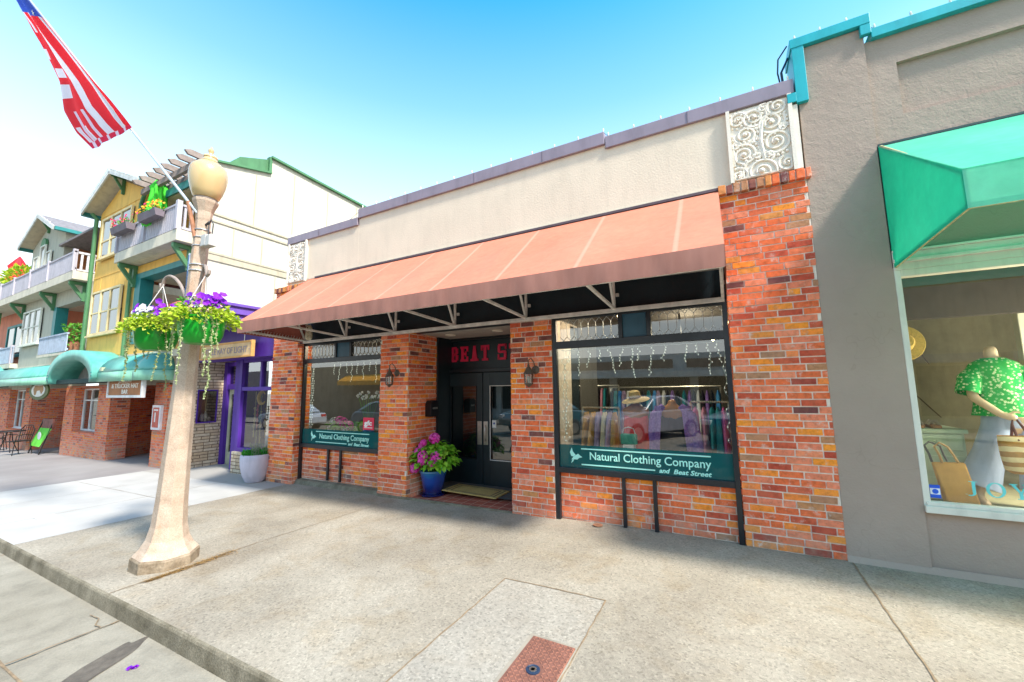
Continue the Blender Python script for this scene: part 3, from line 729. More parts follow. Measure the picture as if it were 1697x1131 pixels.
# ------------------------------------------------------------ shop interior seen through the glass
ib = MB()
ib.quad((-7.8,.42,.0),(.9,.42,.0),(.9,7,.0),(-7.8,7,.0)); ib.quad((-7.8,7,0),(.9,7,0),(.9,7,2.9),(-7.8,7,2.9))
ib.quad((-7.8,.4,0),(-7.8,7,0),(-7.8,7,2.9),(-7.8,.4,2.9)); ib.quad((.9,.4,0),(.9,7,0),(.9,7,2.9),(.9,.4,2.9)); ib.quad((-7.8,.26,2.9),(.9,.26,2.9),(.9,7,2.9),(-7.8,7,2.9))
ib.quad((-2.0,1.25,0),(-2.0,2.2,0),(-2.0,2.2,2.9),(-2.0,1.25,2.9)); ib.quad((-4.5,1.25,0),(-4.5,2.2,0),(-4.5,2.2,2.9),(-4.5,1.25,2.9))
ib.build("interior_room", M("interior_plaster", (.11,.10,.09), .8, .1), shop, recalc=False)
mDW = M("display_wood",(.30,.22,.14),.6)
for q in ((-1.93,.06,.08,.95,.40,.56),(-7.05,-4.95,.2,1.0,.40,.56)): db = MB(); db.box(*q); db.build("display_ledge", mDW, shop)
# ------------------------------------------------------------ the taupe corner shop with the teal awning
gs_ = thing("taupe_shop", "taupe stucco shop with turquoise parapet edging and a large cream-framed window", "building", (2.2, 0, 0))
b = MB()
b.box(.835,1.385,0,.3,-.15,4.98)                       # pier
b.box(1.385,5.2,.028,.3,-.15,.485); b.box(1.385,5.2,.028,.3,4.55,4.84); b.box(1.385,1.60,.028,.3,2.56,4.55); b.box(1.60,5.2,.028,.3,2.56,4.03); b.box(1.60,5.2,.07,.3,4.03,4.55)
b.box(.835,5.2,.30,.31,-.15,4.83) if False else None
b.build("wall", mGray, gs_)
b = MB(); b.add([(.835,-.03,-.02),(5.2,-.03,-.02),(5.2,.03,.07),(.835,.0,.05),(.835,.03,-.02),(5.2,.06,-.02)], [(0,1,2,3),(0,3,4),(1,5,2)])
b.build("plinth_skirt", mGray, gs_)
mTeal = M("turquoise_metal", (.012,.38,.42), .35, .06, 3, spec=.5)
b = MB(); b.box(.80,1.435,-.05,.33,4.985,5.085); b.box(1.355,1.435,-.047,.0,4.88,4.985); b.box(1.437,5.2,-.03,.33,4.835,4.93)
b.build("parapet_edging", mTeal, gs_, bevel=.004)
b = MB(); b.box(.812,.912,-.045,.30,4.385,4.985); b.box(.735,.812,-.052,-.03,4.40,4.50); b.build("corner_flashing", mTeal, gs_, bevel=.003)
b = MB(); b.tube([(.78,-.02,5.05),(.70,.02,4.96),(.69,.05,4.83),(.71,.1,4.74)], .008, 5); b.tube([(.80,.1,5.0),(.73,.1,4.86),(.74,.12,4.68)], .012, 6); b.build("service_cable", M("black_cable",(.02,.05,.08),.5), gs_)
# window
mCream = M("cream_joinery", (.72,.70,.60), .5, .06, 5, .1, 60)
b = MB(); X1 = 5.0
b.box(1.386,1.43,-.002,.09,.49,2.56); b.box(1.43,X1,.0,.09,2.50,2.56); b.box(1.386,X1,-.03,.09,.488,.545); b.box(1.40,X1,-.015,.06,.545,.575)
b.box(1.386,X1,-.004,.05,2.56,2.72); b.box(1.386,X1,-.03,.04,2.625,2.655); b.box(1.386,X1,-.02,.04,2.72,2.74)
b.box(3.2,3.26,.0,.09,.575,2.5)
wf = b.build("window", mCream, gs_, bevel=.004)
mg3 = glass("corner_glass", .08, (.88,.97,.88), .03)
b = MB(); b.quad((1.43,.055,.575),(3.2,.055,.575),(3.2,.055,2.50),(1.43,.055,2.50)); b.build("pane", mg3, wf, recalc=False)
b = MB(); b.quad((3.26,.055,.575),(X1,.055,.575),(X1,.055,2.50),(3.26,.055,2.50)); b.build("pane", mg3, wf, recalc=False)
# serif letters on the glass
def serif(b, ch, x, z, h, y):
    w = h*.85; t = h*.17; s = h*.05; n = h*.07
    def R(a,c,d,e): b.box(x+a,x+c,y-.002,y,z+d,z+e)
    def ring(cx, cz, rx, rz, tx, tz, a0=0, a1=2*PI, n_=28):
        vs = []
        for i in range(n_+1):
            a = a0+(a1-a0)*i/n_
            vs += [(cx+rx*math.cos(a),y-.002,cz+rz*math.sin(a)), (cx+(rx-tx)*math.cos(a),y-.002,cz+(rz-tz)*math.sin(a))]
        b.add(vs, [(2*i,2*i+1,2*i+3,2*i+2) for i in range(n_)])
    if ch == 'J':
        R(.10*h,.55*h,h-s,h); R(.25*h,.25*h+t,h*.2,h-s); ring(x+.14*h+t*.0, z+h*.2, .28*h, .22*h, t*.9, n, -PI/2*1.35, 0); b.lathe([(.001,0),(.07*h,.001),(.001,.002)],(x-.06*h,y-.002,z+.08*h),10)
    elif ch == 'O': ring(x+.5*h, z+.5*h, .48*h, .51*h, t, n)
    elif ch == 'Y':
        R(0,.38*h,h-s,h); R(.60*h,.92*h,h-s,h); b.prism([(x+.08*h,z+h-s),(x+.08*h+t*1.1,z+h-s),(x+.45*h+t*.6,z+.42*h),(x+.42*h,z+.42*h)],'y',y-.002,y)
        b.prism([(x+.74*h,z+h-s),(x+.74*h+n,z+h-s),(x+.42*h+t,z+.42*h),(x+.42*h+t*.3,z+.42*h)],'y',y-.0025,y-.0005); R(.42*h,.42*h+t,s,.44*h); R(.30*h,.72*h,0,s)
    elif ch == 'W':
        for k,(a,c,ww) in enumerate(((.08,.34,t),(.60,.34,n),(.52,.82,t),(1.12,.82,n))):
            b.prism([(x+a*h,z+h-s),(x+a*h+ww,z+h-s),(x+c*h+ww,z),(x+c*h,z)],'y',y-.002-.0004*k,y-.0004*k)
        R(0,.36*h,h-s,h); R(.46*h,.8*h,h-s,h); R(1.0*h,1.3*h,h-s,h)
lt = MB(); x = 1.675
for ch, dx in (('J',.105),('O',.135),('Y',.115),('W',.1)): serif(lt, ch, x, .64, .115, .05); x += dx
lt.build("glass_lettering", M("aqua_vinyl",(.16,.66,.66),.5), wf)
b = MB(); b.box(1.447,1.512,.047,.051,.60,.705); st = b.build("blue_sticker", M("sticker_blue",(.02,.10,.62),.5), wf)
b = MB(); b.box(1.449,1.510,.045,.047,.628,.678); b.build("sticker_band", M("sticker_white",(.78,.80,.82),.5), st)
b = MB(); b.add([(1.4795+.020*math.cos(2*PI*i/16),.0435,.653+.020*math.sin(2*PI*i/16)) for i in range(16)],[tuple(range(16))]); b.build("sticker_disc", bpy.data.materials["sticker_blue"], st)
# teal awning
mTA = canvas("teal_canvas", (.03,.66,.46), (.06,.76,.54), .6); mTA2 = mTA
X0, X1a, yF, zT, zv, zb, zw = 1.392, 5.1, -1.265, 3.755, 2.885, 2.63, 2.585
mTSun = canvas("sunlit_teal_canvas", (.17,.72,.52), (.24,.80,.60), .6)  # lighter copy of the teal canvas: sun on top and valance put into the colour
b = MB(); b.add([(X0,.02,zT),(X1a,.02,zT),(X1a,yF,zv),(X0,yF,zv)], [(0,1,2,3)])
ta = b.build("awning", mTSun, gs_, recalc=False); sm = ta.modifiers.new("thickness",'SOLIDIFY'); sm.thickness=.006
b = MB(); b.add([(X0,yF,zv),(X1a,yF,zv),(X1a,yF,zb),(X0,yF,zb)], [(0,1,2,3)]); b.build("valance", mTSun, ta, recalc=False)
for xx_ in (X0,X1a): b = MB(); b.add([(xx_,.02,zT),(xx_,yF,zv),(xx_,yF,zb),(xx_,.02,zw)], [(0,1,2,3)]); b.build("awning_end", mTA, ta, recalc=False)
b = MB()
b.tube([(X0+.008,yF+.012,zb+.01),(X1a,yF+.012,zb+.01)], .012, 6); b.tube([(X0+.012,yF+.012,zv-.01),(X0+.012,yF+.012,zb)], .012, 6); b.tube([(X0+.012,.0,zw+.01),(X0+.012,yF+.012,zb+.01)], .012, 6)
b.tube([(X0+.012,-.01,zT-.01),(X0+.012,yF+.02,zv-.012)], .011, 6)
b.build("awning_frame", M("chipped_frame",(.42,.40,.20),.7,.3,30), ta)
b = MB(); b.box(X0-.004,X1a,.0,.028,zT,zT+.02); b.box(X0-.012,X0-.002,.0,.028,zw,zT); b.build("awning_rail", M("teal_rail",(.01,.05,.05),.6), ta)
# display room
b = MB()
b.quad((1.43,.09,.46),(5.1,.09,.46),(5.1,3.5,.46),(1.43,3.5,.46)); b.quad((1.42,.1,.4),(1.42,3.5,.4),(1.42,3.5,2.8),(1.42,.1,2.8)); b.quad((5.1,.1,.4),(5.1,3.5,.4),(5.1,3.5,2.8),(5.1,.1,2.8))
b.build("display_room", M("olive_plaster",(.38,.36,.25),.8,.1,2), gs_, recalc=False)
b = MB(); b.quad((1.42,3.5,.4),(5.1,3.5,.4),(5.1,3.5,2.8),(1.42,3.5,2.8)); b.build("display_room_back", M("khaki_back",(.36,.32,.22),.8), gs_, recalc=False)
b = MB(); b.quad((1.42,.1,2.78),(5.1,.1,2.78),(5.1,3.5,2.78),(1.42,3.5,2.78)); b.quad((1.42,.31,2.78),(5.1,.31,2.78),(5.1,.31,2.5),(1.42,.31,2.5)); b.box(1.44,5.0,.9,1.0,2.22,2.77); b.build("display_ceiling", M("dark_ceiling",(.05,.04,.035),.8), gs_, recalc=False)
bulb_string("string_lights", [(.85+i*.21,-.02,5.085) for i in range(3)]+[(1.47+i*.26,-.01,4.93) for i in range(10)], "string of tiny bulbs along the turquoise edging of the taupe shop")

b = MB(); b.box(2.62,2.74,1.2,1.3,.46,2.3); b.box(3.3,3.42,1.2,1.3,.46,2.3); b.box(2.74,3.3,1.2,1.3,2.15,2.3); b.build("inner_door_frame", mCream, gs_, bevel=.01)
b = MB(); b.box(2.05,2.10,3.3,3.36,.46,2.5); b.tube([(1.62,2.0,.5),(1.74,2.2,1.9)],.02,6); b.tube([(1.70,2.0,.5),(1.80,2.2,1.9)],.02,6); b.build("timber_rods", M("old_timber",(.10,.07,.05),.7), gs_)
# ---- things in the corner shop window
def skin_body(name, mat, verts, edges, radii, parent=None, sub=2):
    me = bpy.data.meshes.new(name); me.from_pydata(verts, edges, []); o = bpy.data.objects.new(name, me); COL.objects.link(o)
    me.materials.append(mat)
    md = o.modifiers.new("skin", 'SKIN'); sv = me.skin_vertices[0].data
    for i, r in enumerate(radii): sv[i].radius = (r, r) if not isinstance(r, tuple) else r
    sv[0].use_root = True
    s = o.modifiers.new("sub", 'SUBSURF'); s.levels = sub; s.render_levels = sub
    dg = bpy.context.evaluated_depsgraph_get(); me2 = bpy.data.meshes.new_from_object(o.evaluated_get(dg)); me2.name = name
    o.modifiers.clear(); o.data = me2
    for p in me2.polygons: p.use_smooth = True
    if parent is not None: put(o, parent)
    return o
mSkinM = M("mannequin_shell", (.72,.54,.40), .45, .03, 5)
mn = thing("mannequin", "headless mannequin in green floral blouse and pale blue wide trousers in the corner shop window", "mannequin", (2.2,.55,.46))
hx, hy, hz = 2.20, .55, 1.26
V = [(hx,hy,hz),(hx-.02,hy,hz+.14),(hx-.05,hy,hz+.30),(hx-.07,hy-.01,hz+.40),(hx-.075,hy-.01,hz+.54),(hx-.077,hy-.01,hz+.63),
     (hx-.20,hy-.01,hz+.39),(hx-.255,hy-.06,hz+.17),(hx-.13,hy-.17,hz+.015),(hx-.05,hy-.20,hz-.015),
     (hx+.10,hy-.02,hz+.38),(hx+.20,hy-.03,hz+.15),(hx+.14,hy-.16,hz-.0),
     (hx-.10,hy,hz-.10),(hx-.20,hy-.02,hz-.42),(hx-.30,hy-.05,hz-.70),(hx-.27,hy-.13,hz-.775),
     (hx+.09,hy,hz-.10),(hx+.10,hy-.03,hz-.42),(hx+.06,hy-.05,hz-.70),(hx+.06,hy-.15,hz-.775)]
E_ = [(0,1),(1,2),(2,3),(3,4),(4,5),(3,6),(6,7),(7,8),(8,9),(3,10),(10,11),(11,12),(0,13),(13,14),(14,15),(15,16),(0,17),(17,18),(18,19),(19,20)]
R_ = [(.11,.09),(.10,.075),(.11,.08),(.07,.055),.046,.047,.050,.038,.028,.034,.050,.038,.028,.085,.05,.032,.030,.085,.05,.032,.030]
skin_body("body", mSkinM, V, E_, R_, mn)
for k in range(4):
    f = MB(); a = (hx-.05+.006*k, hy-.205, hz-.006-.015*k); f.tube([a,(a[0]+.045,a[1]-.008,a[2]-.004),(a[0]+.075,a[1]+.004,a[2]-.012)], .0085, 6); f.build("finger", mSkinM, mn, smooth=True)
f = MB(); f.tube([(hx-.10,hy-.18,hz+.02),(hx-.065,hy-.20,hz+.045),(hx-.035,hy-.205,hz+.04)], .010, 6); f.build("thumb", mSkinM, mn, smooth=True)
# blouse: flared top with sleeves
mB_, bnt, bbs = nodes("green_floral"); bp = pos(bnt)
vo = N(bnt, "ShaderNodeTexVoronoi"); vo.inputs['Scale'].default_value = 42; bnt.links.new(bp, vo.inputs['Vector'])
fl = ramp(bnt, vo.outputs['Distance'], [(0.0,(.80,.85,.70)),(.10,(.30,.70,.20)),(.16,(.75,.85,.65)),(.34,(.70,.82,.55)),(.44,(.02,.45,.10)),(1,(.02,.36,.08))])
fl = mix(bnt, ramp(bnt, noise(bnt, bp, 22, 3), [(.48,0.0),(.56,.7)]), fl, (.015,.42,.11))
bnt.links.new(fl, bbs.inputs['Base Color']); bbs.inputs['Roughness'].default_value = .9
bl = MB()
def loft(b, rings, n=28, wave=0, wn_=7, cap=False):
    base = len(b.v)
    for (cx,cy,cz,rx_,ry_) in rings:
        for k in range(n):
            t = 2*PI*k/n; q = 1+wave*math.sin(wn_*t+cz*9)
            b.v.append((cx+rx_*q*math.cos(t), cy+ry_*q*math.sin(t), cz))
    for i in range(len(rings)-1):
        for k in range(n):
            b.f.append([base+i*n+k, base+i*n+(k+1)%n, base+(i+1)*n+(k+1)%n, base+(i+1)*n+k]); b.a.append(None)
    return b
loft(bl, [(hx-.03,hy,hz-.0,.215,.15),(hx-.03,hy,hz+.10,.19,.135),(hx-.05,hy,hz+.24,.165,.12),(hx-.06,hy,hz+.34,.18,.12),(hx-.07,hy,hz+.42,.18,.11),(hx-.075,hy-.005,hz+.47,.15,.095),(hx-.075,hy-.01,hz+.50,.10,.075),(hx-.075,hy-.01,hz+.515,.075,.065)], wave=.035)
bl.tube([(hx-.16,hy-.005,hz+.42),(hx-.235,hy-.02,hz+.33),(hx-.275,hy-.05,hz+.20)], [.065,.085,.082], 14, cap=False)
bl.tube([(hx+.03,hy-.005,hz+.41),(hx+.14,hy-.02,hz+.31),(hx+.20,hy-.04,hz+.18)], [.07,.09,.085], 14, cap=False)
bl.build("blouse", mB_, mn, smooth='all')
mDen = M("pale_denim", (.40,.50,.78), .85, .08, 6, .2, 250)
tr = MB()
def ringtube(b, pts, rad, n=18): b.tube(pts, rad, n, cap=False)
tr.tube([(hx-.08,hy,hz+.06),(hx-.10,hy,hz-.10),(hx-.18,hy-.01,hz-.32),(hx-.29,hy-.03,hz-.62)], [.10,.10,.10,.14], 20, cap=False)
tr.tube([(hx+.08,hy,hz+.06),(hx+.09,hy,hz-.10),(hx+.10,hy-.02,hz-.32),(hx+.10,hy-.04,hz-.62)], [.10,.10,.10,.13], 20, cap=False)
loft(tr, [(hx,hy,hz-.10,.19,.115),(hx,hy,hz-.0,.19,.115),(hx,hy,hz+.09,.165,.105)])
tr.build("trousers", mDen, mn, smooth='all')
bt_ = MB(); loft(bt_, [(hx,hy,hz+.055,.176,.116),(hx,hy,hz+.09,.172,.112)]); bt_.build("belt", M("tan_leather",(.33,.13,.06),.5), mn, smooth='all')
# striped tote hanging from the hand
mSt, snt, sbs = nodes("striped_straw"); sp_ = pos(snt); sz_ = N(snt, "ShaderNodeSeparateXYZ"); snt.links.new(sp_, sz_.inputs[0])
w_ = math_(snt, 'ADD', math_(snt, 'MULTIPLY', sz_.outputs[2], 12.5), math_(snt, 'MULTIPLY', noise(snt, sp_, 5, 2), .5))
stp = math_(snt, 'GREATER_THAN', math_(snt, 'FRACT', w_), .5)
snt.links.new(mix(snt, stp, (.42,.23,.07), (.78,.66,.42)), sbs.inputs['Base Color']); sbs.inputs['Roughness'].default_value = .9; bump(snt, sbs, noise(snt, sp_, 120, 3), .5, .004)
tg = thing("tote_bag", "striped straw tote with dark handles held by the mannequin", "bag", (2.2,.30,.83))
tb_ = MB(); loft(tb_, [(2.19,.30,.80,.15,.05),(2.19,.30,.83,.185,.075),(2.19,.30,.93,.20,.085),(2.19,.30,1.04,.205,.075),(2.19,.30,1.11,.20,.05)], wave=.02, wn_=5)
tb_.quad(*[(2.19+.15*math.cos(2*PI*k/16),.30+.05*math.sin(2*PI*k/16),.80) for k in range(16)]); tb_.build("bag_body", mSt, tg, smooth='all')
for dy in (-.05,.05):
    hb = MB(); hb.tube([(2.09,.30+dy,1.07),(2.10,.33,1.20),(2.125,.36,1.27),(2.15,.33,1.20),(2.21,.30+dy,1.07)], .009, 6); hb.build("handle", M("oxblood_leather%d"%(dy>0),(.13,.04,.04),.5), tg, smooth=True)
# tan tote on the floor
tg = thing("tote_bag", "tall plain tan tote bag leaning on the dresser in the corner shop window", "bag", (1.68,.22,.465))
mTan = M("tan_hide", (.62,.34,.09), .7, .1, 8, .1, 90)
tb_ = MB(); lx = -.045
tb_.add([(1.60,.16,.468),(1.80,.16,.468),(1.80,.27,.468),(1.60,.27,.468),(1.545,.24,.86),(1.755,.24,.87),(1.765,.30,.87),(1.555,.30,.86)], [(0,3,2,1),(4,5,6,7),(0,1,5,4),(1,2,6,5),(2,3,7,6),(3,0,4,7)]); tb_.build("bag_body", mTan, tg, bevel=.012)
for dy,cc in ((0,(.50,.30,.12)),(.05,(.07,.08,.09))):
    hb = MB(); hb.tube([(1.61-dy,.24+dy,.86),(1.60-dy,.25+dy,.93),(1.575-dy,.25+dy,1.0),(1.61-dy,.25+dy,1.035),(1.66-dy*.6,.25+dy,1.0),(1.695-dy,.25+dy,.92),(1.71-dy,.24+dy,.87)], .009, 6); hb.build("handle", M("strap_%d"%(dy>0),cc,.6), tg, smooth=True)
# dresser and sandals
dr = thing("dresser", "pale mint chest of drawers behind the tan tote in the corner shop window", "dresser", (1.72,.85,.46))
mMi = M("pale_mint_paint", (.50,.60,.46), .6, .06, 5)
b = MB(); b.box(1.50,1.93,.68,1.1,.46,1.08); b.build("carcass", mMi, dr, bevel=.005)
b = MB(); b.box(1.48,1.95,.65,1.12,1.08,1.12); b.build("top", mMi, dr, bevel=.006)
for z in (.52,.72,.92):
    b = MB(); b.box(1.52,1.91,.665,.68,z,z+.15); d_ = b.build("drawer", mMi, dr, bevel=.006); b = MB(); b.ball((1.72,.655,z+.075),.014,8,6); b.build("knob", mMi, d_, smooth=True)
for k,(x,l_) in enumerate(((1.64,"tan leather sandal on the left of the mint dresser top"),(1.76,"tan leather sandal on the right of the mint dresser top"))):
    s = MB(); s.prism([(x-.035,.70),(x+.035,.70),(x+.045,.78),(x+.03,.92),(x-.03,.92),(x-.04,.8)],'z',1.121,1.15); o = s.build("sandal", M("cork%d"%k,(.40,.20,.10),.8), None, bevel=.008); tag(o, l_, "sandal", "sandals on the mint dresser")
    s = MB(); s.tube([(x-.042,.78,1.15),(x-.02,.78,1.185),(x+.02,.78,1.185),(x+.044,.78,1.15)], .014, 6); s.tube([(x-.036,.87,1.15),(x,.87,1.19),(x+.036,.87,1.15)], .010, 6); s.build("strap", M("strap_leather%d"%k,(.45,.36,.28),.7), o, smooth=True)
b = MB(); b.box(2.13,2.16,3.44,3.49,.6,2.4) if False else None
# framed picture, straw hat, branch, lamps
pf = thing("picture_frame", "dark framed picture on the back wall of the corner shop", "picture", (1.9,3.4,1.9))
b = MB(); b.box(1.95,2.45,3.42,3.48,1.95,2.65); b.build("frame", M("ebony_frame",(.03,.025,.03),.4), pf); b = MB(); b.box(2.0,2.40,3.405,3.42,2.0,2.6); b.build("picture", M("murky_print",(.10,.09,.10),.5,.6,12), pf)
ht = MB(); ht.lathe([(.17,0),(.165,.008),(.09,.014),(.082,.06),(.06,.10),(.001,.108)], (0,0,0), 28, sy=1)
ht_o = ht.build("straw_hat", M("yellow_straw",(.62,.42,.10),.9,.2,60,.4,200), None, smooth=True); ht_o.rotation_euler = (PI/2-.1,0,0); ht_o.location = (1.46,.30,1.93); tag(ht_o, "yellow straw hat hung at the left edge of the corner shop window", "hat")
br = MB()
for pts in (([(1.62,.9,2.5),(1.75,1.0,2.0),(1.86,1.0,1.75)]),([(1.60,.8,1.78),(1.56,.85,1.62),(1.66,.8,1.45),(1.83,.8,1.22)]),([(1.66,.8,1.45),(1.60,.8,1.30),(1.58,.8,1.2)])): br.tube(pts, .009, 5, r1=.005)
o = br.build("branch", M("bare_twig",(.13,.09,.06),.9), None); tag(o, "bare twisted branch hanging in the corner shop window", "branch"); o.modifiers.clear()
for k,(x,z,l_) in enumerate(((2.12,2.62,"upper lit ceiling spot glowing inside the corner shop"),(2.32,2.45,"lower lit ceiling spot glowing inside the corner shop"))):
    s = MB(); s.ball((x,2.4,z),.018,10,8); o = s.build("spot_lamp", emis("warm_bulb%d"%k,(1,.62,.22),14), None, smooth=True); tag(o, l_, "lamp", "lit spots in the corner shop")
    h_ = MB(); h_.tube([(x,2.4,z+.02),(x,2.4,2.77)], .012, 8); h_.build("stem", mBlackFrame, o)
lp = bpy.data.lights.new("display_fill_light", 'POINT'); lp.energy = 34; lp.shadow_soft_size = .15; lp.color = (1,.86,.66); lo = bpy.data.objects.new("display_fill_light", lp); COL.objects.link(lo); lo.location = (2.75,.40,1.35)  # added fill lamp, out of view to the right, brightens the mannequin display
# ------------------------------------------------------------ street lamp
LB = Vector((-4.885,-2.70,gz(-4.885))); LEAN = math.radians(3.2)
lamp = thing("street_lamp", "old octagonal concrete street lamp with an acorn globe, leaning slightly", "street lamp", LB)
def cm(name):
    m, nt, b = nodes(name); p = pos(nt)
    c = ramp(nt, noise(nt, p, 7, 6, .65), [(.3, (.40,.29,.205)), (.55, (.48,.37,.275)), (.75, (.56,.455,.35))])
    mp = N(nt, "ShaderNodeMapping"); mp.inputs['Scale'].default_value = (5,5,1.3); nt.links.new(p, mp.inputs[0])
    c = mix(nt, ramp(nt, noise(nt, mp.outputs[0], 1.2, 4, .6), [(.58,0.0),(.74,.55)]), c, (.50,.24,.11))
    c = mix(nt, 1.0, c, ramp(nt, noise(nt, p, 110, 3), [(.3,.8),(.65,1.1)]), 'MULTIPLY')
    nt.links.new(c, b.inputs['Base Color']); b.inputs['Roughness'].default_value = .92; bump(nt, b, noise(nt, p, 50, 5), .5, .008); return m
mPole = cm("weathered_pole_concrete"); mBase = M("grimy_concrete", (.28,.205,.125), .95, .25, 9, .6, 50, col2=(.45,.36,.25), fine=.3)
def leaned(o):
    o.rotation_euler = (0, LEAN, 0); return o
def lb(name, mb, mat, **k):
    o = mb.build(name, mat, None, **k); o.parent = lamp; o.rotation_euler = (0, LEAN, 0); return o
b = MB(); b.lathe([(.262,-.06),(.262,.10),(.250,.115)], (0,0,0), 8, rot=PI/8); lb("plinth", b, mBase, bevel=.008)
b = MB(); b.lathe([(.250,.115),(.205,.17),(.165,.25),(.140,.37),(.126,.60),(.115,.95),(.098,1.6),(.083,2.3),(.071,3.0),(.066,3.42)], (0,0,0), 8, rot=PI/8); lb("pole", b, mPole, bevel=.004)
b = MB(); b.lathe([(.066,3.40),(.070,3.42),(.075,3.50),(.096,3.56),(.112,3.60),(.115,3.625),(.098,3.63)], (0,0,0), 8, rot=PI/8); lb("collar", b, mPole, bevel=.003)
b = MB(); b.lathe([(.102,3.622),(.102,3.645),(.09,3.65)], (0,0,0), 20); lb("globe_seat", b, M("bronze_ring",(.15,.12,.10),.5), smooth=True)
gm, gnt, gbs = nodes("amber_acrylic"); gbs.inputs['Base Color'].default_value = (.56,.41,.20,1); gbs.inputs['Roughness'].default_value = .22; gbs.inputs['Subsurface Weight'].default_value = .25; gbs.inputs['Subsurface Radius'].default_value = (.1,.06,.03); gbs.inputs['Coat Weight'].default_value = .3
b = MB(); b.lathe([(.085,3.64),(.115,3.66),(.138,3.72),(.159,3.80),(.169,3.88),(.166,3.94),(.151,3.985),(.130,4.005),(.118,4.01),(.105,4.03),(.078,4.04)], (0,0,0), 32); gl_ = lb("globe", b, gm, smooth='all')
b = MB(); b.lathe([(.078,4.038),(.082,4.05),(.066,4.065),(.060,4.085),(.066,4.095),(.062,4.112),(.036,4.122),(.022,4.135),(.020,4.15),(.028,4.165),(.026,4.185),(.012,4.198),(.010,4.215),(.001,4.222)], (0,0,0), 20); lb("finial", b, gm, smooth=True)
def onpole(z): return LB + Vector((math.sin(LEAN)*z, 0, math.cos(LEAN)*z))
def lbw(name, mb, mat, parent=lamp, **k):
    o = mb.build(name, mat, parent, **k); return o
b = MB()
for z in (2.60,3.13,3.22,3.30,2.87,2.93): 
    c = onpole(z+.0); b.lathe([(.082 if z<3 else .074,-.004),(.084 if z<3 else .076,0),(.082 if z<3 else .074,.004)], c, 12)
lbw("steel_bands", b, M("banding_steel",(.62,.62,.62),.35,metal=.7))
# electrical box on the right
c = onpole(3.20)
b = MB(); b.box(c.x+.10,c.x+.19,c.y-.05,c.y+.03,c.z-.10,c.z+.02); b.box(c.x+.195,c.x+.27,c.y-.05,c.y+.02,c.z-.11,c.z+.0)
lbw("socket_box", b, M("grey_box",(.50,.48,.44),.5), bevel=.006)
b = MB(); b.tube([(c.x+.14,c.y,c.z+.02),(c.x+.13,c.y,c.z+.14),(c.x+.17,c.y,c.z+.19),(c.x+.22,c.y,c.z+.13),(c.x+.21,c.y,c.z+.03)], .006, 5); b.tube([(c.x+.06,c.y,c.z+.15),(c.x+.14,c.y,c.z+.17)], .012, 6); lbw("cable_loop", b, M("dark_cable",(.05,.05,.05),.6))
# banner bracket plate, pale blue and white
c = onpole(2.85)
b = MB(); b.box(c.x-.115,c.x-.085,c.y-.045,c.y+.04,c.z-.28,c.z+.22); bo = lbw("sign_plate", b, M("chipped_white",(.72,.76,.80),.5,.1,30), bevel=.003)
b = MB(); b.box(c.x-.108,c.x-.094,c.y-.049,c.y-.045,c.z-.25,c.z+.2); b.build("plate_stripe", M("plate_blue",(.07,.16,.35),.5,.3,60), bo)
# basket arms
mArm = M("taupe_steel", (.30,.24,.20), .55, .15, 14)
A0 = onpole(2.62)
BK = [Vector((-4.42,-2.76,2.16)), Vector((-5.24,-2.80,2.14))]
HK = [Vector((-4.405,-2.76,2.70)), Vector((-5.20,-2.80,2.68))]
for k,(h,) in enumerate(zip(HK)):
    b = MB(); s_ = 1 if k == 0 else -1
    p0 = A0+Vector((.08*s_,-.02,-.12)); 
    pts = []
    P0, P1, P2, P3 = p0, p0+Vector((.10*s_,-.01,.30)), h+Vector((-.06*s_,0,.20)), h+Vector((.0,0,.02))
    for i in range(15):
        t = i/14; pts.append(P0*(1-t)**3+P1*3*t*(1-t)**2+P2*3*t*t*(1-t)+P3*t**3)
    pts += [h+Vector((.02*s_,0,-.02)), h+Vector((.045*s_,0,.0)), h+Vector((.05*s_,0,.03))]
    b.tube(pts, .016, 8); lbw("basket_arm", b, mArm, smooth=True)
# flag socket
S0 = Vector((-4.657,-2.74,3.339)); SD = Vector((-.665,-.40,.959))
b = MB(); b.tube([onpole(3.25)+Vector((.0,-.06,-.03)), S0+SD*.18], .020, 8); lbw("flag_socket", b, mRust, smooth=True)

# ------------------------------------------------------------ flag
fg = thing("flag", "American flag on a grey pole fixed to the street lamp, trailing downwards", "flag", S0)
b = MB(); b.tube([S0+SD*.05, S0+SD*2.95], .014, 10); b.build("pole", M("aluminium_pole",(.50,.55,.58),.35,metal=.4), fg, smooth=True)
b = MB(); b.ball(S0+SD*2.97, .03, 12, 8); b.build("pole_knob", M("gilt",(.65,.45,.12),.3,metal=.8), fg, smooth=True)
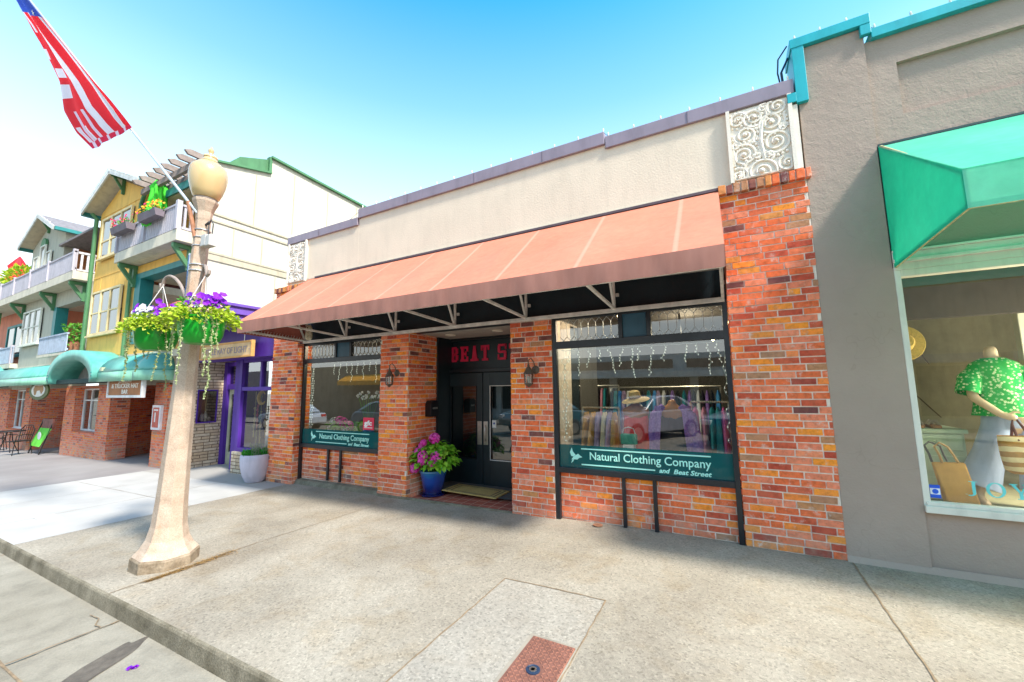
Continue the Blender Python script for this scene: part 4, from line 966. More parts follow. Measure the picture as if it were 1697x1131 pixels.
# free edge of the cloth, from the lower end upwards (pole distance, point in metres)
FE = [(1.00,(-6.168,-3.190,4.296)), (1.12,(-6.756,-3.200,4.693)), (1.32,(-7.294,-3.220,5.170)), (1.55,(-7.339,-3.290,5.562)), (1.75,(-7.386,-3.390,5.821)), (1.95,(-7.365,-3.470,5.984)), (2.20,(-7.340,-3.570,6.155)), (2.45,(-7.264,-3.670,6.242)), (2.75,(-7.344,-3.760,6.478))]
def lerp_free(k):
    for (k0,a),(k1,c) in zip(FE[:-1],FE[1:]):
        if k <= k1: return Vector(a).lerp(Vector(c), (k-k0)/(k1-k0))
    return Vector(FE[-1][1])
nr, nc = 90, 26
vs, uvs = [], []
for i in range(nr+1):
    k = 1.0+1.75*i/nr
    P0 = S0+SD*k; Q = lerp_free(k)
    w = Q-P0; P0 = P0-w*.07-SD.cross(w).normalized()*-.02; nrm = SD.cross(w).normalized()
    for j in range(nc+1):
        t = j/nc; amp = .045*math.sin(PI*min(1,t*1.1)+.0)*(.6+.4*math.cos(k*3))
        p = P0+w*t+nrm*(amp*math.sin(t*9+k*2.2)+.012*math.sin(t*20+k*6)*t)
        vs.append(p); uvs.append((t, i/nr))
me = bpy.data.meshes.new("cloth"); me.from_pydata(vs, [], [(i*(nc+1)+j,i*(nc+1)+j+1,(i+1)*(nc+1)+j+1,(i+1)*(nc+1)+j) for i in range(nr) for j in range(nc)])
uv = me.uv_layers.new(name="UVMap")
for lo_ in me.loops: uv.data[lo_.index].uv = uvs[lo_.vertex_index]
for p in me.polygons: p.use_smooth = True
fm, fn_, fbs = nodes("flag_cloth"); uvn = N(fn_, "ShaderNodeUVMap"); uvn.uv_map = "UVMap"
su = N(fn_, "ShaderNodeSeparateXYZ"); fn_.links.new(uvn.outputs[0], su.inputs[0]); U, Vv = su.outputs[0], su.outputs[1]
nz = noise(fn_, uvn.outputs[0], 4, 3, .5)
# folds swing the stripes sideways towards the lower hem
lowf = math_(fn_, 'MAXIMUM', 0, math_(fn_, 'SUBTRACT', .62, Vv))
du = math_(fn_, 'ADD', U, math_(fn_, 'MULTIPLY', math_(fn_, 'SUBTRACT', nz, .5), math_(fn_, 'MULTIPLY', lowf, .28)))
red = ramp(fn_, du, [(0,(.80,.004,.016)),(.07,(.80,.76,.80)),(.16,(.80,.004,.016)),(.36,(.80,.76,.80)),(.50,(.80,.004,.016)),(.74,(.80,.76,.80)),(.80,(.80,.004,.016)),(.90,(.80,.70,.76)),(.95,(.80,.004,.016))], 'CONSTANT')
# the fly end folds over: short slanted stripes near the hem and two white patches on the left
dg_ = math_(fn_, 'FRACT', math_(fn_, 'ADD', math_(fn_, 'MULTIPLY', U, 5.2), math_(fn_, 'MULTIPLY', Vv, 9)))
hem = math_(fn_, 'LESS_THAN', Vv, .022)
red = mix(fn_, hem, red, ramp(fn_, dg_, [(0,(.72,.003,.05)),(.72,(.80,.66,.76))], 'CONSTANT'))
def patch(u0,u1,v0,v1):
    a = math_(fn_,'MULTIPLY',math_(fn_,'GREATER_THAN',U,u0),math_(fn_,'LESS_THAN',U,u1)); c = math_(fn_,'MULTIPLY',math_(fn_,'GREATER_THAN',Vv,v0),math_(fn_,'LESS_THAN',Vv,v1)); return math_(fn_,'MULTIPLY',a,c)
leftred = patch(.52,1.0,.09,.62)
red = mix(fn_, leftred, red, (.80,.004,.016))
for pt in ((.74,1.0,.235,.30),(.72,.92,.335,.385),(.93,1.0,.43,.50)): red = mix(fn_, patch(*pt), red, (.80,.74,.79))
sw = math_(fn_, 'FRACT', math_(fn_,'ADD',math_(fn_, 'MULTIPLY', U, 4.5),math_(fn_,'MULTIPLY',Vv,1.5)))
red = mix(fn_, math_(fn_,'MULTIPLY',patch(.42,1.0,.022,.17), math_(fn_,'GREATER_THAN',sw,.76)), red, (.78,.62,.72))
blue = math_(fn_, 'GREATER_THAN', Vv, math_(fn_, 'ADD', .76, math_(fn_, 'MULTIPLY', U, .03)))
fn_.links.new(mix(fn_, blue, red, (.02,.07,.45)), fbs.inputs['Base Color']); fbs.inputs['Roughness'].default_value = .75
fbs.inputs['Subsurface Weight'].default_value = 0.0
# thin cloth lets some sun through
tl_ = N(fn_, "ShaderNodeBsdfTranslucent"); fn_.links.new(mix(fn_, blue, red, (.02,.07,.45)), tl_.inputs[0]); ms_ = N(fn_, "ShaderNodeMixShader"); ms_.inputs[0].default_value = .4
fn_.links.new(fbs.outputs[0], ms_.inputs[1]); fn_.links.new(tl_.outputs[0], ms_.inputs[2]); fn_.links.new(ms_.outputs[0], fn_.nodes["Material Output"].inputs[0])
me.materials.append(fm); cl = bpy.data.objects.new("cloth", me); COL.objects.link(cl); put(cl, fg)
stw = MB()
def vert(i,j): return Vector(vs[i*(nc+1)+j])
for (kk,t,r) in ((2.53,.42,.042),(2.40,.72,.034),(2.39,.22,.034),(2.66,.7,.04),(2.66,.25,.04)):
    i = int((kk-1)/1.75*nr); j = int(t*nc); c0 = vert(i,j); a_ = (vert(min(i+1,nr),j)-c0).normalized(); b_ = (vert(i,min(j+1,nc))-c0); b_ = (b_-a_*b_.dot(a_)).normalized(); n_ = a_.cross(b_)
    for sgn in (1,-1):
        pts = [c0+n_*.006*sgn+(a_*math.cos(PI*q/5)+b_*math.sin(PI*q/5))*(r if q%2==0 else r*.4) for q in range(10)]
        stw.add([c0+n_*.006*sgn]+pts, [(0,1+q,1+(q+1)%10) for q in range(10)])
stw.build("star", M("white_stars",(.80,.80,.84),.7), cl, recalc=False)

# ------------------------------------------------------------ foliage helpers and hanging baskets
def leafmat(name, c1, c2, c3=None, trans=.3):
    m, nt, b = nodes(name); oi = N(nt, "ShaderNodeNewGeometry"); 
    st = [(0, c1), (.6, c2)] + ([(1, c3)] if c3 else [])
    c = ramp(nt, oi.outputs['Random Per Island'], st); nt.links.new(c, b.inputs['Base Color']); b.inputs['Roughness'].default_value = .55; b.inputs['Specular IOR Level'].default_value = .3
    t = N(nt, "ShaderNodeBsdfTranslucent"); nt.links.new(c, t.inputs[0]); ms = N(nt, "ShaderNodeMixShader"); ms.inputs[0].default_value = trans
    nt.links.new(b.outputs[0], ms.inputs[1]); nt.links.new(t.outputs[0], ms.inputs[2]); nt.links.new(ms.outputs[0], nt.nodes["Material Output"].inputs[0]); return m
def leaf(b, p, d, L, w, up=None, fold=.25, rn=random):
    p = Vector(p); d = Vector(d).normalized(); u = Vector(up) if up else Vector((rn.uniform(-1,1),rn.uniform(-1,1),rn.uniform(.2,1)))
    s = d.cross(u); 
    if s.length < 1e-3: s = d.orthogonal()
    s.normalize(); n = s.cross(d).normalized()
    a = p; m1 = p+d*L*.45; e = p+d*L-n*L*.12
    b.add([a, m1+s*w+n*w*fold, e, m1-s*w+n*w*fold, m1], [(0,1,4),(4,1,2),(0,4,3),(4,2,3)])
def flower(b, p, d, r, n=5, cup=.35, rn=random):
    p = Vector(p); d = Vector(d).normalized(); a = d.orthogonal().normalized(); c = d.cross(a); t0 = rn.uniform(0,6)
    vs_ = [p]
    for i in range(2*n):
        t = t0+PI*i/n; q = r if i%2==0 else r*.82
        vs_.append(p+(a*math.cos(t)+c*math.sin(t))*q+d*r*cup)
    b.add(vs_, [(0,1+i,1+(i+1)%(2*n)) for i in range(2*n)])
mLime = leafmat("lime_leaf", (.26,.42,.015), (.42,.55,.03), (.55,.58,.10)); mLeafG = leafmat("mid_green_leaf", (.05,.22,.02), (.12,.36,.04), (.22,.45,.06))
mIvy = leafmat("ivy_leaf", (.22,.34,.10), (.42,.48,.22), (.60,.62,.42)); mPurple = leafmat("purple_petal", (.16,.01,.42), (.26,.015,.55), (.22,.02,.50), .25); mWhiteP = leafmat("white_petal", (.78,.76,.80), (.80,.79,.82), None, .25)
mPinkP = leafmat("pink_petal", (.75,.03,.38), (.85,.10,.52), (.88,.30,.62), .25); mPale = leafmat("pale_bloom", (.72,.52,.34), (.78,.62,.48), (.72,.42,.52), .25)
mPot = M("green_plastic", (.008,.30,.02), .28, .06, 4, spec=.5)
def basket(c, hook, lab, seed, left):
    rn = random.Random(seed); t = thing("hanging_basket", lab, "hanging basket", c, "flower baskets hung from the street lamp")
    R = .172
    b = MB(); b.lathe([(.08,-.15),(.12,-.148),(.155,-.115),(.175,-.06),(.186,.02),(.190,.085),(.203,.088),(.204,.108),(.192,.11),(.180,.09),(.05,.085)], c, 32); po = b.build("bowl", mPot, t, smooth=True)
    b = MB()
    for k in range(3):
        a = 2*PI*k/3+.4; b.tube([c+Vector((R*math.cos(a),R*math.sin(a),.10)), hook+Vector((0,0,.0))], .0035, 4)
    b.tube([hook+Vector((0,0,-.02)),hook+Vector((.012,0,.012)),hook+Vector((0,0,.03))], .005, 5); b.build("hanger_wire", mWhiteMetal, t)
    # lime skirt of foliage
    b = MB(); 
    for _ in range(1250):
        a = rn.uniform(0,2*PI); 
        if left is not None and rn.random() < .45: a = rn.gauss(left, .8)
        r = rn.uniform(.03,1)**.5*.285; z = .10+rn.uniform(0,.16)*(1-r/.34)+rn.uniform(-.02,.05)
        if r > .19: z -= (r-.19)*rn.uniform(.2,1.0)
        d = Vector((math.cos(a),math.sin(a),rn.uniform(-.8,.6))); leaf(b, c+Vector((r*math.cos(a),r*math.sin(a),z)), d, rn.uniform(.03,.06), rn.uniform(.010,.019), rn=rn)
    b.build("lime_foliage", mLime, t, recalc=False)
    b = MB()
    for _ in range(260):
        a = rn.uniform(0,2*PI); r = rn.uniform(0,1)**.5*.17; z = .10+rn.uniform(0,.17)
        leaf(b, c+Vector((r*math.cos(a),r*math.sin(a),z)), (math.cos(a),math.sin(a),rn.uniform(-.2,1)), rn.uniform(.03,.05), .012, rn=rn)
    b.build("green_foliage", mLeafG, t, recalc=False)
    def blooms(name, mat, n, spread, z0, z1, r0, r1, ang=None, sig=.9, n_=5):
        b = MB()
        for _ in range(n):
            a = rn.uniform(0,2*PI) if ang is None else rn.gauss(ang, sig)
            r = spread*rn.uniform(.2,1)**.6; z = z0+(z1-z0)*rn.random()
            flower(b, c+Vector((r*math.cos(a),r*math.sin(a),z)), (math.cos(a)*.7+.35,math.sin(a)*.7-.5,rn.uniform(0,.9)), rn.uniform(r0,r1), n_, rn=rn)
        b.build(name, mat, t, recalc=False)
    return t, blooms, rn
def trails(t, c, rn, spots):
    for (a, L) in spots:
        b = MB(); p = c+Vector((.165*math.cos(a),.165*math.sin(a),.10)); pts = [p]; q = p+Vector((.045*math.cos(a),.045*math.sin(a),-.02)); pts.append(q)
        n = max(4,int(L/.05)); dx = rn.uniform(-.05,.05)
        for i in range(n):
            q = q+Vector((rn.uniform(-.012,.012)+dx*.2,rn.uniform(-.012,.012),-L/n)); pts.append(q)
        b.tube(pts, .003, 4)
        for i in range(1,len(pts)):
            for _ in range(8):
                u = rn.random(); pp = pts[i-1]*(1-u)+pts[i]*u; leaf(b, pp, (rn.uniform(-1,1),rn.uniform(-1,1),rn.uniform(-.6,.5)), rn.uniform(.016,.030)*(1-.35*i/n), rn.uniform(.008,.014), rn=rn)
        b.build("trailing_ivy", mIvy, t, recalc=False)
t, bl_, rn = basket(BK[0], HK[0], "nearer green basket with purple petunias hanging from the right arm of the street lamp", 3, None); c = BK[0]
bl_("purple_petunias", mPurple, 52, .19, .19, .33, .026, .038, ang=.3, sig=1.2); bl_("white_petunias", mWhiteP, 30, .17, .14, .26, .018, .030); bl_("pale_blooms", mPale, 60, .20, .10, .22, .010, .018, ang=-.1, sig=.7)
trails(t, c, rn, [(-2.2,.30),(-1.5,.45),(-.3,.55),(0.1,.30),(-1.15,.62),(-.05,.75)])
t, bl_, rn = basket(BK[1], HK[1], "farther green basket of white petunias hanging from the left arm of the street lamp", 8, -.3); c = BK[1]
bl_("white_petunias", mWhiteP, 110, .20, .12, .28, .020, .034, ang=-2.2, sig=1.1); bl_("purple_petunias", mPurple, 34, .19, .22, .35, .026, .038)
trails(t, c, rn, [(-2.6,.45),(-2.9,.30),(-1.8,.55),(-1.5,.35),(-.2,.55),(0.0,.65),(3.0,.3)])
# ------------------------------------------------------------ small things at the shop front
mLan = M("verdigris_iron", (.12,.09,.065), .6, .25, 30, .2, 80, metal=.3)
mFrost = glass("lantern_glass", .10, (.85,.85,.82))
def lantern(x, z, lab):
    t = thing("wall_lantern", lab, "wall lantern", (x,0,z), "lanterns on the brick pillars")
    b = MB(); b.lathe([(.052,0),(.055,.01),(.04,.022),(.02,.03)], (0,0,0), 20); 
    b.v = [(x+.035+a, -c_, z+.02+b_) for (a,b_,c_) in b.v]; b.build("backplate", mLan, t, smooth=True)
    b = MB(); b.tube([(x+.035,-.02,z+.04),(x+.03,-.05,z+.12),(x+.01,-.09,z+.165),(x-.015,-.115,z+.14),(x-.015,-.115,z+.09)], .007, 6); b.build("arm", mLan, t, smooth=True)
    c = (x-.015,-.115,z)
    b = MB(); b.lathe([(.072,-.035),(.066,-.025),(.045,.01),(.028,.045),(.014,.06),(.018,.072),(.010,.085),(.014,.095),(.001,.105)], c, 8, rot=PI/8); b.build("roof", mLan, t)
    b = MB(); b.lathe([(.050,-.15),(.050,-.035)], c, 12); g = b.build("glass_chimney", mFrost, t, smooth=True)
    b = MB(); b.lathe([(.012,-.15),(.013,-.08),(.008,-.06)], c, 8); b.build("candle", M("candle_wax_%s"%t.name,(.75,.72,.62),.5), g, smooth=True)
    b = MB()
    for k in range(4):
        a = PI/4+k*PI/2; b.bar((c[0]+.052*math.cos(a),c[1]+.052*math.sin(a),c[2]-.155),(c[0]+.056*math.cos(a),c[1]+.056*math.sin(a),c[2]-.03),.007)
    b.lathe([(.010,-.20),(.03,-.18),(.055,-.165),(.055,-.15)], c, 8, rot=PI/8); b.build("cage", mLan, t)
lantern(-2.20, 1.77, "bronze lantern on the brick pillar between the door and the large window")
lantern(-4.60, 1.80, "bronze lantern on the brick pillar left of the entrance")
t = thing("mailbox", "small black mailbox on the side of the brick pillar in the entrance", "mailbox", (-4.25,.50,1.25))
b = MB(); b.prism([(.40,1.12),(.60,1.12),(.60,1.33),(.56,1.38),(.44,1.38),(.40,1.33)], 'x', -4.335, -4.21); b.build("box", M("gloss_black",(.01,.01,.012),.35), t, bevel=.006)
b = MB(); b.box(-4.209,-4.206,.44,.56,1.24,1.27); b.build("slot_plate", mSteel, t)
# door mat
o = MB().box(-3.95,-3.0,.36,.80,-.052,-.038).build("door_mat", M("coir",(.52,.36,.12),.98,.2,60,.6,200), None); tag(o, "tan coir door mat with dark border lines on the red tiles", "door mat")
o.rotation_euler = (0,.018,0); 
mb_ = MB()
for d in (.05,.11):
    a,c,e,f = -3.95+d,-3.0-d,.36+d*.6,.80-d*.6
    for q in ((a,c,e,e+.012),(a,c,f-.012,f),(a,a+.018,e+.012,f-.012),(c-.018,c,e+.012,f-.012)): mb_.box(q[0],q[1],q[2],q[3],-.038,-.036)
mb_.build("mat_border", M("mat_dark",(.16,.10,.05),.95), o)
# blue pot with hydrangea
pc = Vector((-4.12,.36,gz(-4.12)+.01))
t = thing("potted_hydrangea", "glossy cobalt pot of magenta hydrangeas beside the brick entrance", "potted plant", pc)
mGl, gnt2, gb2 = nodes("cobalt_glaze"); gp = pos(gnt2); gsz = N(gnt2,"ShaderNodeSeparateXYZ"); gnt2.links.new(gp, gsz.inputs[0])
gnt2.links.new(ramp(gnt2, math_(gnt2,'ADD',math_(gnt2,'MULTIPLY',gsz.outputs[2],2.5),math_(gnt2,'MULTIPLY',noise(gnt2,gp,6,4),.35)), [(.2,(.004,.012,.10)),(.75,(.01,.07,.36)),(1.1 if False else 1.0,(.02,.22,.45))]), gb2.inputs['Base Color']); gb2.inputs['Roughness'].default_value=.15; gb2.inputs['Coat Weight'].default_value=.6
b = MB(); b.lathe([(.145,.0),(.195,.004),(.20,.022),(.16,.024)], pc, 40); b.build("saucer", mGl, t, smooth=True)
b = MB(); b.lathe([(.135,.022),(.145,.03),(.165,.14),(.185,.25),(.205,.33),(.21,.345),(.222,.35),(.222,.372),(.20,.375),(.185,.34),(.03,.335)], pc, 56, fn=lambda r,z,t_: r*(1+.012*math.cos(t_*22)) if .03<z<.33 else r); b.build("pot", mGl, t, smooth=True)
rn = random.Random(4)
b = MB()
for _ in range(22):
    a = rn.uniform(0,2*PI); r = rn.uniform(.15,.38); b.tube([pc+Vector((.06*math.cos(a),.06*math.sin(a),.33)), pc+Vector((r*.6*math.cos(a),r*.6*math.sin(a),.50)), pc+Vector((r*math.cos(a),r*math.sin(a),rn.uniform(.5,.78)))], .005, 5)
b.build("stem", mLeafG, t)
b = MB()
for _ in range(520):
    a = rn.uniform(0,2*PI); el = rn.uniform(-.35,1.4); R = .40*rn.uniform(.55,1)**.7; 
    p = pc+Vector((R*math.cos(el)*math.cos(a)*1.02, R*math.cos(el)*math.sin(a)*.85, .52+R*math.sin(el)*.72))
    if p.x < -4.32 and p.y < .7: p.x = -4.32+rn.uniform(0,.06)
    leaf(b, p, Vector((math.cos(a),math.sin(a),rn.uniform(-.9,.2))), rn.uniform(.07,.12), rn.uniform(.026,.042), up=(rn.uniform(-.3,.3),rn.uniform(-.5,0),1), rn=rn)
b.build("leaves", leafmat("hydrangea_leaf", (.09,.34,.015), (.24,.56,.03), (.48,.70,.08)), t, recalc=False)
for k,(dx,dy,dz,r) in enumerate(((.21,-.20,.60,.075),(.02,-.27,.62,.07),(-.17,-.24,.42,.068),(.10,-.10,.86,.075),(-.14,-.20,.66,.05),(-.10,-.16,.74,.045),(-.03,-.2,.80,.04),(.17,-.24,.52,.06),(.03,-.30,.55,.055))):
    b = MB()
    for _ in range(80):
        v = Vector((rn.gauss(0,1),rn.gauss(0,1),rn.gauss(0,1))).normalized(); flower(b, pc+Vector((dx,dy,dz))+v*r, v, .023, 4, rn=rn)
    b.build("flower_head", mPinkP, t, recalc=False)
# pale round planter
pc = Vector((-8.05,-.10,gz(-8.05)))
t = thing("planter", "rounded pale lavender planter with low greenery beside the brick pillar", "planter", pc)
b = MB(); b.lathe([(.13,0),(.16,.01),(.22,.14),(.255,.30),(.265,.42),(.258,.50),(.248,.515),(.232,.51),(.225,.46),(.02,.46)], pc, 40); b.build("pot", M("lavender_clay",(.50,.47,.54),.7,.06,6,.1,90), t, smooth=True)
b = MB()
for _ in range(420):
    a = rn.uniform(0,2*PI); r = .23*rn.random()**.5; leaf(b, pc+Vector((r*math.cos(a),r*math.sin(a),.47+rn.uniform(0,.10))), (math.cos(a)*.5,math.sin(a)*.5,rn.uniform(.2,1)), rn.uniform(.04,.075), .014, rn=rn)
b.build("leaves", leafmat("parsley_leaf",(.02,.20,.02),(.05,.33,.03),(.12,.42,.05)), t, recalc=False)
b = MB()
for _ in range(90):
    a = rn.uniform(0,2*PI); p = pc+Vector((.1*math.cos(a)+.07,.1*math.sin(a),.48)); q = p+Vector((rn.uniform(-.08,.10),rn.uniform(-.06,.06),rn.uniform(.12,.26))); b.bar(p,q,.003)
b.build("grass_blades", leafmat("reed",(.20,.26,.14),(.34,.36,.26)), t, recalc=False)
# iron cover in the pavement
t = thing("valve_cover", "rusty red diamond-plate iron cover set in the pavement", "utility cover", (-1.04,-2.45,.004))
mCov = M("rusted_plate", (.30,.13,.085), .75, .15, 12, .2, 120, spec=.3)
b = MB(); b.box(-1.18,-.905,-2.70,-2.245,-.02,.008); b.build("plate", mCov, t, bevel=.003)
b = MB()
for i in range(11):
    for j in range(18):
        x = -1.168+.0245*i; y = -2.69+.0245*j
        if (x+1.05)**2+(y+2.53)**2 < .0021: continue
        a = PI/4 if (i+j)%2 else -PI/4; d = Vector((math.cos(a)*.009,math.sin(a)*.009,0)); b.bar(Vector((x+.012,y+.012,.0095))-d, Vector((x+.012,y+.012,.0095))+d, .0055, .004)
b.build("tread", mCov, t)
b = MB(); b.add([(x,y,.0082) for x,y in ((-1.176,-2.696),(-.909,-2.696),(-.909,-2.249),(-1.176,-2.249))],[(0,1,2,3)]); b.build("tread_grime", M("plate_grime",(.19,.08,.055),.8,.2,20), t, recalc=False)
b = MB(); b.lathe([(.040,.0),(.040,.0125),(.036,.0135),(.034,.0115),(.001,.0115)], (-1.05,-2.53,0), 28); ld = b.build("lock_cap", M("navy_cap",(.02,.04,.08),.5), t)
b = MB(); b.lathe([(.022,.0118),(.022,.0142),(.013,.0142),(.013,.0118)], (-1.05,-2.53,0), 8); b.build("lock_ring", mSteel, ld)
b = MB(); frame_rect(b, -1.215,-.87,-2.735,-2.21,0,1,.03); b2 = MB()
for q in ((-1.205,-1.182,-2.72,-2.225),(-.903,-.88,-2.72,-2.225),(-1.182,-.903,-2.72,-2.702),(-1.182,-.903,-2.243,-2.225)): b2.box(q[0],q[1],q[2],q[3],-.01,.0035)
b2.build("collar", M("collar_cement",(.30,.26,.20),.95), t)
o = MB().lathe([(.055,0),(.055,.006),(.045,.009),(.001,.009)],(-1.40,-.06,0),20).build("drain_cap", mRust, None, smooth=True); tag(o, "small round rusty cap in the pavement below the large window", "drain cap")
o = MB().box(-8.62,-8.1,-2.75,-2.55,gz(-8.4)-.02,gz(-8.4)+.004).build("meter_lid", M("old_lid",(.46,.44,.40),.9,.2,20), None, bevel=.002); tag(o, "flat grey rectangular lid in the bright new pavement slab", "utility cover"); o.rotation_euler=(0,0,0)
o = MB(); rn = random.Random(2)
for k in range(5): flower(o, (-3.42+.012*rn.uniform(-1,1),-3.42+.012*rn.uniform(-1,1),gz(-3.42)-.12), (rn.uniform(-1,1),rn.uniform(-1,1),1), .02, rn=rn)
o = o.build("fallen_petunia", mPurple, None, recalc=False); tag(o, "fallen purple petunia lying on the damp stain in the gutter", "flower")

# ------------------------------------------------------------ shop window contents
def cloth(name, c, c2=None, sc=8): return M(name, c, .9, .15, sc, .1, 120, col2=c2)
def garment(b, cx, cy, z1, z0, w1, w0, d=.09, n=28, folds=7, amp=.10, rn=random):
    ph = rn.uniform(0,6); rings = []; m = 9
    base = len(b.v)
    for i in range(m+1):
        t = i/m; z = z1+(z0-z1)*t; sh = min(1, t*6+.25); w = (w1+(w0-w1)*t)*sh; dd = d*(.5+.7*t)
        for k in range(n):
            a = 2*PI*k/n; q = 1+amp*t*math.sin(folds*a+ph)
            b.v.append((cx+w*q*math.cos(a), cy+dd*q*math.sin(a), z))
    for i in range(m):
        for k in range(n): b.f.append([base+i*n+k, base+i*n+(k+1)%n, base+(i+1)*n+(k+1)%n, base+(i+1)*n+k]); b.a.append(None)
def dress_form(x, y, z0, label, top, skirt, cardigan=None):
    t = thing("mannequin", label, "mannequin", (x,y,.56))
    b = MB(); b.lathe([(.13,0),(.13,.01),(.015,.02),(.012,.15)], (x,y,.562), 16); b.build("stand", mSteel, t, smooth=True)
    skin_body("body", M("bronze_shell_%s"%t.name,(.40,.16,.06),.4), [(x,y,z0+.0),(x,y,z0+.22),(x,y,z0+.42),(x,y,z0+.50),(x,y,z0+.56),(x-.17,y,z0+.40),(x+.17,y,z0+.40)], [(0,1),(1,2),(2,3),(3,4),(2,5),(2,6)], [(.11,.08),(.10,.075),(.11,.07),.05,.045,.05,.05], t)
    b = MB(); garment(b, x, y, z0+.47, z0-.05, .14, .17, .10); b.build("top", top, t, smooth='all')
    b = MB(); garment(b, x, y, z0+.0, z0-.38, .15, .20, .12, folds=9); b.build("skirt", skirt, t, smooth='all')
    if cardigan:
        b = MB(); 
        for s_ in (-1,1):
            b.tube([(x+s_*.09,y-.01,z0+.47),(x+s_*.20,y-.02,z0+.36),(x+s_*.26,y-.04,z0+.10),(x+s_*.27,y-.06,z0-.10)], [.05,.07,.06,.075], 12, cap=False)
            vsr = []
            for i in range(9):
                u = i/8; z = z0+.48-.62*u
                for j in range(6):
                    a = (.25+.75*j/5)*PI/2; vsr.append((x+s_*(.05+.04*u+.16*math.sin(a)*(1+.15*u)), y-.13*math.cos(a)*(1+.2*u)+.005*math.sin(9*u+j), z))
            b.add(vsr, [(i*6+j,i*6+j+1,(i+1)*6+j+1,(i+1)*6+j) for i in range(8) for j in range(5)])
        b.build("cardigan", cardigan, t, smooth='all')
    return t
red = cloth("red_cloth", (.70,.03,.04), (.80,.10,.10)); purp = cloth("violet_knit", (.24,.12,.48), (.40,.24,.62), 40); blackc = cloth("black_cloth",(.02,.02,.03)); bluec = cloth("cobalt_cloth",(.03,.20,.62),(.10,.40,.75)); mag = cloth("magenta_cloth",(.55,.06,.30),(.70,.16,.40)); olive = cloth("ochre_cloth",(.42,.22,.05),(.60,.34,.10)); lil = cloth("lilac_cloth",(.30,.20,.38),(.45,.35,.50)); teal_c = cloth("teal_cloth",(.02,.22,.26)); pinkc = cloth("rose_cloth",(.65,.25,.35)); whitec = cloth("white_linen",(.66,.66,.68)); lt_blue = cloth("sky_cotton",(.30,.46,.72),(.42,.58,.80))
dress_form(-1.05,.60,.84,"mannequin in scarlet dress under a wide straw hat in the large shop window", red, red)
dress_form(-.62,.66,.84,"mannequin in purple cardigan over black top in the large shop window", blackc, lil, purp)
ht = MB(); ht.lathe([(.205,-.02),(.19,-.005),(.12,.012),(.086,.02),(.082,.07),(.072,.11),(.045,.125),(.001,.128)], (0,0,0), 32)
ho = ht.build("sun_hat", M("natural_straw",(.58,.42,.22),.9,.15,50,.4,160), None, smooth=True); ho.scale = (.86,.86,.9); ho.location = (-1.05,.60,1.40); ho.rotation_euler = (.18,-.12,0); tag(ho, "wide-brimmed natural straw hat on the scarlet-dressed mannequin", "hat")
b = MB(); b.lathe([(.087,.02),(.086,.042)],(0,0,0),28); hb = b.build("hat_band", M("tan_band",(.30,.18,.08),.8), ho, smooth=True); hb.location = (0,0,0)
# handbag on the ledge
t = thing("handbag", "small mint handbag on the ledge below the straw hat in the large window", "bag", (-1.10,.36,.56))
b = MB(); b.box(-1.20,-1.0,.33,.39,.86,.99); b.v = [(x,y,z-.0) for x,y,z in b.v]; b.build("bag_body", M("mint_leather",(.10,.42,.32),.5), t, bevel=.02)
b = MB(); b.box(-1.17,-1.03,.30,.42,.561,.86); b.build("plinth_block", whitec, t, bevel=.01)
b = MB(); b.tube([(-1.18,.36,.98),(-1.16,.36,1.05),(-1.10,.36,1.07),(-1.04,.36,1.05),(-1.02,.36,.98)], .006, 6); b.build("handle", whitec, t, smooth=True)
# clothes rails
rn = random.Random(9)
def rail(x0, x1, y, z, label, cols, L=.7):
    t = thing("clothes_rail", label, "clothes rail", ((x0+x1)/2,y,0))
    b = MB(); b.tube([(x0,y,z),(x1,y,z)], .014, 8)
    for x in (x0,x1): b.tube([(x,y,.56 if y<.95 else .0),(x,y,z)], .014, 8)
    b.build("frame", mSteel, t)
    x = x0+.05; i = 0
    while x < x1-.04:
        b = MB(); L_ = L*rn.uniform(.7,1.05); garment(b, x, y, z-.06, z-.06-L_, .035, .045, .20, 16, 4, .2, rn); 
        b.build("garment", cols[i%len(cols)] if rn.random()<.6 else rn.choice(cols), t, smooth='all'); x += rn.uniform(.06,.10); i += 1
rail(-1.80,-1.30,.75,1.28,"short rail of ochre and lilac clothes at the left of the large window",[olive,lil,olive,cloth("cream_knit",(.60,.52,.38)),lil],.62)
rail(-.42,.0,.80,1.36,"short rail of magenta and teal clothes at the right of the large window",[mag,pinkc,mag,teal_c,teal_c],.66)
rail(-1.9,-.1,2.6,1.55,"long rail of dark clothes across the shop behind the window mannequins",[blackc,teal_c,bluec,lil,whitec,blackc,purp],.8)
rail(-3.9,-2.2,4.6,1.6,"farthest rail of mixed clothes at the back of the shop",[blackc,pinkc,teal_c,olive,whitec],.8)
rail(-6.6,-5.4,2.4,1.5,"rail of dark and grey clothes behind the left shop window",[blackc,lil,whitec,teal_c],.8)
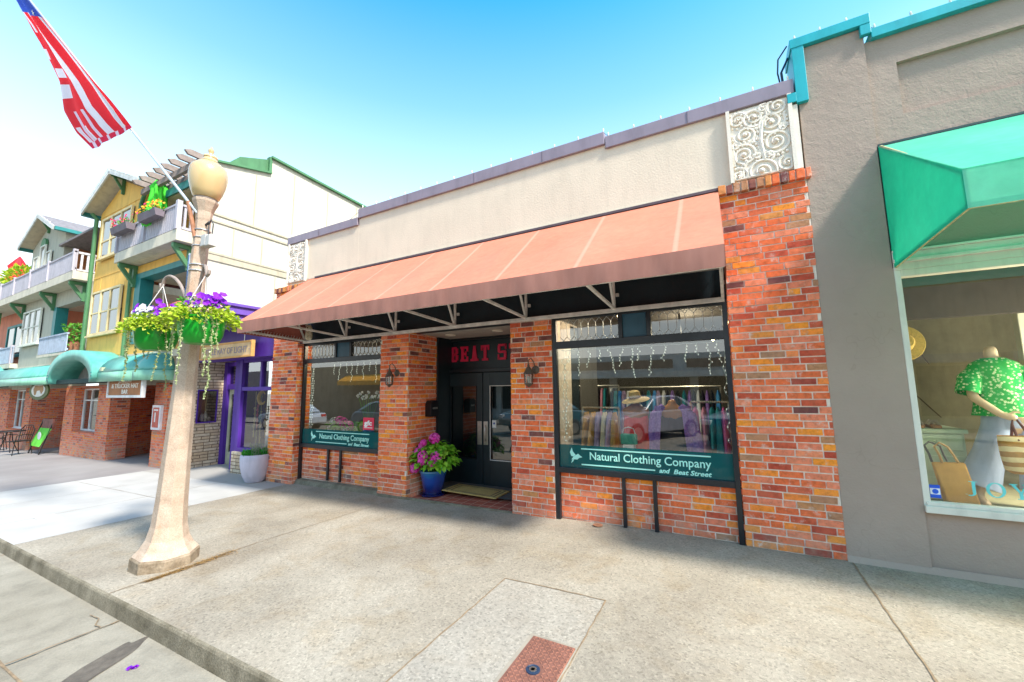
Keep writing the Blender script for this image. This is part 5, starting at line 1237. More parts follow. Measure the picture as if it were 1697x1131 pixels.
# left window display
t = thing("flower_arrangement", "pink and white hydrangea arrangement in the left shop window", "flowers", (-6.35,.50,.56))
b = MB(); b.lathe([(.06,0),(.09,.02),(.10,.14),(.08,.22),(.085,.24)], (-6.35,.50,.56), 20); b.build("vase", whitec, t, smooth=True)
b = MB()
for _ in range(160):
    a = rn.uniform(0,2*PI); r = rn.uniform(.05,.30); leaf(b, (-6.35+r*math.cos(a)*1.3,.50+r*math.sin(a)*.6,.86+rn.uniform(-.06,.12)), (math.cos(a),math.sin(a),rn.uniform(-.4,.4)), .09, .03, rn=rn)
b.build("leaves", mLeafG, t, recalc=False)
for dx,dz,mt in ((-.26,.30,mWhiteP),(-.10,.26,mWhiteP),(.04,.42,mPinkP),(.20,.36,mPinkP),(-.06,.44,mPinkP),(.12,.26,mWhiteP),(-.2,.42,mWhiteP)):
    b = MB()
    for _ in range(45):
        v = Vector((rn.gauss(0,1),rn.gauss(0,1),rn.gauss(0,1))).normalized(); flower(b, Vector((-6.35+dx,.44,.56+dz))+v*.075, v, .022, 4, rn=rn)
    b.build("flower_head", mt, t, recalc=False)
dress_form(-5.15,.62,.84,"mannequin in pale blue jacket at the right of the left shop window", whitec, blackc, lt_blue)
t = thing("glass_vase", "tall blue glass vase in the left shop window", "vase", (-5.72,.5,.56)); b = MB(); b.lathe([(.10,0),(.12,.1),(.11,.25),(.05,.36),(.05,.45),(.07,.48)], (-5.72,.5,.56), 24); b.build("vessel", M("blue_glass",(.02,.16,.42),.1), t, smooth=True)
t = thing("vase_of_stems", "clear vase of pale stems in the left shop window", "vase", (-5.95,.7,.56)); b = MB()
for k in range(9): b.tube([(-5.95,.7,.56),(-5.95+.02*(k-4),.7,1.0),(-5.95+.07*(k-4),.7,1.45+.05*math.sin(k*2))], .004, 5)
b.build("stems", mLeafG, t); b = MB()
for k in range(9):
    for _ in range(8): flower(b, (-5.95+.07*(k-4)+rn.uniform(-.03,.03),.7+rn.uniform(-.03,.03),1.45+.05*math.sin(k*2)+rn.uniform(-.03,.03)), (rn.uniform(-1,1),-1,.3), .02, rn=rn)
b.build("blossoms", mWhiteP, t, recalc=False)
# icicle lights just behind the panes
mIc = emis("fairy_bulb", (1,.97,.88), .12); mIcW = M("white_flex", (.50,.55,.50), .5)
def icicles(label, x0, x1, y, z, drops, side, loc):
    t = thing("icicle_lights", label, "fairy lights", loc, "icicle lights inside the shop windows")
    w = MB(); w.tube([(x0+(x1-x0)*i/30, y, z-.012*abs(math.sin(i*1.3))) for i in range(31)], .0035, 4); w.build("main_wire", mIcW, t)
    for (x, L) in drops:
        w = MB(); pts = []; n = max(3,int(L/.03)); xx = x
        for i in range(n+1): pts.append((xx, y+.004*math.sin(i), z-L*i/n)); xx += rn.uniform(-.016,.016)
        w.tube(pts, .003, 5); s_ = w.build("strand", mIcW, t); b = MB()
        for i in range(1,n+1): 
            q = Vector(pts[i]); b.lathe([(.003,0),(.0045,.006),(.004,.015),(.001,.02)], q+Vector((rn.choice((-.011,.008)),0,-.012)), 5)
        b.build("bulb_row", mIc, s_)
    for xs_ in side:
        w = MB(); pts = [(xs_+rn.uniform(-.03,.03)*(1), y+.01, z-.10-i*.045) for i in range(24)]; w.tube(pts, .0028, 5); s_ = w.build("strand", mIcW, t); b = MB()
        for q in pts: b.lathe([(.003,0),(.0045,.006),(.004,.015),(.001,.02)], Vector(q)+Vector((.008,0,0)), 5)
        b.build("bulb_row", mIc, s_)
icicles("white icicle light strands hanging inside the large window", -1.84,-.02,.075,2.03, [(-1.72,.15),(-1.60,.32),(-1.49,.22),(-1.35,.15),(-1.22,.30),(-1.06,.22),(-.93,.36),(-.88,.16),(-.73,.34),(-.60,.18),(-.36,.20),(-.27,.13),(-.17,.34),(-.07,.22)], [-1.82,-1.79,-.005,], (-.9,.075,2.03))
icicles("white icicle light strands hanging inside the left window", -6.98,-5.05,.21,2.06, [(-6.3,.2),(-6.15,.3),(-6.0,.18),(-5.85,.34),(-5.7,.2),(-5.55,.3),(-5.4,.16),(-5.25,.36),(-5.12,.28)], [-6.96,-6.90,-6.93], (-6,.21,2.06))
# lit spots on the shop ceiling and their real light
for k,(x,y,z,l_) in enumerate(((-1.42,1.5,2.66,"lit ceiling spot nearest the large window on its left"),(-1.28,2.2,2.62,"second lit ceiling spot behind the leaded transom"),(-.7,3.2,2.50,"lit ceiling spot in the middle of the shop"),(.1,2.8,2.6,"lit ceiling spot near the right wall of the shop"),(-1.9,4.2,2.55,"lit ceiling spot far back on the left of the shop"),(-.2,4.6,2.52,"farthest lit ceiling spot at the back of the shop"))):
    s = MB(); s.ball((x,y,z),.024,12,8); o = s.build("spot_lamp", emis("spot_bulb%d"%k,(1,.70,.32),10), None, smooth=True); tag(o, l_, "lamp", "lit spots in the clothing shop")
    h_ = MB(); h_.tube([(x,y,z+.03),(x,y,2.9)], .02, 8); h_.build("stem", mBlackFrame, o)
for (x,y,e) in ((-1.0,1.0,24),(-.6,3.4,20),(-6.0,1.0,20),(-3.4,3.4,20)):
    lp = bpy.data.lights.new("shop_light", 'POINT'); lp.energy = e; lp.shadow_soft_size = .2; lp.color = (1,.80,.56); lo = bpy.data.objects.new("shop_light", lp); COL.objects.link(lo); lo.location = (x,y,2.55)
# ------------------------------------------------------------ purple gift shop
ps = thing("purple_shop", "narrow purple-painted shop front with sandstone piers between the brick buildings", "building", (-9.6,.3,-.2))
mPur = M("violet_paint", (.075,.022,.27), .5, .12, 4, .1, 50, spec=.4)
mPurL = M("violet_canopy", (.15,.08,.40), .5, .1, 3)
def stone_mat():
    m, nt, b = nodes("ledge_sandstone"); p = pos(nt)
    sx = N(nt,"ShaderNodeSeparateXYZ"); nt.links.new(p, sx.inputs[0]); gn = N(nt,"ShaderNodeNewGeometry"); sn = N(nt,"ShaderNodeSeparateXYZ"); nt.links.new(gn.outputs['True Normal'], sn.inputs[0])
    side = math_(nt,'GREATER_THAN',math_(nt,'ABSOLUTE',sn.outputs[0]),.6)
    u = math_(nt,'ADD',math_(nt,'MULTIPLY',sx.outputs[0],math_(nt,'SUBTRACT',1,side)),math_(nt,'MULTIPLY',sx.outputs[1],side))
    cb = N(nt,"ShaderNodeCombineXYZ"); nt.links.new(math_(nt,'ADD',u,math_(nt,'MULTIPLY',noise(nt,p,2,2),.1)), cb.inputs[0]); nt.links.new(sx.outputs[2], cb.inputs[1])
    bt = N(nt,"ShaderNodeTexBrick"); bt.offset=.37; bt.squash=.55; bt.squash_frequency=3; bt.inputs['Scale'].default_value=1; bt.inputs['Brick Width'].default_value=.30; bt.inputs['Row Height'].default_value=.072; bt.inputs['Mortar Size'].default_value=.008
    bt.inputs['Color1'].default_value=(.52,.38,.24,1); bt.inputs['Color2'].default_value=(.62,.52,.38,1); bt.inputs['Mortar'].default_value=(.16,.10,.06,1)
    nt.links.new(cb.outputs[0], bt.inputs['Vector']); nt.links.new(mix(nt,1.0,bt.outputs['Color'],ramp(nt,noise(nt,p,14,4),[(.3,.8),(.7,1.15)]),'MULTIPLY'), b.inputs['Base Color']); b.inputs['Roughness'].default_value=.9
    bump(nt,b,bt.outputs['Fac'],.6,-.02); return m
mStone = stone_mat()
b = MB(); b.box(-12.0,-11.2,.15,.45,-.35,1.0-.18); b.box(-12.0,-11.2,.45,1.2,-.35,3.0); b.box(-12.0,-11.2,.15,.45,1.62,3.0); b.box(-12.0,-11.2,.15,.24,.82,1.62)
b = MB(); b.box(-12.0,-11.2,.15,1.2,-.35,.82); b.box(-12.0,-11.2,.15,1.2,1.62,3.0); b.box(-12.0,-11.2,.15,.235,.82,1.62); b.box(-12.0,-11.2,.67,1.2,.82,1.62)
b.build("stone_pier", mStone, ps)
b = MB(); b.box(-9.55,-7.86,.22,.9,-.3,.28); b.build("stone_plinth", mStone, ps, bevel=.01)
b = MB(); b.box(-11.9,-11.25,.235,.67,.82,.84); b.box(-11.205,-11.185,.235,.262,.82,1.62); b.box(-11.205,-11.185,.643,.67,.82,1.62); b.box(-11.205,-11.185,.262,.643,.82,.85); b.box(-11.205,-11.185,.262,.643,1.59,1.62)
sw = b.build("window", mPur, ps); b = MB(); b.quad((-11.2,.262,.85),(-11.2,.643,.85),(-11.2,.643,1.59),(-11.2,.262,1.59)); b.build("pane", glass("niche_glass",.12), sw, recalc=False)
b = MB(); b.quad((-11.7,.235,.82),(-11.7,.67,.82),(-11.7,.67,1.62),(-11.7,.235,1.62)); b.build("niche_back", M("honey_wood",(.45,.24,.07),.6), sw, recalc=False)
b = MB()
for (y,z,h) in ((.32,.85,.42),(.45,.85,.22),(.52,.85,.26),(.60,.85,.12)): b.lathe([(.03,0),(.05,h*.3),(.045,h*.6),(.015,h*.85),(.001,h)], (-11.4,y,z), 12)
b.build("figurine", M("cream_figures",(.62,.52,.42),.5,.2,20), sw, smooth=True)
# fascia and canopy
b = MB(); b.box(-11.2,-7.862,.04,.4,2.27,3.05); b.build("fascia", mPur, ps)
b = MB(); b.box(-12.2,-8.1,-.80,.2,3.02,3.20); b.prism([(-.80,3.02),(.15,3.02),(.15,2.92),(-.62,2.92)],'x',-12.15,-8.15); b.prism([(-.84,3.16),(-.84,3.22),(.2,3.22),(.2,3.16)],'x',-12.24,-8.06); b.build("canopy", mPurL, ps, bevel=.01)
# bay window and door
b = MB()
b.box(-9.55,-9.45,.28,.42,.28,2.30); b.box(-8.02,-7.9,.28,.42,.28,2.30); b.box(-9.45,-8.02,.29,.41,2.20,2.30); b.box(-9.45,-8.02,.29,.41,1.58,1.66); b.box(-9.45,-8.02,.27,.41,.28,.36); b.box(-8.80,-8.74,.30,.40,1.66,2.20)
bw = b.build("window", mPur, ps, bevel=.004)
b = MB(); b.quad((-9.45,.35,.36),(-8.02,.35,.36),(-8.02,.35,1.58),(-9.45,.35,1.58)); b.build("pane", glass("bay_glass",.22), bw, recalc=False)
for a,c in ((-9.45,-8.80),(-8.74,-8.02)):
    b = MB(); b.quad((a,.35,1.66),(c,.35,1.66),(c,.35,2.20),(a,.35,2.20)); b.build("transom_pane", glass("bay_transom%d"%(a>-9),.30), bw, recalc=False)
b = MB(); b.box(-11.2,-11.05,.78,.92,-.25,2.30); b.box(-10.2,-10.05,.78,.92,-.25,2.30); b.box(-11.05,-10.2,.80,.90,1.62,1.75); b.box(-11.05,-10.2,.80,.90,2.2,2.30); b.box(-10.05,-9.5,.45,.90,-.25,2.3); b.build("door_frame", mPur, ps, bevel=.004)
b = MB(); b.box(-11.05,-10.96,.86,.90,-.22,1.62); b.box(-10.30,-10.2,.86,.90,-.22,1.62); b.box(-10.96,-10.30,.86,.90,1.5,1.62); b.box(-10.96,-10.30,.86,.90,-.22,.1); dd = b.build("door", M("pale_door",(.45,.44,.30),.5), ps)
b = MB(); b.quad((-10.96,.88,.1),(-10.30,.88,.1),(-10.30,.88,1.5),(-10.96,.88,1.5)); b.build("pane", mGlassDark, dd, recalc=False)
b = MB(); b.quad((-11.05,.86,1.75),(-10.2,.86,1.75),(-10.2,.86,2.2),(-11.05,.86,2.2)); b.build("transom_pane", mGlassDark, ps, recalc=False)
b = MB(); b.quad((-11.1,2.5,-.2),(-7.9,2.5,-.2),(-7.9,2.5,2.6),(-11.1,2.5,2.6)); b.quad((-7.9,.45,-.2),(-7.9,2.5,-.2),(-7.9,2.5,2.6),(-7.9,.45,2.6)); b.quad((-11.1,.9,2.5),(-7.9,.4,2.5),(-7.9,2.5,2.5),(-11.1,2.5,2.5)); b.quad((-11.1,.9,.27),(-7.9,.4,.27),(-7.9,2.5,.27),(-11.1,2.5,.27))
b.build("interior_room", M("cream_room",(.50,.44,.34),.8), ps, recalc=False)
# hanging charms in the bay window
mBr = M("rattan",(.55,.34,.14),.8,.2,40)
for k,(x,z) in enumerate(((-8.98,1.42),(-8.32,1.42))):
    b = MB(); b.tube([(x+.13*math.cos(.7+5.0*i/20), .48, z+.13*math.sin(.7+5.0*i/20)) for i in range(21)], [.012+.026*math.sin(PI*i/20) for i in range(21)], 8); o = b.build("crescent_ornament", mBr, None, smooth=True); tag(o, ("left","right")[k]+" woven crescent ornament hanging in the purple shop window", "ornament", "crescents in the purple shop window")
t = thing("wind_chimes", "cluster of hanging charms and dreamcatchers in the purple shop window", "charms", (-8.7,.5,1.3)); rn = random.Random(6)
pal = [M("charm%d"%i, c, .6) for i,c in enumerate(((.6,.5,.35),(.1,.09,.09),(.5,.1,.25),(.65,.62,.58),(.35,.2,.1),(.08,.2,.3)))]
for k in range(26):
    x = -9.35+1.2*rn.random(); z = 1.3-.2*rn.random(); L = rn.uniform(.2,.75); b = MB(); y = .46+rn.uniform(0,.3); b.tube([(x,y,1.56),(x,y,z)], .003, 4)
    for q in range(5): b.ball((x+rn.uniform(-.02,.02),y,z-L*q/5), rn.uniform(.012,.03), 6, 4)
    b.tube([(x,y,z),(x,y,z-L)], .012, 5); b.build("charm", pal[k%6], t)
# sign
t = thing("hanging_sign", "long wooden shop sign under the purple canopy", "sign", (-9.4,-.1,2.4))
mWood = M("oak_board", (.62,.33,.10), .6, .15, 6, stretch=(1,1,14)); b = MB(); b.box(-10.40,-8.38,-.13,-.09,2.28,2.585); so_ = b.build("board", M("pale_oak",(.66,.46,.24),.6,.1,6), t)
b = MB(); frame_rect(b,-10.42,-8.36,2.265,2.60,-.15,-.08,.035); b.build("frame", mWood, t, bevel=.004)
b = MB(); b.tube([(-10.1,-.11,2.6),(-10.1,-.11,2.95)],.008,5); b.tube([(-8.7,-.11,2.6),(-8.7,-.11,2.95)],.008,5); b.build("chain", mSteel, t)
text_mesh("\u00b7 LITTLE RAY OF LIGHT \u00b7", .19, -10.32, -.134, 2.36, M("faded_ink",(.33,.27,.30),.7), so_, "sign_lettering", 1.86, bold=.001)

# ------------------------------------------------------------ apartment row
ya = thing("yellow_apartments", "yellow gabled apartment building with cream side wall above a brick arcade", "building", (-14.3,0,-.3))
mYel = M("mustard_boards", (.78,.46,.10), .75, .06, 2, .1, 30); mCreamW = M("cream_boards", (.56,.525,.42), .8, .04, 1.5); mTrimG = M("sage_green_trim", (.07,.20,.085), .6, .1, 4); mTealG = M("deep_teal_trim", (.02,.20,.19), .5, .1, 4)
mMaroon = M("maroon_boards", (.13,.035,.03), .8, .15, 5); mCreamS = M("cream_soffit", (.62,.55,.40), .8, .05); mGrayB = M("sage_grey_boards", (.42,.41,.32), .8, .06, 2); mRoof = M("shingle_roof", (.20,.18,.18), .9, .25, 12, .3, 40)
mBlind = M("white_blind", (.66,.66,.64), .7, .03); mWinD = glass("apartment_glass", .25, (.5,.5,.5)); mDeckW = M("deck_fascia_cream", (.58,.53,.41), .7, .06); mPick = M("weathered_pickets", (.42,.40,.44), .8, .2, 9, stretch=(14,14,.6)); mGreyD = M("dim_interior",(.10,.11,.11),.8)
def win(parent, x0, x1, z0, z1, y, n, frame, mid=.5, fw_=.06, arch=False):
    b = MB(); frame_rect(b, x0,x1,z0,z1,y-.03,y+.02,fw_); W = (x1-x0-2*fw_)/n
    for i in range(1,n): b.box(x0+fw_+i*W-fw_/2,x0+fw_+i*W+fw_/2,y-.028,y+.02,z0+fw_,z1-fw_)
    zm = z0+(z1-z0)*mid; b.box(x0+fw_,x1-fw_,y-.02,y+.015,zm-.02,zm+.02); b.box(x0-.06,x1+.06,y-.06,y+.02,z0-.05,z0)
    o = b.build("window", frame, parent)
    for i in range(n):
        a = x0+fw_+i*W+(fw_/2 if i else 0); c = x0+fw_+(i+1)*W-(fw_/2 if i<n-1 else 0)
        g = MB(); g.quad((a,y,z0+fw_),(c,y,z0+fw_),(c,y,z1-fw_),(a,y,z1-fw_)); g.build("pane", mWinD, o, recalc=False)
    g = MB(); g.quad((x0,y+.03,zm),(x1,y+.03,zm),(x1,y+.03,z1),(x0,y+.03,z1)); g.build("blind", mBlind, o, recalc=False)
    g = MB(); g.quad((x0,y+.05,z0),(x1,y+.05,z0),(x1,y+.05,zm),(x0,y+.05,zm)); g.build("dark_room", mGreyD, o, recalc=False)
    return o
def gable(parent, xl, xr, xc, ze, zp, y0, y1, wallm, name="gable_roof"):
    th = .12
    b = MB()
    b.add([(xl,y0,ze),(xc,y0,zp),(xr,y0,ze),(xr,y1,ze),(xc,y1,zp),(xl,y1,ze),(xl,y0,ze-th),(xc,y0,zp-th),(xr,y0,ze-th),(xr,y1,ze-th),(xc,y1,zp-th),(xl,y1,ze-th)],
          [(0,1,4,5),(1,2,3,4)])
    b.build(name, mRoof, parent)
    b = MB(); b.add([(xl,y0-.0,ze-.015),(xc,y0,zp-.015),(xr,y0,ze-.015),(xr,y1,ze-.015),(xc,y1,zp-.015),(xl,y1,ze-.015)], [(0,5,4,1),(1,4,3,2)]); b.build("soffit", mCreamS if wallm is mYel else mCreamS, parent)
    b = MB(); 
    for (a,c) in (((xl,ze),(xc,zp)),((xr,ze),(xc,zp))):
        b.bar((a[0],y0-.02,a[1]-.07),(c[0],y0-.02,c[1]-.07),.04,.15,up=(0,0,1))
    b.build("bargeboard", M("barge_grey_%s"%parent.name,(.62,.62,.58),.6), parent)
    b = MB(); b.box(xr-.02,xr+.12,y0,y1,ze-.14,ze-.02); b.box(xl-.12,xl+.02,y0,y1,ze-.14,ze-.02); b.build("gutter", mTealG, parent)
    b = MB(); b.bar((xc,y0+.02,zp-.16),(xc,.0,zp-.16),.07); b.bar((xc,y0+.1,zp-.2),(xc,-.0,zp-.62),.06); b.bar((xc,-.04,zp-.16),(xc,-.04,zp-.66),.07); b.build("gable_bracket", mTrimG, parent)
def bracket(parent, x, z, y=-.43, name="deck_bracket"):
    b = MB(); b.box(x-.05,x+.05,y+.02,-.0,z-.10,z-.002); b.box(x-.05,x+.05,-.09,-.003,z-.62,z-.10); b.bar((x,y+.06,z-.08),(x,-.06,z-.52),.09,.09); b.build(name, mTrimG, parent)
def picket_rail(parent, x0, x1, y, z0, z1, mat=None, step=.105, posts=(), w=.085):
    mat = mat or mPick; b = MB(); x = x0
    while x < x1-.02: b.box(x,x+w,y-.012,y+.012,z0+.03,z1-.05+random.uniform(-.006,.006)); x += step
    b.box(x0,x1,y-.03,y+.03,z1-.05,z1); b.box(x0,x1,y+.013,y+.04,z0+.06,z0+.12); o = b.build("railing", mat, parent)
    for px in posts:
        q = MB(); q.box(px-.05,px+.05,y-.055,y+.05,z0,z1+.06); q.build("rail_post", mPick, o)
    return o
# yellow: bay wall
b = MB(); b.prism([(-17.8,2.55),(-14.72,2.55),(-14.72,7.55),(-16.1,8.12),(-17.8,7.42)],'y',0,.3); b.build("bay_wall", mYel, ya)
b = MB(); b.box(-14.75,-14.72,.3,3,5.4,7.5); b.box(-14.74,-14.6,0,.3,2.55,7.1); b.box(-14.6,-10.9,0,.3,2.55,2.90); b.box(-14.6,-10.9,0,.3,4.86,5.14); b.box(-14.6,-10.9,1.2,1.4,6.9,7.3); b.box(-10.98,-10.9,0,.3,2.9,7.15); b.build("loggia_wall", mYel, ya)
b = MB()
for z in (5.20,2.66,7.25): b.box(-17.8,-14.72,-.012,0,z,z+.03)
for x in (-17.2,-15.3): b.box(x,x+.02,-.008,0,4.8,5.2)
b.build("belt_trim", mYel, ya)
b = MB(); b.box(-17.85,-10.72,-.03,.3,2.45,2.62); b.build("cream_band", mDeckW, ya)
win(ya, -17.55,-15.35,3.34,4.72,-.06,3,M("pale_yellow_frame",(.78,.62,.32),.6))
win(ya, -17.35,-15.15,5.78,7.10,-.06,3,bpy.data.materials["pale_yellow_frame"],.42)
gable(ya, -18.15,-14.0,-16.1,7.48,8.34,-.36,2.6,mYel)
b = MB(); b.tube([(-17.9,-.2,7.40),(-17.88,-.08,7.25),(-17.88,-.07,2.6)], .055, 8); b.build("downspout", mTrimG, ya, smooth=True)
b = MB(); b.tube([(-14.2,-.1,7.4),(-14.6,-.06,7.0),(-14.66,-.06,5.5)], .05, 8); b.build("downspout", mTrimG, ya, smooth=True)
b = MB(); b.tube([(-14.8,-.06,5.1),(-14.8,-.06,2.6)], .05, 8); b.build("downspout", mTrimG, ya, smooth=True)
b = MB(); b.box(-14.6,-14.25,-.02,.28,2.9,4.86); b.box(-11.3,-10.98,-.02,.28,2.9,4.86); b.box(-14.6,-10.98,-.025,.28,4.74,4.90); b.build("teal_column", mTealG, ya)
b = MB(); b.box(-14.6,-10.92,1.3,1.4,2.9,7.2); b.box(-11.0,-10.98,.3,1.3,2.9,7.0); b.build("recess_wall", mMaroon, ya)
b = MB(); b.box(-14.6,-10.92,.28,1.3,4.80,4.86); b.build("recess_ceiling", mDeckW, ya)
win(ya, -13.9,-12.1,3.2,4.55,1.28,2,mTealG,.99,.09); win(ya, -13.6,-12.2,5.6,6.9,1.28,2,mTealG,.99,.08)
# deck
b = MB(); b.box(-14.85,-11.28,-.43,1.3,5.16,5.44); b.build("deck", mDeckW, ya, bevel=.01)
b = MB()
for y in (-.2,.05,.5,.9): b.box(-14.83,-11.3,y,y+.02,5.152,5.16)
b.build("deck_soffit_joint", mCreamS, ya)
picket_rail(ya, -14.80,-11.33,-.40,5.44,6.10,posts=(-14.78,-13.1,-11.34))
b = MB(); y = -.30
while y < .9: b.box(-11.36,-11.31,y,y+.05,5.5,6.03); y += .13
b.box(-11.38,-11.29,-.34,1.2,6.03,6.08); b.box(-11.38,-11.29,-.34,1.2,5.46,5.52); b.build("side_railing", mPick, ya)
bracket(ya, -14.6, 5.15); bracket(ya, -11.5, 5.15)
# eave with pergola
b = MB(); b.box(-13.9,-10.75,-.12,1.4,6.78,6.86); b.box(-13.9,-10.75,-.16,-.12,6.70,6.90); b.build("eave", mTealG, ya)
b = MB(); b.box(-13.9,-10.75,-.10,1.3,6.70,6.775); b.build("eave_soffit", mCreamS, ya)
pg = MB()
for i in range(8): 
    x = -13.6+.40*i; pg.prism([(-.55,7.10),(1.3,7.10),(1.3,7.24),(-.50,7.24),(-.62,7.18)],'x',x,x+.07)
pg.box(-13.8,-10.8,-.35,-.27,6.95,7.10); pg.box(-13.8,-10.8,-.1,-.02,6.95,7.10); pg.build("pergola", M("grey_timber",(.26,.21,.18),.85,.2,9), ya)
mBat = M("cream_batten", (.42,.375,.27), .8, .05)
# cream side wall facing the clothing shop
b = MB(); b.prism([(-.01,2.4),(9,2.4),(9,7.70),(1.32,7.96),(1.32,7.52),(-.01,7.18)],'x',-10.95,-10.70); b.build("side_wall", mCreamW, ya)
b = MB()
for z in (5.66,5.84,4.86,4.70): b.box(-10.70,-10.67,-.02,9,z,z+.05)
b.box(-10.70,-10.685,-.02,9,4.75,4.86)
b.build("side_trim", mBat, ya)
b = MB()
for y in (.95,2.0,3.1,4.2,5.3,6.6): b.box(-10.70,-10.688,y,y+.03,5.89,7.85-.03*y if y>1.3 else 7.3)
for y in (.5,1.2,2.3,3.2,4.5,5.8): b.box(-10.70,-10.688,y,y+.03,4.91,5.66)
for y in (1.6,3.9,6): b.box(-10.70,-10.688,y,y+.03,2.5,4.70)
b.build("batten", mBat, ya)
b = MB(); b.bar((-10.72,1.30,7.98),(-10.72,9,7.72),.22,.06); b.bar((-10.72,-.2,7.14),(-10.72,1.32,7.53),.2,.05); b.box(-10.80,-10.66,1.26,1.33,7.50,7.98); b.prism([(1.32,7.50),(1.32,7.94),(.55,7.62),(.3,7.3)],'x',-12.4,-10.74); b.build("green_flashing", mTrimG, ya)
# white blocks of balcony glare are real pale walls; brick arcade
def arc(name, boxes, parent): 
    b = MB()
    for q in boxes: b.box(*q)
    return b.build(name, mBrickP, parent)
Z0, Z1 = -.75, 1.80
arc("brick_arcade", [(-12.66,-12.0,-.04,.6,Z0,Z1),(-18.95,-18.1,-.04,.4,Z0,Z1),(-16.25,-15.38,-.04,.4,Z0,Z1),(-18.1,-16.25,-.038,.4,Z0,.40),(-18.1,-16.25,-.038,.4,1.74,Z1),(-16.5,-12.0,1.55,1.7,Z0,Z1+.8)], ya)
b = MB(); b.add([(-15.4,.0,Z0),(-16.46,1.55,Z0),(-16.46,1.55,Z1+.8),(-15.4,.0,Z1),(-15.6,.39,Z0)], [(0,1,2,3)]); b.build("angled_brick_wall", mBrickP, ya, recalc=False)
b = MB(); b.box(-16.4,-12.0,-.02,.12,1.76,2.5); b.box(-16.46,-12.0,.1,1.6,1.80,1.86); b.build("arcade_soffit", mDeckW, ya)
w = win(ya, -18.08,-16.27,.42,1.72,.18,3,M("white_frame",(.70,.70,.68),.5),.72,.05)
b = MB(); b.box(-18.1,-16.25,.1,.2,.38,.42); b.build("sill", mBrickP, ya)
# green barrel canopy with an arch
mCan = M("green_metal_canopy", (.08,.36,.29), .42, .08, 2.5, .05, 20, spec=.5, col2=(.14,.44,.35)); mCan2 = M("pale_green_edge", (.24,.52,.36), .45, .06, 3)
def canopy(parent, x0, x1, round_right=False):
    prof_ = [(-.0,2.56),(-.12,2.555),(-.26,2.52),(-.40,2.43),(-.50,2.31),(-.56,2.18),(-.585,2.10)]
    b = MB(); n = len(prof_)
    b.add([(x0,y,z) for y,z in prof_]+[(x1,y,z) for y,z in prof_], [(i,i+1,n+i+1,n+i) for i in range(n-1)])
    if round_right:
        m = 8; vs2 = []
        for k in range(m+1):
            a = PI/2*k/m
            for y,z in prof_: vs2.append((x1-y*math.sin(a)*1.0, y*math.cos(a), z))
        b.add(vs2, [(k*n+i,k*n+i+1,(k+1)*n+i+1,(k+1)*n+i) for k in range(m) for i in range(n-1)])
    c = b.build("canopy", mCan, parent, smooth='all'); sm = c.modifiers.new("thickness",'SOLIDIFY'); sm.thickness=.02
    b = MB(); b.quad((x0,-.59,1.86),(x1,-.59,1.86),(x1,-.585,2.10),(x0,-.585,2.10))
    if round_right:
        vs2 = []
        for k in range(9):
            a = PI/2*k/8; vs2 += [(x1+.59*math.sin(a),-.59*math.cos(a),1.86),(x1+.585*math.sin(a),-.585*math.cos(a),2.10)]
        b.add(vs2, [(2*k,2*k+1,2*k+3,2*k+2) for k in range(8)])
    e = b.build("canopy_edge", mCan2, c, smooth='all'); sm = e.modifiers.new("thickness",'SOLIDIFY'); sm.thickness=.02
    return c
def arch(parent, xc, hw, zt):
    n = 24; zb_ = 1.86; outer, inner = [], []
    for i in range(n+1):
        a = PI*i/n
        outer.append((xc-hw*math.cos(a), zb_+.12+(zt-zb_-.12)*math.sin(a)**.85)); inner.append((xc-(hw-.26)*math.cos(a), zb_+(zt-.28-zb_)*math.sin(a)**.9))
    b = MB(); vs2 = [(x,-.66,z) for x,z in outer]+[(x,-.66,z) for x,z in inner]+[(x,-.0,z) for x,z in outer]+[(x,-.0,z) for x,z in inner]; m = n+1
    b.add(vs2, [(i,i+1,m+i+1,m+i) for i in range(n)]+[(i,2*m+i,2*m+i+1,i+1) for i in range(n)]+[(m+i,m+i+1,3*m+i+1,3*m+i) for i in range(n)]+[(0,m,3*m,2*m),(n,2*m+n,3*m+n,m+n)])
    c = b.build("canopy_arch", mCan, parent, smooth='all')
    b = MB(); b.box(xc-hw+.1,xc+hw-.1,-.05,-.02,2.0,2.45); b.build("arch_panel", M("arch_grey_%s"%parent.name,(.34,.30,.27),.8), c)
    b = MB(); b.box(xc-hw-.1,xc+hw+.1,-.5,-.06,1.86,1.98); b.build("arch_soffit", M("arch_dark_%s"%parent.name,(.02,.05,.045),.8), c)
    b = MB()
    for s_ in (-1,1):
        for q in range(3): b.ball((xc+s_*(hw-.09-.02*q),-.67,1.96+.08*q), .016, 6, 4)
    b.build("rivet", mTealG, c)
canopy(ya, -14.6, -12.4, True); arch(ya, -16.45, 1.85, 2.80)
for x in (-14.35,-12.9):
    b = MB(); b.box(x-.07,x+.07,-.60,-.52,2.14,2.24); b.tube([(x,-.56,2.2),(x+1.4,-.0,2.62)], .012, 5); b.build("tie_rod", M("canopy_stay",(.40,.44,.30),.5), ya) if x < -13 else None
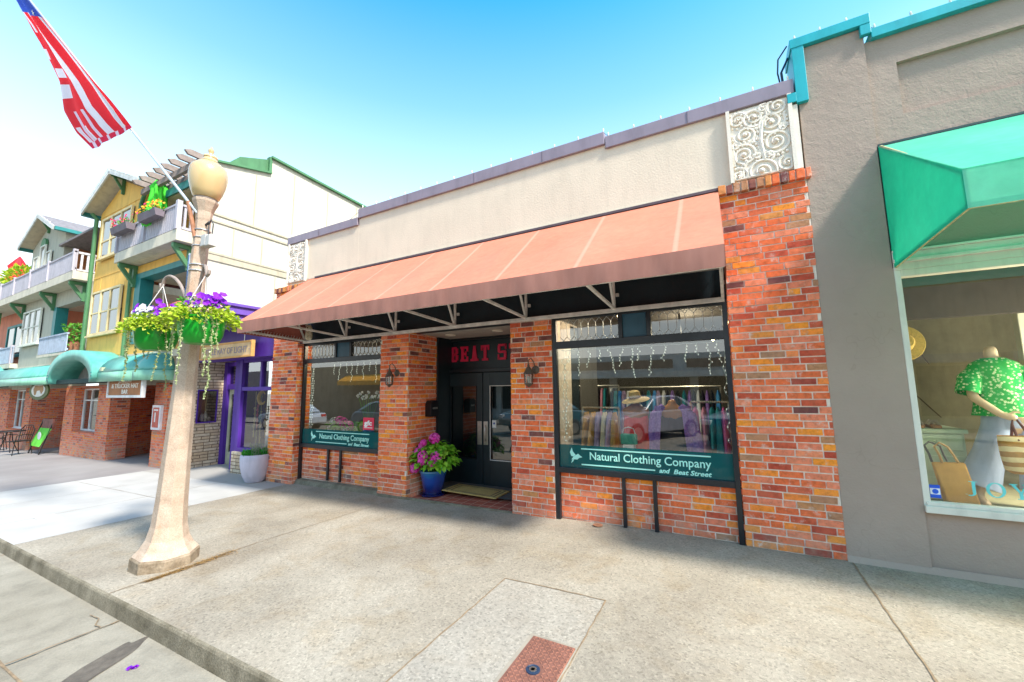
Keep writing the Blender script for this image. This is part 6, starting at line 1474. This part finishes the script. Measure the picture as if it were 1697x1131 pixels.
# grey-green neighbour
ga = thing("grey_apartments", "sage-grey gabled apartment building left of the yellow one with a long balcony", "building", (-21.4,0,-.4))
b = MB(); b.prism([(-24.9,2.55),(-21.1,2.55),(-21.1,7.5),(-23.0,8.2),(-24.9,7.5)],'y',0,.3); b.box(-21.1,-17.9,0,.3,2.55,2.92); b.box(-21.1,-17.9,0,.3,4.66,5.19); b.box(-18.25,-17.9,0,.3,2.92,4.66); b.build("bay_wall", mGrayB, ga)
b = MB(); b.box(-21.15,-21.1,.3,2.8,5.3,7.5); b.build("brick_side", M("orange_cedar",(.46,.17,.06),.8,.2,3,stretch=(1,1,12)), ga)
b = MB(); b.box(-21.1,-17.9,2.8,3.0,5.3,7.2); b.box(-21.1,-18.25,1.3,1.4,2.9,4.7); b.build("recess_wall", mMaroon, ga)
b = MB(); b.box(-21.3,-17.95,-.1,2.9,6.95,7.02); b.build("side_eave", mRoof, ga)
gable(ga, -25.2,-20.95,-23.0,7.58,8.48,-.34,4.5,mGrayB)
win(ga, -24.6,-22.45,3.46,4.80,-.06,3,M("pale_frame",(.66,.66,.56),.6))
for a,c,z in ((-24.25,-23.7,7.0),(-23.55,-22.95,7.35),(-22.8,-22.25,7.0)):
    win(ga, a,c,6.2,z,-.06,1,bpy.data.materials["pale_frame"],.1,.05)
b = MB(); pts = [(-23.55,7.35)]+[(-23.25-.30*math.cos(PI*i/12),7.35+.30*math.sin(PI*i/12)) for i in range(13)]+[(-22.95,7.35)]; b.prism(pts,'y',-.09,-.01); b.build("fan_light", mTrimG, ga)
b = MB(); b.box(-31.5,-18.05,-.43,2.8,5.19,5.46); b.build("deck", mDeckW, ga, bevel=.01)
picket_rail(ga, -31.4,-18.1,-.40,5.46,6.12,posts=(-30,-28.3,-26.5,-24.6,-22.6,-20.6,-18.15))
b = MB(); y = -.28
while y < 1.2: b.box(-18.12,-18.07,y,y+.05,5.52,6.04); y += .14
b.box(-18.14,-18.05,-.34,1.4,6.04,6.10); b.box(-18.14,-18.05,-.34,1.4,5.48,5.53); b.build("side_railing", M("white_balusters",(.66,.62,.62),.6), ga)
for x in (-28.4,-24.9,-21.3,-18.4): bracket(ga, x, 5.18)
b = MB(); b.box(-21.3,-21.0,-.02,.28,2.92,4.66); b.build("teal_column", mTealG, ga)
win(ga, -20.6,-18.9,3.1,4.3,1.28,2,mTealG,.99,.08)
b = MB(); b.box(-21.0,-18.25,-.35,-.28,2.80,2.88); b.build("balcony_ledge", mDeckW, ga); picket_rail(ga, -21.0,-18.27,-.32,2.88,3.5,M("blue_grey_pickets",(.36,.42,.50),.8,.15,8))
b = MB(); b.box(-31,-17.85,-.03,.3,2.45,2.62); b.box(-31,-17.9,-.02,.12,1.76,2.45); b.build("cream_band", mDeckW, ga)
arc("brick_arcade", [(-23.2,-22.4,-.04,.4,Z0,Z1),(-25.2,-23.2,-.038,.4,Z0,.25),(-26.4,-25.2,-.04,.4,Z0,Z1),(-22.4,-18.95,1.3,1.45,Z0,Z1),(-31,-26.4,-.04,.3,Z0,Z1),(-18.97,-18.94,.4,1.3,Z0,Z1),(-22.41,-22.38,.4,1.3,Z0,Z1)], ga)
win(ga, -25.18,-23.22,.27,1.74,.18,3,bpy.data.materials["white_frame"],.75,.05)
canopy(ga, -25.6,-18.3); arch(ga, -27.4,1.85,2.80); canopy(ga, -31,-29.2)
# terracotta block at the far left
oa = thing("terracotta_apartments", "terracotta apartment block with grey roof at the far left edge", "building", (-29,0,-.5))
b = MB(); b.box(-34,-25.2,.3,8,2.6,5.2); b.box(-34,-25.2,2.2,8,5.2,7.6); b.build("wall", M("terracotta_boards",(.58,.20,.12),.8,.08,2), oa)
b = MB(); b.prism([(1.6,7.55),(5.5,9.0),(9,7.55),(9,7.45),(1.6,7.45)],'x',-34,-25.0); b.build("roof", mRoof, oa)
b = MB(); b.box(-34,-25.1,1.5,1.62,7.42,7.56); b.build("gutter", mTealG, oa)
b = MB(); b.box(-34,-25.2,2.15,2.2,5.4,7.3); b.build("shadowed_boards", mMaroon, oa)
win(oa, -28.6,-26.2,3.2,4.6,.28,2,mTealG,.99,.1)
picket_rail(oa, -31,-25.3,-.1,2.8,3.5,bpy.data.materials["blue_grey_pickets"],posts=(-27.2,-25.4)); b = MB(); b.box(-31,-25.2,-.15,.3,2.62,2.8); b.build("balcony_ledge", mDeckW, oa)
bulb_string("string_lights", [(-18.12+.34*i,-.42,7.50+.14*i) for i in range(6)]+[(-16.1+.34*i,-.42,8.34-.14*i) for i in range(6)], "string of tiny bulbs round the yellow gable")
bulb_string("string_lights", [(-25.2+.36*i,-.40,7.60+.145*i) for i in range(6)]+[(-23+.36*i,-.40,8.48-.15*i) for i in range(6)], "string of tiny bulbs round the grey gable")
# things on the balconies
def umbrella(x, y, z0, h, mat, label, w=.24):
    t = thing("patio_umbrella", label, "umbrella", (x,y,z0)); b = MB(); b.tube([(x,y,z0),(x,y,z0+h+.05)], .02, 8); b.build("pole", mSteel, t)
    b = MB(); b.lathe([(w,h*.22),(w*1.05,h*.30),(w*.80,h*.5),(w*.62,h*.75),(w*.72,h*.80),(w*.35,h*.93),(.02,h)], (x,y,z0), 32, fn=lambda r,z,t_: r*(1+.22*math.cos(8*t_)*(z<h*.85))); b.build("canopy", mat, t, smooth='all')
umbrella(-12.95,-.25,5.44,1.85,M("lime_canvas",(.06,.62,.03),.7,.05),"folded lime green patio umbrella on the yellow building's balcony")
umbrella(-29.6,.5,5.46,2.7,M("scarlet_canvas",(.75,.01,.02),.7,.05),"folded red patio umbrella at the left end of the long balcony",.40)
umbrella(-18.9,.7,5.46,1.3,M("crimson_canvas",(.62,.01,.03),.7,.05),"folded dark red umbrella behind the white balusters of the long balcony",.35)
def flowerbox(x0, x1, label, cols):
    t = thing("flower_box", label, "flower box", ((x0+x1)/2,-.52,5.88), "boxes on the yellow building's balcony rail"); b = MB(); b.prism([(-.62,5.86),(-.46,5.86),(-.44,6.04),(-.66,6.04)],'x',x0,x1); b.build("trough", M("slate_trough_%s"%t.name,(.16,.13,.15),.7), t, bevel=.006)
    b = MB()
    for _ in range(150): leaf(b, (random.uniform(x0,x1),-.55+random.uniform(-.08,.08),6.04+random.uniform(-.04,.12)), (random.uniform(-1,1),random.uniform(-1,.4),random.uniform(-.4,1)), .06, .02)
    b.build("leaves", mLeafG, t, recalc=False)
    for m_, n_ in cols:
        b = MB()
        for _ in range(n_): flower(b, (random.uniform(x0-.1,x1+.05),-.56+random.uniform(-.1,.1),6.10+random.uniform(-.03,.18)), (random.uniform(-.5,1),-1,.5), .032)
        b.build("blooms", m_, t, recalc=False)
mRedP = leafmat("red_petal",(.75,.02,.08),(.85,.05,.20)); mOrP = leafmat("orange_petal",(.85,.30,.02),(.90,.50,.05))
flowerbox(-14.6,-13.6,"left slate flower box with red geraniums on the yellow building's rail",[(mRedP,40)])
flowerbox(-12.9,-11.95,"right slate flower box with orange flowers on the yellow building's rail",[(mOrP,90),(mRedP,8)])
t = thing("balcony_shrub", "bushy lime shrub in a pot behind the long balcony rail", "shrub", (-27.3,.2,5.46)); b = MB(); b.lathe([(.18,0),(.26,.4),(.24,.42)],(-27.3,.2,5.46),16); b.build("pot", mRust, t)
b = MB()
for _ in range(700):
    v = Vector((random.gauss(0,1),random.gauss(0,1),random.gauss(0,1))).normalized()*random.uniform(.5,1)**.5*.62; leaf(b, Vector((-27.3,.2,6.55))+Vector((v.x,v.y*.8,v.z*1.15)), v, .14, .05)
b.build("crown", mLime, t, recalc=False)
t = thing("balcony_flowers", "orange flowers beside the red umbrella on the long balcony", "potted plant", (-28.7,.1,5.46)); b = MB(); b.lathe([(.2,0),(.3,.4),(.28,.42)],(-28.7,.1,5.46),16); b.build("pot", mRust, t)
b = MB()
for _ in range(300): leaf(b, (-28.7+random.gauss(0,.3),.1+random.gauss(0,.2),6.1+random.uniform(0,.8)), (random.uniform(-1,1),random.uniform(-1,1),.6), .12, .04)
b.build("leaves", leafmat("orange_leaf",(.6,.22,.03),(.75,.32,.05),(.4,.4,.05)), t, recalc=False)

# signs under the canopy
t = thing("hanging_sign", "brown rectangular shop sign in a white frame under the green canopy", "sign", (-13.2,-.44,1.8))
mSB = M("brown_sign",(.36,.13,.035),.6,.15,5); b = MB(); b.box(-14.15,-12.25,-.46,-.42,1.50,2.05); o = b.build("board", mSB, t)
b = MB(); frame_rect(b,-14.22,-12.18,1.45,2.10,-.48,-.40,.06); b.build("frame", M("white_sign_frame",(.68,.68,.66),.5), t)
mSW = M("sign_cream",(.75,.70,.60),.6)
text_mesh("JEWELRY", .15, -13.6, -.462, 1.83, mSW, o, "sign_lettering", .8, bold=.003); text_mesh("& TRUCKER HAT", .15, -13.98, -.462, 1.69, mSW, o, "sign_lettering", 1.55, bold=.003); text_mesh("BAR", .15, -13.35, -.462, 1.545, mSW, o, "sign_lettering", .36, bold=.003)
t = thing("hanging_sign", "oval green sign with a brown animal emblem under the green canopy", "sign", (-19.6,-.6,1.7))
def oval(b, cx, cz, rx_, rz, y0, y1, n=28): b.prism([(cx+rx_*math.cos(2*PI*i/n),cz+rz*math.sin(2*PI*i/n)) for i in range(n)],'y',y0,y1)
b = MB(); oval(b,-19.8,1.68,.95,.30,-.46,-.42); o = b.build("board", M("olive_sign",(.10,.12,.03),.6), t); b = MB(); oval(b,-19.8,1.69,.68,.21,-.47,-.46); b.build("inner_oval", M("sign_white2",(.72,.68,.60),.6), o)
b = MB(); b.prism([(-20.25,1.73),(-20.1,1.84),(-19.7,1.82),(-19.35,1.84),(-19.25,1.69),(-19.45,1.57),(-19.6,1.69),(-19.9,1.67),(-20.0,1.53),(-20.15,1.55)],'y',-.476,-.47); b.build("emblem", M("emblem_brown",(.38,.18,.05),.6), o)
# glazed cabinet on the brick pillar
t = thing("notice_cabinet", "white-framed cabinet with a red poster on the brick pillar behind the lamp", "notice case", (-12.35,-.08,.9)); b = MB(); b.box(-12.58,-12.14,-.10,-.04,.66,1.26); b.build("case", M("case_white",(.70,.68,.68),.5), t, bevel=.006)
b = MB(); b.box(-12.52,-12.20,-.103,-.10,.72,1.20); p_ = b.build("poster", M("poster_red",(.50,.08,.05),.5,.3,12), t); b = MB(); b.box(-12.42,-12.36,-.106,-.103,.85,1.08); b.box(-12.47,-12.25,-.106,-.103,1.12,1.16); b.build("print", mWhiteMetal, p_)
# pavement furniture
mIron = M("black_wrought_iron",(.02,.018,.018),.45,metal=.4)
def chair(x, y, rz, label, cushion=None):
    z = gz(x); t = thing("garden_chair", label, "chair", (0,0,0), "black iron chairs outside the brick arcade")
    parts = []
    def bb(name, f, mt=mIron): 
        b = MB(); f(b); o = b.build(name, mt, None); o.parent = t; parts.append(o)
    bb("seat", lambda b: b.box(-.22,.22,-.22,.22,.43,.45))
    for sx_ in (-1,1):
        bb("leg", lambda b: b.tube([(sx_*.20,-.2,.43),(sx_*.23,-.26,0)],.012,6)); bb("leg", lambda b: b.tube([(sx_*.20,.2,.43),(sx_*.23,.27,0)],.012,6))
        bb("armrest", lambda b: b.tube([(sx_*.23,.2,.62),(sx_*.25,.0,.66),(sx_*.24,-.2,.62),(sx_*.21,-.2,.45)],.012,6))
    def back(b):
        b.tube([(-.21,.21,.45),(-.23,.27,.80),(-.12,.29,.93),(.12,.29,.93),(.23,.27,.80),(.21,.21,.45)],.014,6)
        for i in range(-2,3): b.tube([(i*.07,.215,.45),(i*.08,.285,.90)],.007,5)
    bb("backrest", back)
    t.location = (x,y,z); t.rotation_euler = (0,0,rz); return t
chair(-20.6,-.62,PI*.15,"black iron chair pulled in front of the green display board"); chair(-23.5,-.55,PI*.9,"black iron chair at the left edge beside the round table")
z = gz(-22.0); t = thing("cafe_table", "small black iron table between the chairs outside the arcade", "table", (-22.1,-.5,z)); b = MB(); b.lathe([(.36,.70),(.37,.72),(.36,.735)],(-22.1,-.5,z),24); b.build("tabletop", mIron, t)
for k in range(3): 
    a = 2*PI*k/3; b = MB(); b.tube([(-22.1+.05*math.cos(a),-.5+.05*math.sin(a),z+.70),(-22.1+.12*math.cos(a),-.5+.12*math.sin(a),z+.35),(-22.1+.30*math.cos(a),-.5+.30*math.sin(a),z)],.013,6); b.build("leg", mIron, t)
z = gz(-20.2); t = thing("display_board", "lime green cloth banner with a white oval on a folding stand by the brick pillar", "display board", (-20.2,-.1,z))
b = MB(); b.add([(-20.75,-.30,z+.25),(-19.75,-.30,z+.25),(-19.55,-.12,z+.82),(-20.75,-.12,z+.82)], [(0,1,2,3)]); g_ = b.build("banner_cloth", M("lime_cloth",(.14,.60,.05),.8,.2,3), t, recalc=False)
b = MB(); oval(b,-20.2,z+.58,.17,.13,-.235,-.225,20); b.build("white_oval", mBlind, g_)
b = MB(); b.box(-20.6,-20.05,-.10,-.06,z+.80,z+1.12); b.box(-20.03,-19.6,-.10,-.06,z+.80,z+1.12); b.build("picture_card", M("card_brown",(.22,.08,.06),.7,.4,9), t)
for x in (-20.7,-19.65): b = MB(); b.bar((x,-.32,z),(x,-.06,z+1.1),.03); b.build("leg", mIron, t)
# tree? plant on the second-floor balcony
t = thing("balcony_plant", "leafy potted plant on the lower grey balcony", "potted plant", (-18.6,-.1,2.9)); b = MB()
for _ in range(140): leaf(b, (-18.6+random.gauss(0,.15),-.1+random.gauss(0,.12),3.35+random.uniform(-.3,.45)), (random.uniform(-1,1),random.uniform(-1,1),.4), .14, .045)
b.build("leaves", mLeafG, t, recalc=False); b = MB(); b.lathe([(.12,0),(.17,.3),(.16,.31)],(-18.6,-.1,2.9),14); b.build("pot", mRust, t)

# ------------------------------------------------------------ far side of the street, seen in the shop glass
op = thing("flat_roofed_shop", "long pale flat-roofed shop across the street reflected in the large window", "building", (-8,-16,-.3))
b = MB(); b.box(-14,.4,-22,-15.5,-.5,3.12); b.build("wall", M("pale_block",(.45,.46,.44),.8,.08,2), op)
b = MB(); b.box(-14.2,.5,-15.5,-14.3,2.0,2.25); b.build("walkway_canopy", M("canopy_grey",(.50,.54,.52),.7), op); b = MB(); b.box(-13.8,-2.2,-15.52,-15.44,2.45,2.85); b.box(-1.6,.2,-15.52,-15.44,2.45,2.85); b.build("sign_band", M("sign_band_brown",(.14,.09,.07),.7), op)
b = MB(); b.box(-13.5,.1,-15.56,-15.5,.3,2.0); b.build("shop_glazing", M("dark_shopfront",(.05,.045,.04),.2), op)
for x in (-13,-9,-5.2,-1.5): b = MB(); b.box(x,x+.35,-15.6,-15.3,-.4,2.0); b.build("column", M("col%d"%int(x),(.50,.52,.50),.8), op)
op2 = thing("tall_beige_building", "tall beige building across the street at the right of the reflection", "building", (5,-16,-.3)); b = MB(); b.box(.5,14,-24,-15.3,-.5,6.5); b.build("wall", M("beige_block",(.50,.44,.30),.8,.08,2), op2)
for i in range(5):
    b = MB(); b.box(1.4+2.4*i,3.0+2.4*i,-15.35,-15.25,.4,2.2); b.build("window", M("opp_win%d"%i,(.05,.06,.07),.15), op2); b = MB(); b.box(1.2+2.4*i,3.2+2.4*i,-15.3,-14.6,2.3,2.6); b.build("window_awning", M("opp_awn%d"%i,(.20,.26,.34),.8), op2)
op3 = thing("brown_shop", "brown shop with a scalloped yellow awning across the street, reflected in the left window", "building", (-24,-16,-.5)); b = MB(); b.box(-40,-16,-22,-15.5,-.6,3.4); b.build("wall", M("brown_block",(.22,.18,.14),.8), op3)
b = MB()
for i in range(12): b.prism([(-15.5,2.7),(-14.7,2.25),(-14.7,1.95),(-14.76,1.95),(-15.5,2.4)],'x',-25+.6*i,-24.45+.6*i)
b.build("scalloped_awning", M("marigold_awning",(.80,.36,.02),.7), op3)
o = strip("far_sidewalk", mGutter, -15.6, -11.6, -.04, -.04, [-60,-40,-30,-24,-20,-16,-12,-9,-7,-5,-3,-1,1,4,14]); struct(o)
def car(x, y, col, label, heading=0, hatch=False):
    t = thing("parked_car", label, "car", (0,0,0), "cars parked across the street"); mt = M("car_paint_%s"%t.name, col, .25, .02, 2, spec=.6); mt.node_tree.nodes["Principled BSDF"].inputs['Coat Weight'].default_value = .8
    dk = M("car_glass_%s"%t.name,(.03,.05,.06),.05); Lc = 4.3
    low = [(-2.15,.35),(-2.18,.62),(-2.05,.80),(-1.2,.93),(-.9,.96),(1.35 if not hatch else 1.9,.98),(2.05,.90),(2.15,.7),(2.12,.38),(1.75,.28),(-1.8,.28)]
    top = [(-.95,.95),(-.25,1.36),(.15,1.43),(.9,1.43),(1.3 if hatch else 1.15,1.36),(1.95 if hatch else 1.75,.97)]
    def P(name, poly, w0, m_, ins=0, bev=.05, w1=None):
        w1 = w0 if w1 is None else w1; n = len(poly); zs_ = [p[1] for p in poly]; zmin, zmax = min(zs_), max(zs_)
        vs2 = []
        for s_ in (-1,1):
            for (u,z_) in poly:
                k_ = (z_-zmin)/(zmax-zmin); vs2.append((u, s_*(w0+(w1-w0)*k_), z_))
        b = MB(); b.add(vs2, [tuple(range(n))[::-1], tuple(range(n,2*n))]+[(i,(i+1)%n,n+(i+1)%n,n+i) for i in range(n)]); o = b.build(name, m_, None, bevel=bev); o.parent = t; return o
    P("body", low, .86, mt); P("roof", [(p[0]*1.0,p[1]) for p in top], .80, mt, bev=.07, w1=.60)
    gl = [(-.80,.99),(-.20,1.33),(.15,1.385),(.95,1.385),(1.6 if hatch else 1.45,1.0)]
    o = P("side_glass", gl, .806, dk, bev=.0, w1=.635)
    o = P("windscreen", [(-.97,.97),(-.30,1.345),(-.24,1.34),(-.88,.965)], .70, dk, bev=.0, w1=.55)
    for u in (-1.35,1.32):
        for s_ in (-1,1):
            b = MB(); b.lathe([(.30,-.1),(.32,-.08),(.32,.08),(.30,.1)], (0,0,0), 24); b.v = [(u+a,s_*.80+c_,.31+b_) for (a,b_,c_) in b.v]; w_ = b.build("wheel", M("tyre_%s_%d_%d"%(t.name,int(u*10),s_),(.02,.02,.02),.8), None, smooth=True); w_.parent = t
            b = MB(); b.lathe([(.20,.0),(.20,.012),(.06,.02),(.01,.022)], (0,0,0), 20)
            b.v = [(u+a,s_*(.895+c_),.31+b_) for (a,b_,c_) in b.v]; r_ = b.build("rim", mSteel, None); r_.parent = w_
    for s_ in (-1,1):
        b = MB(); b.box(-2.17,-1.95,s_*.62-.16,s_*.62+.16,.62,.76); o = b.build("headlight", mBlind, None, bevel=.02); o.parent = t
        b = MB(); b.box(2.02,2.155,s_*.65-.14,s_*.65+.14,.70,.84); o = b.build("tail_light", M("lamp_red_%s_%d"%(t.name,s_),(.5,.01,.01),.2), None, bevel=.02); o.parent = t
    t.location = (x,y,gz(x)-.137); t.rotation_euler = (0,0,heading)
car(-2.6,-9.6,(.28,.28,.30),"small white car parked at an angle across the street, middle of the reflection",-1.05,True)
car(-6.6,-9.1,(.01,.10,.13),"dark teal car parked across the street, left in the large window's reflection",-1.05)
car(1.0,-9.4,(.01,.03,.04),"black car parked across the street, right in the large window's reflection",-1.05)
car(-13.5,-9.0,(.22,.30,.36),"pale blue-grey car parked across the street, reflected in the doors",PI,True)
car(-22.0,-9.2,(.45,.50,.55),"silver car parked across the street, reflected in the left window",0)
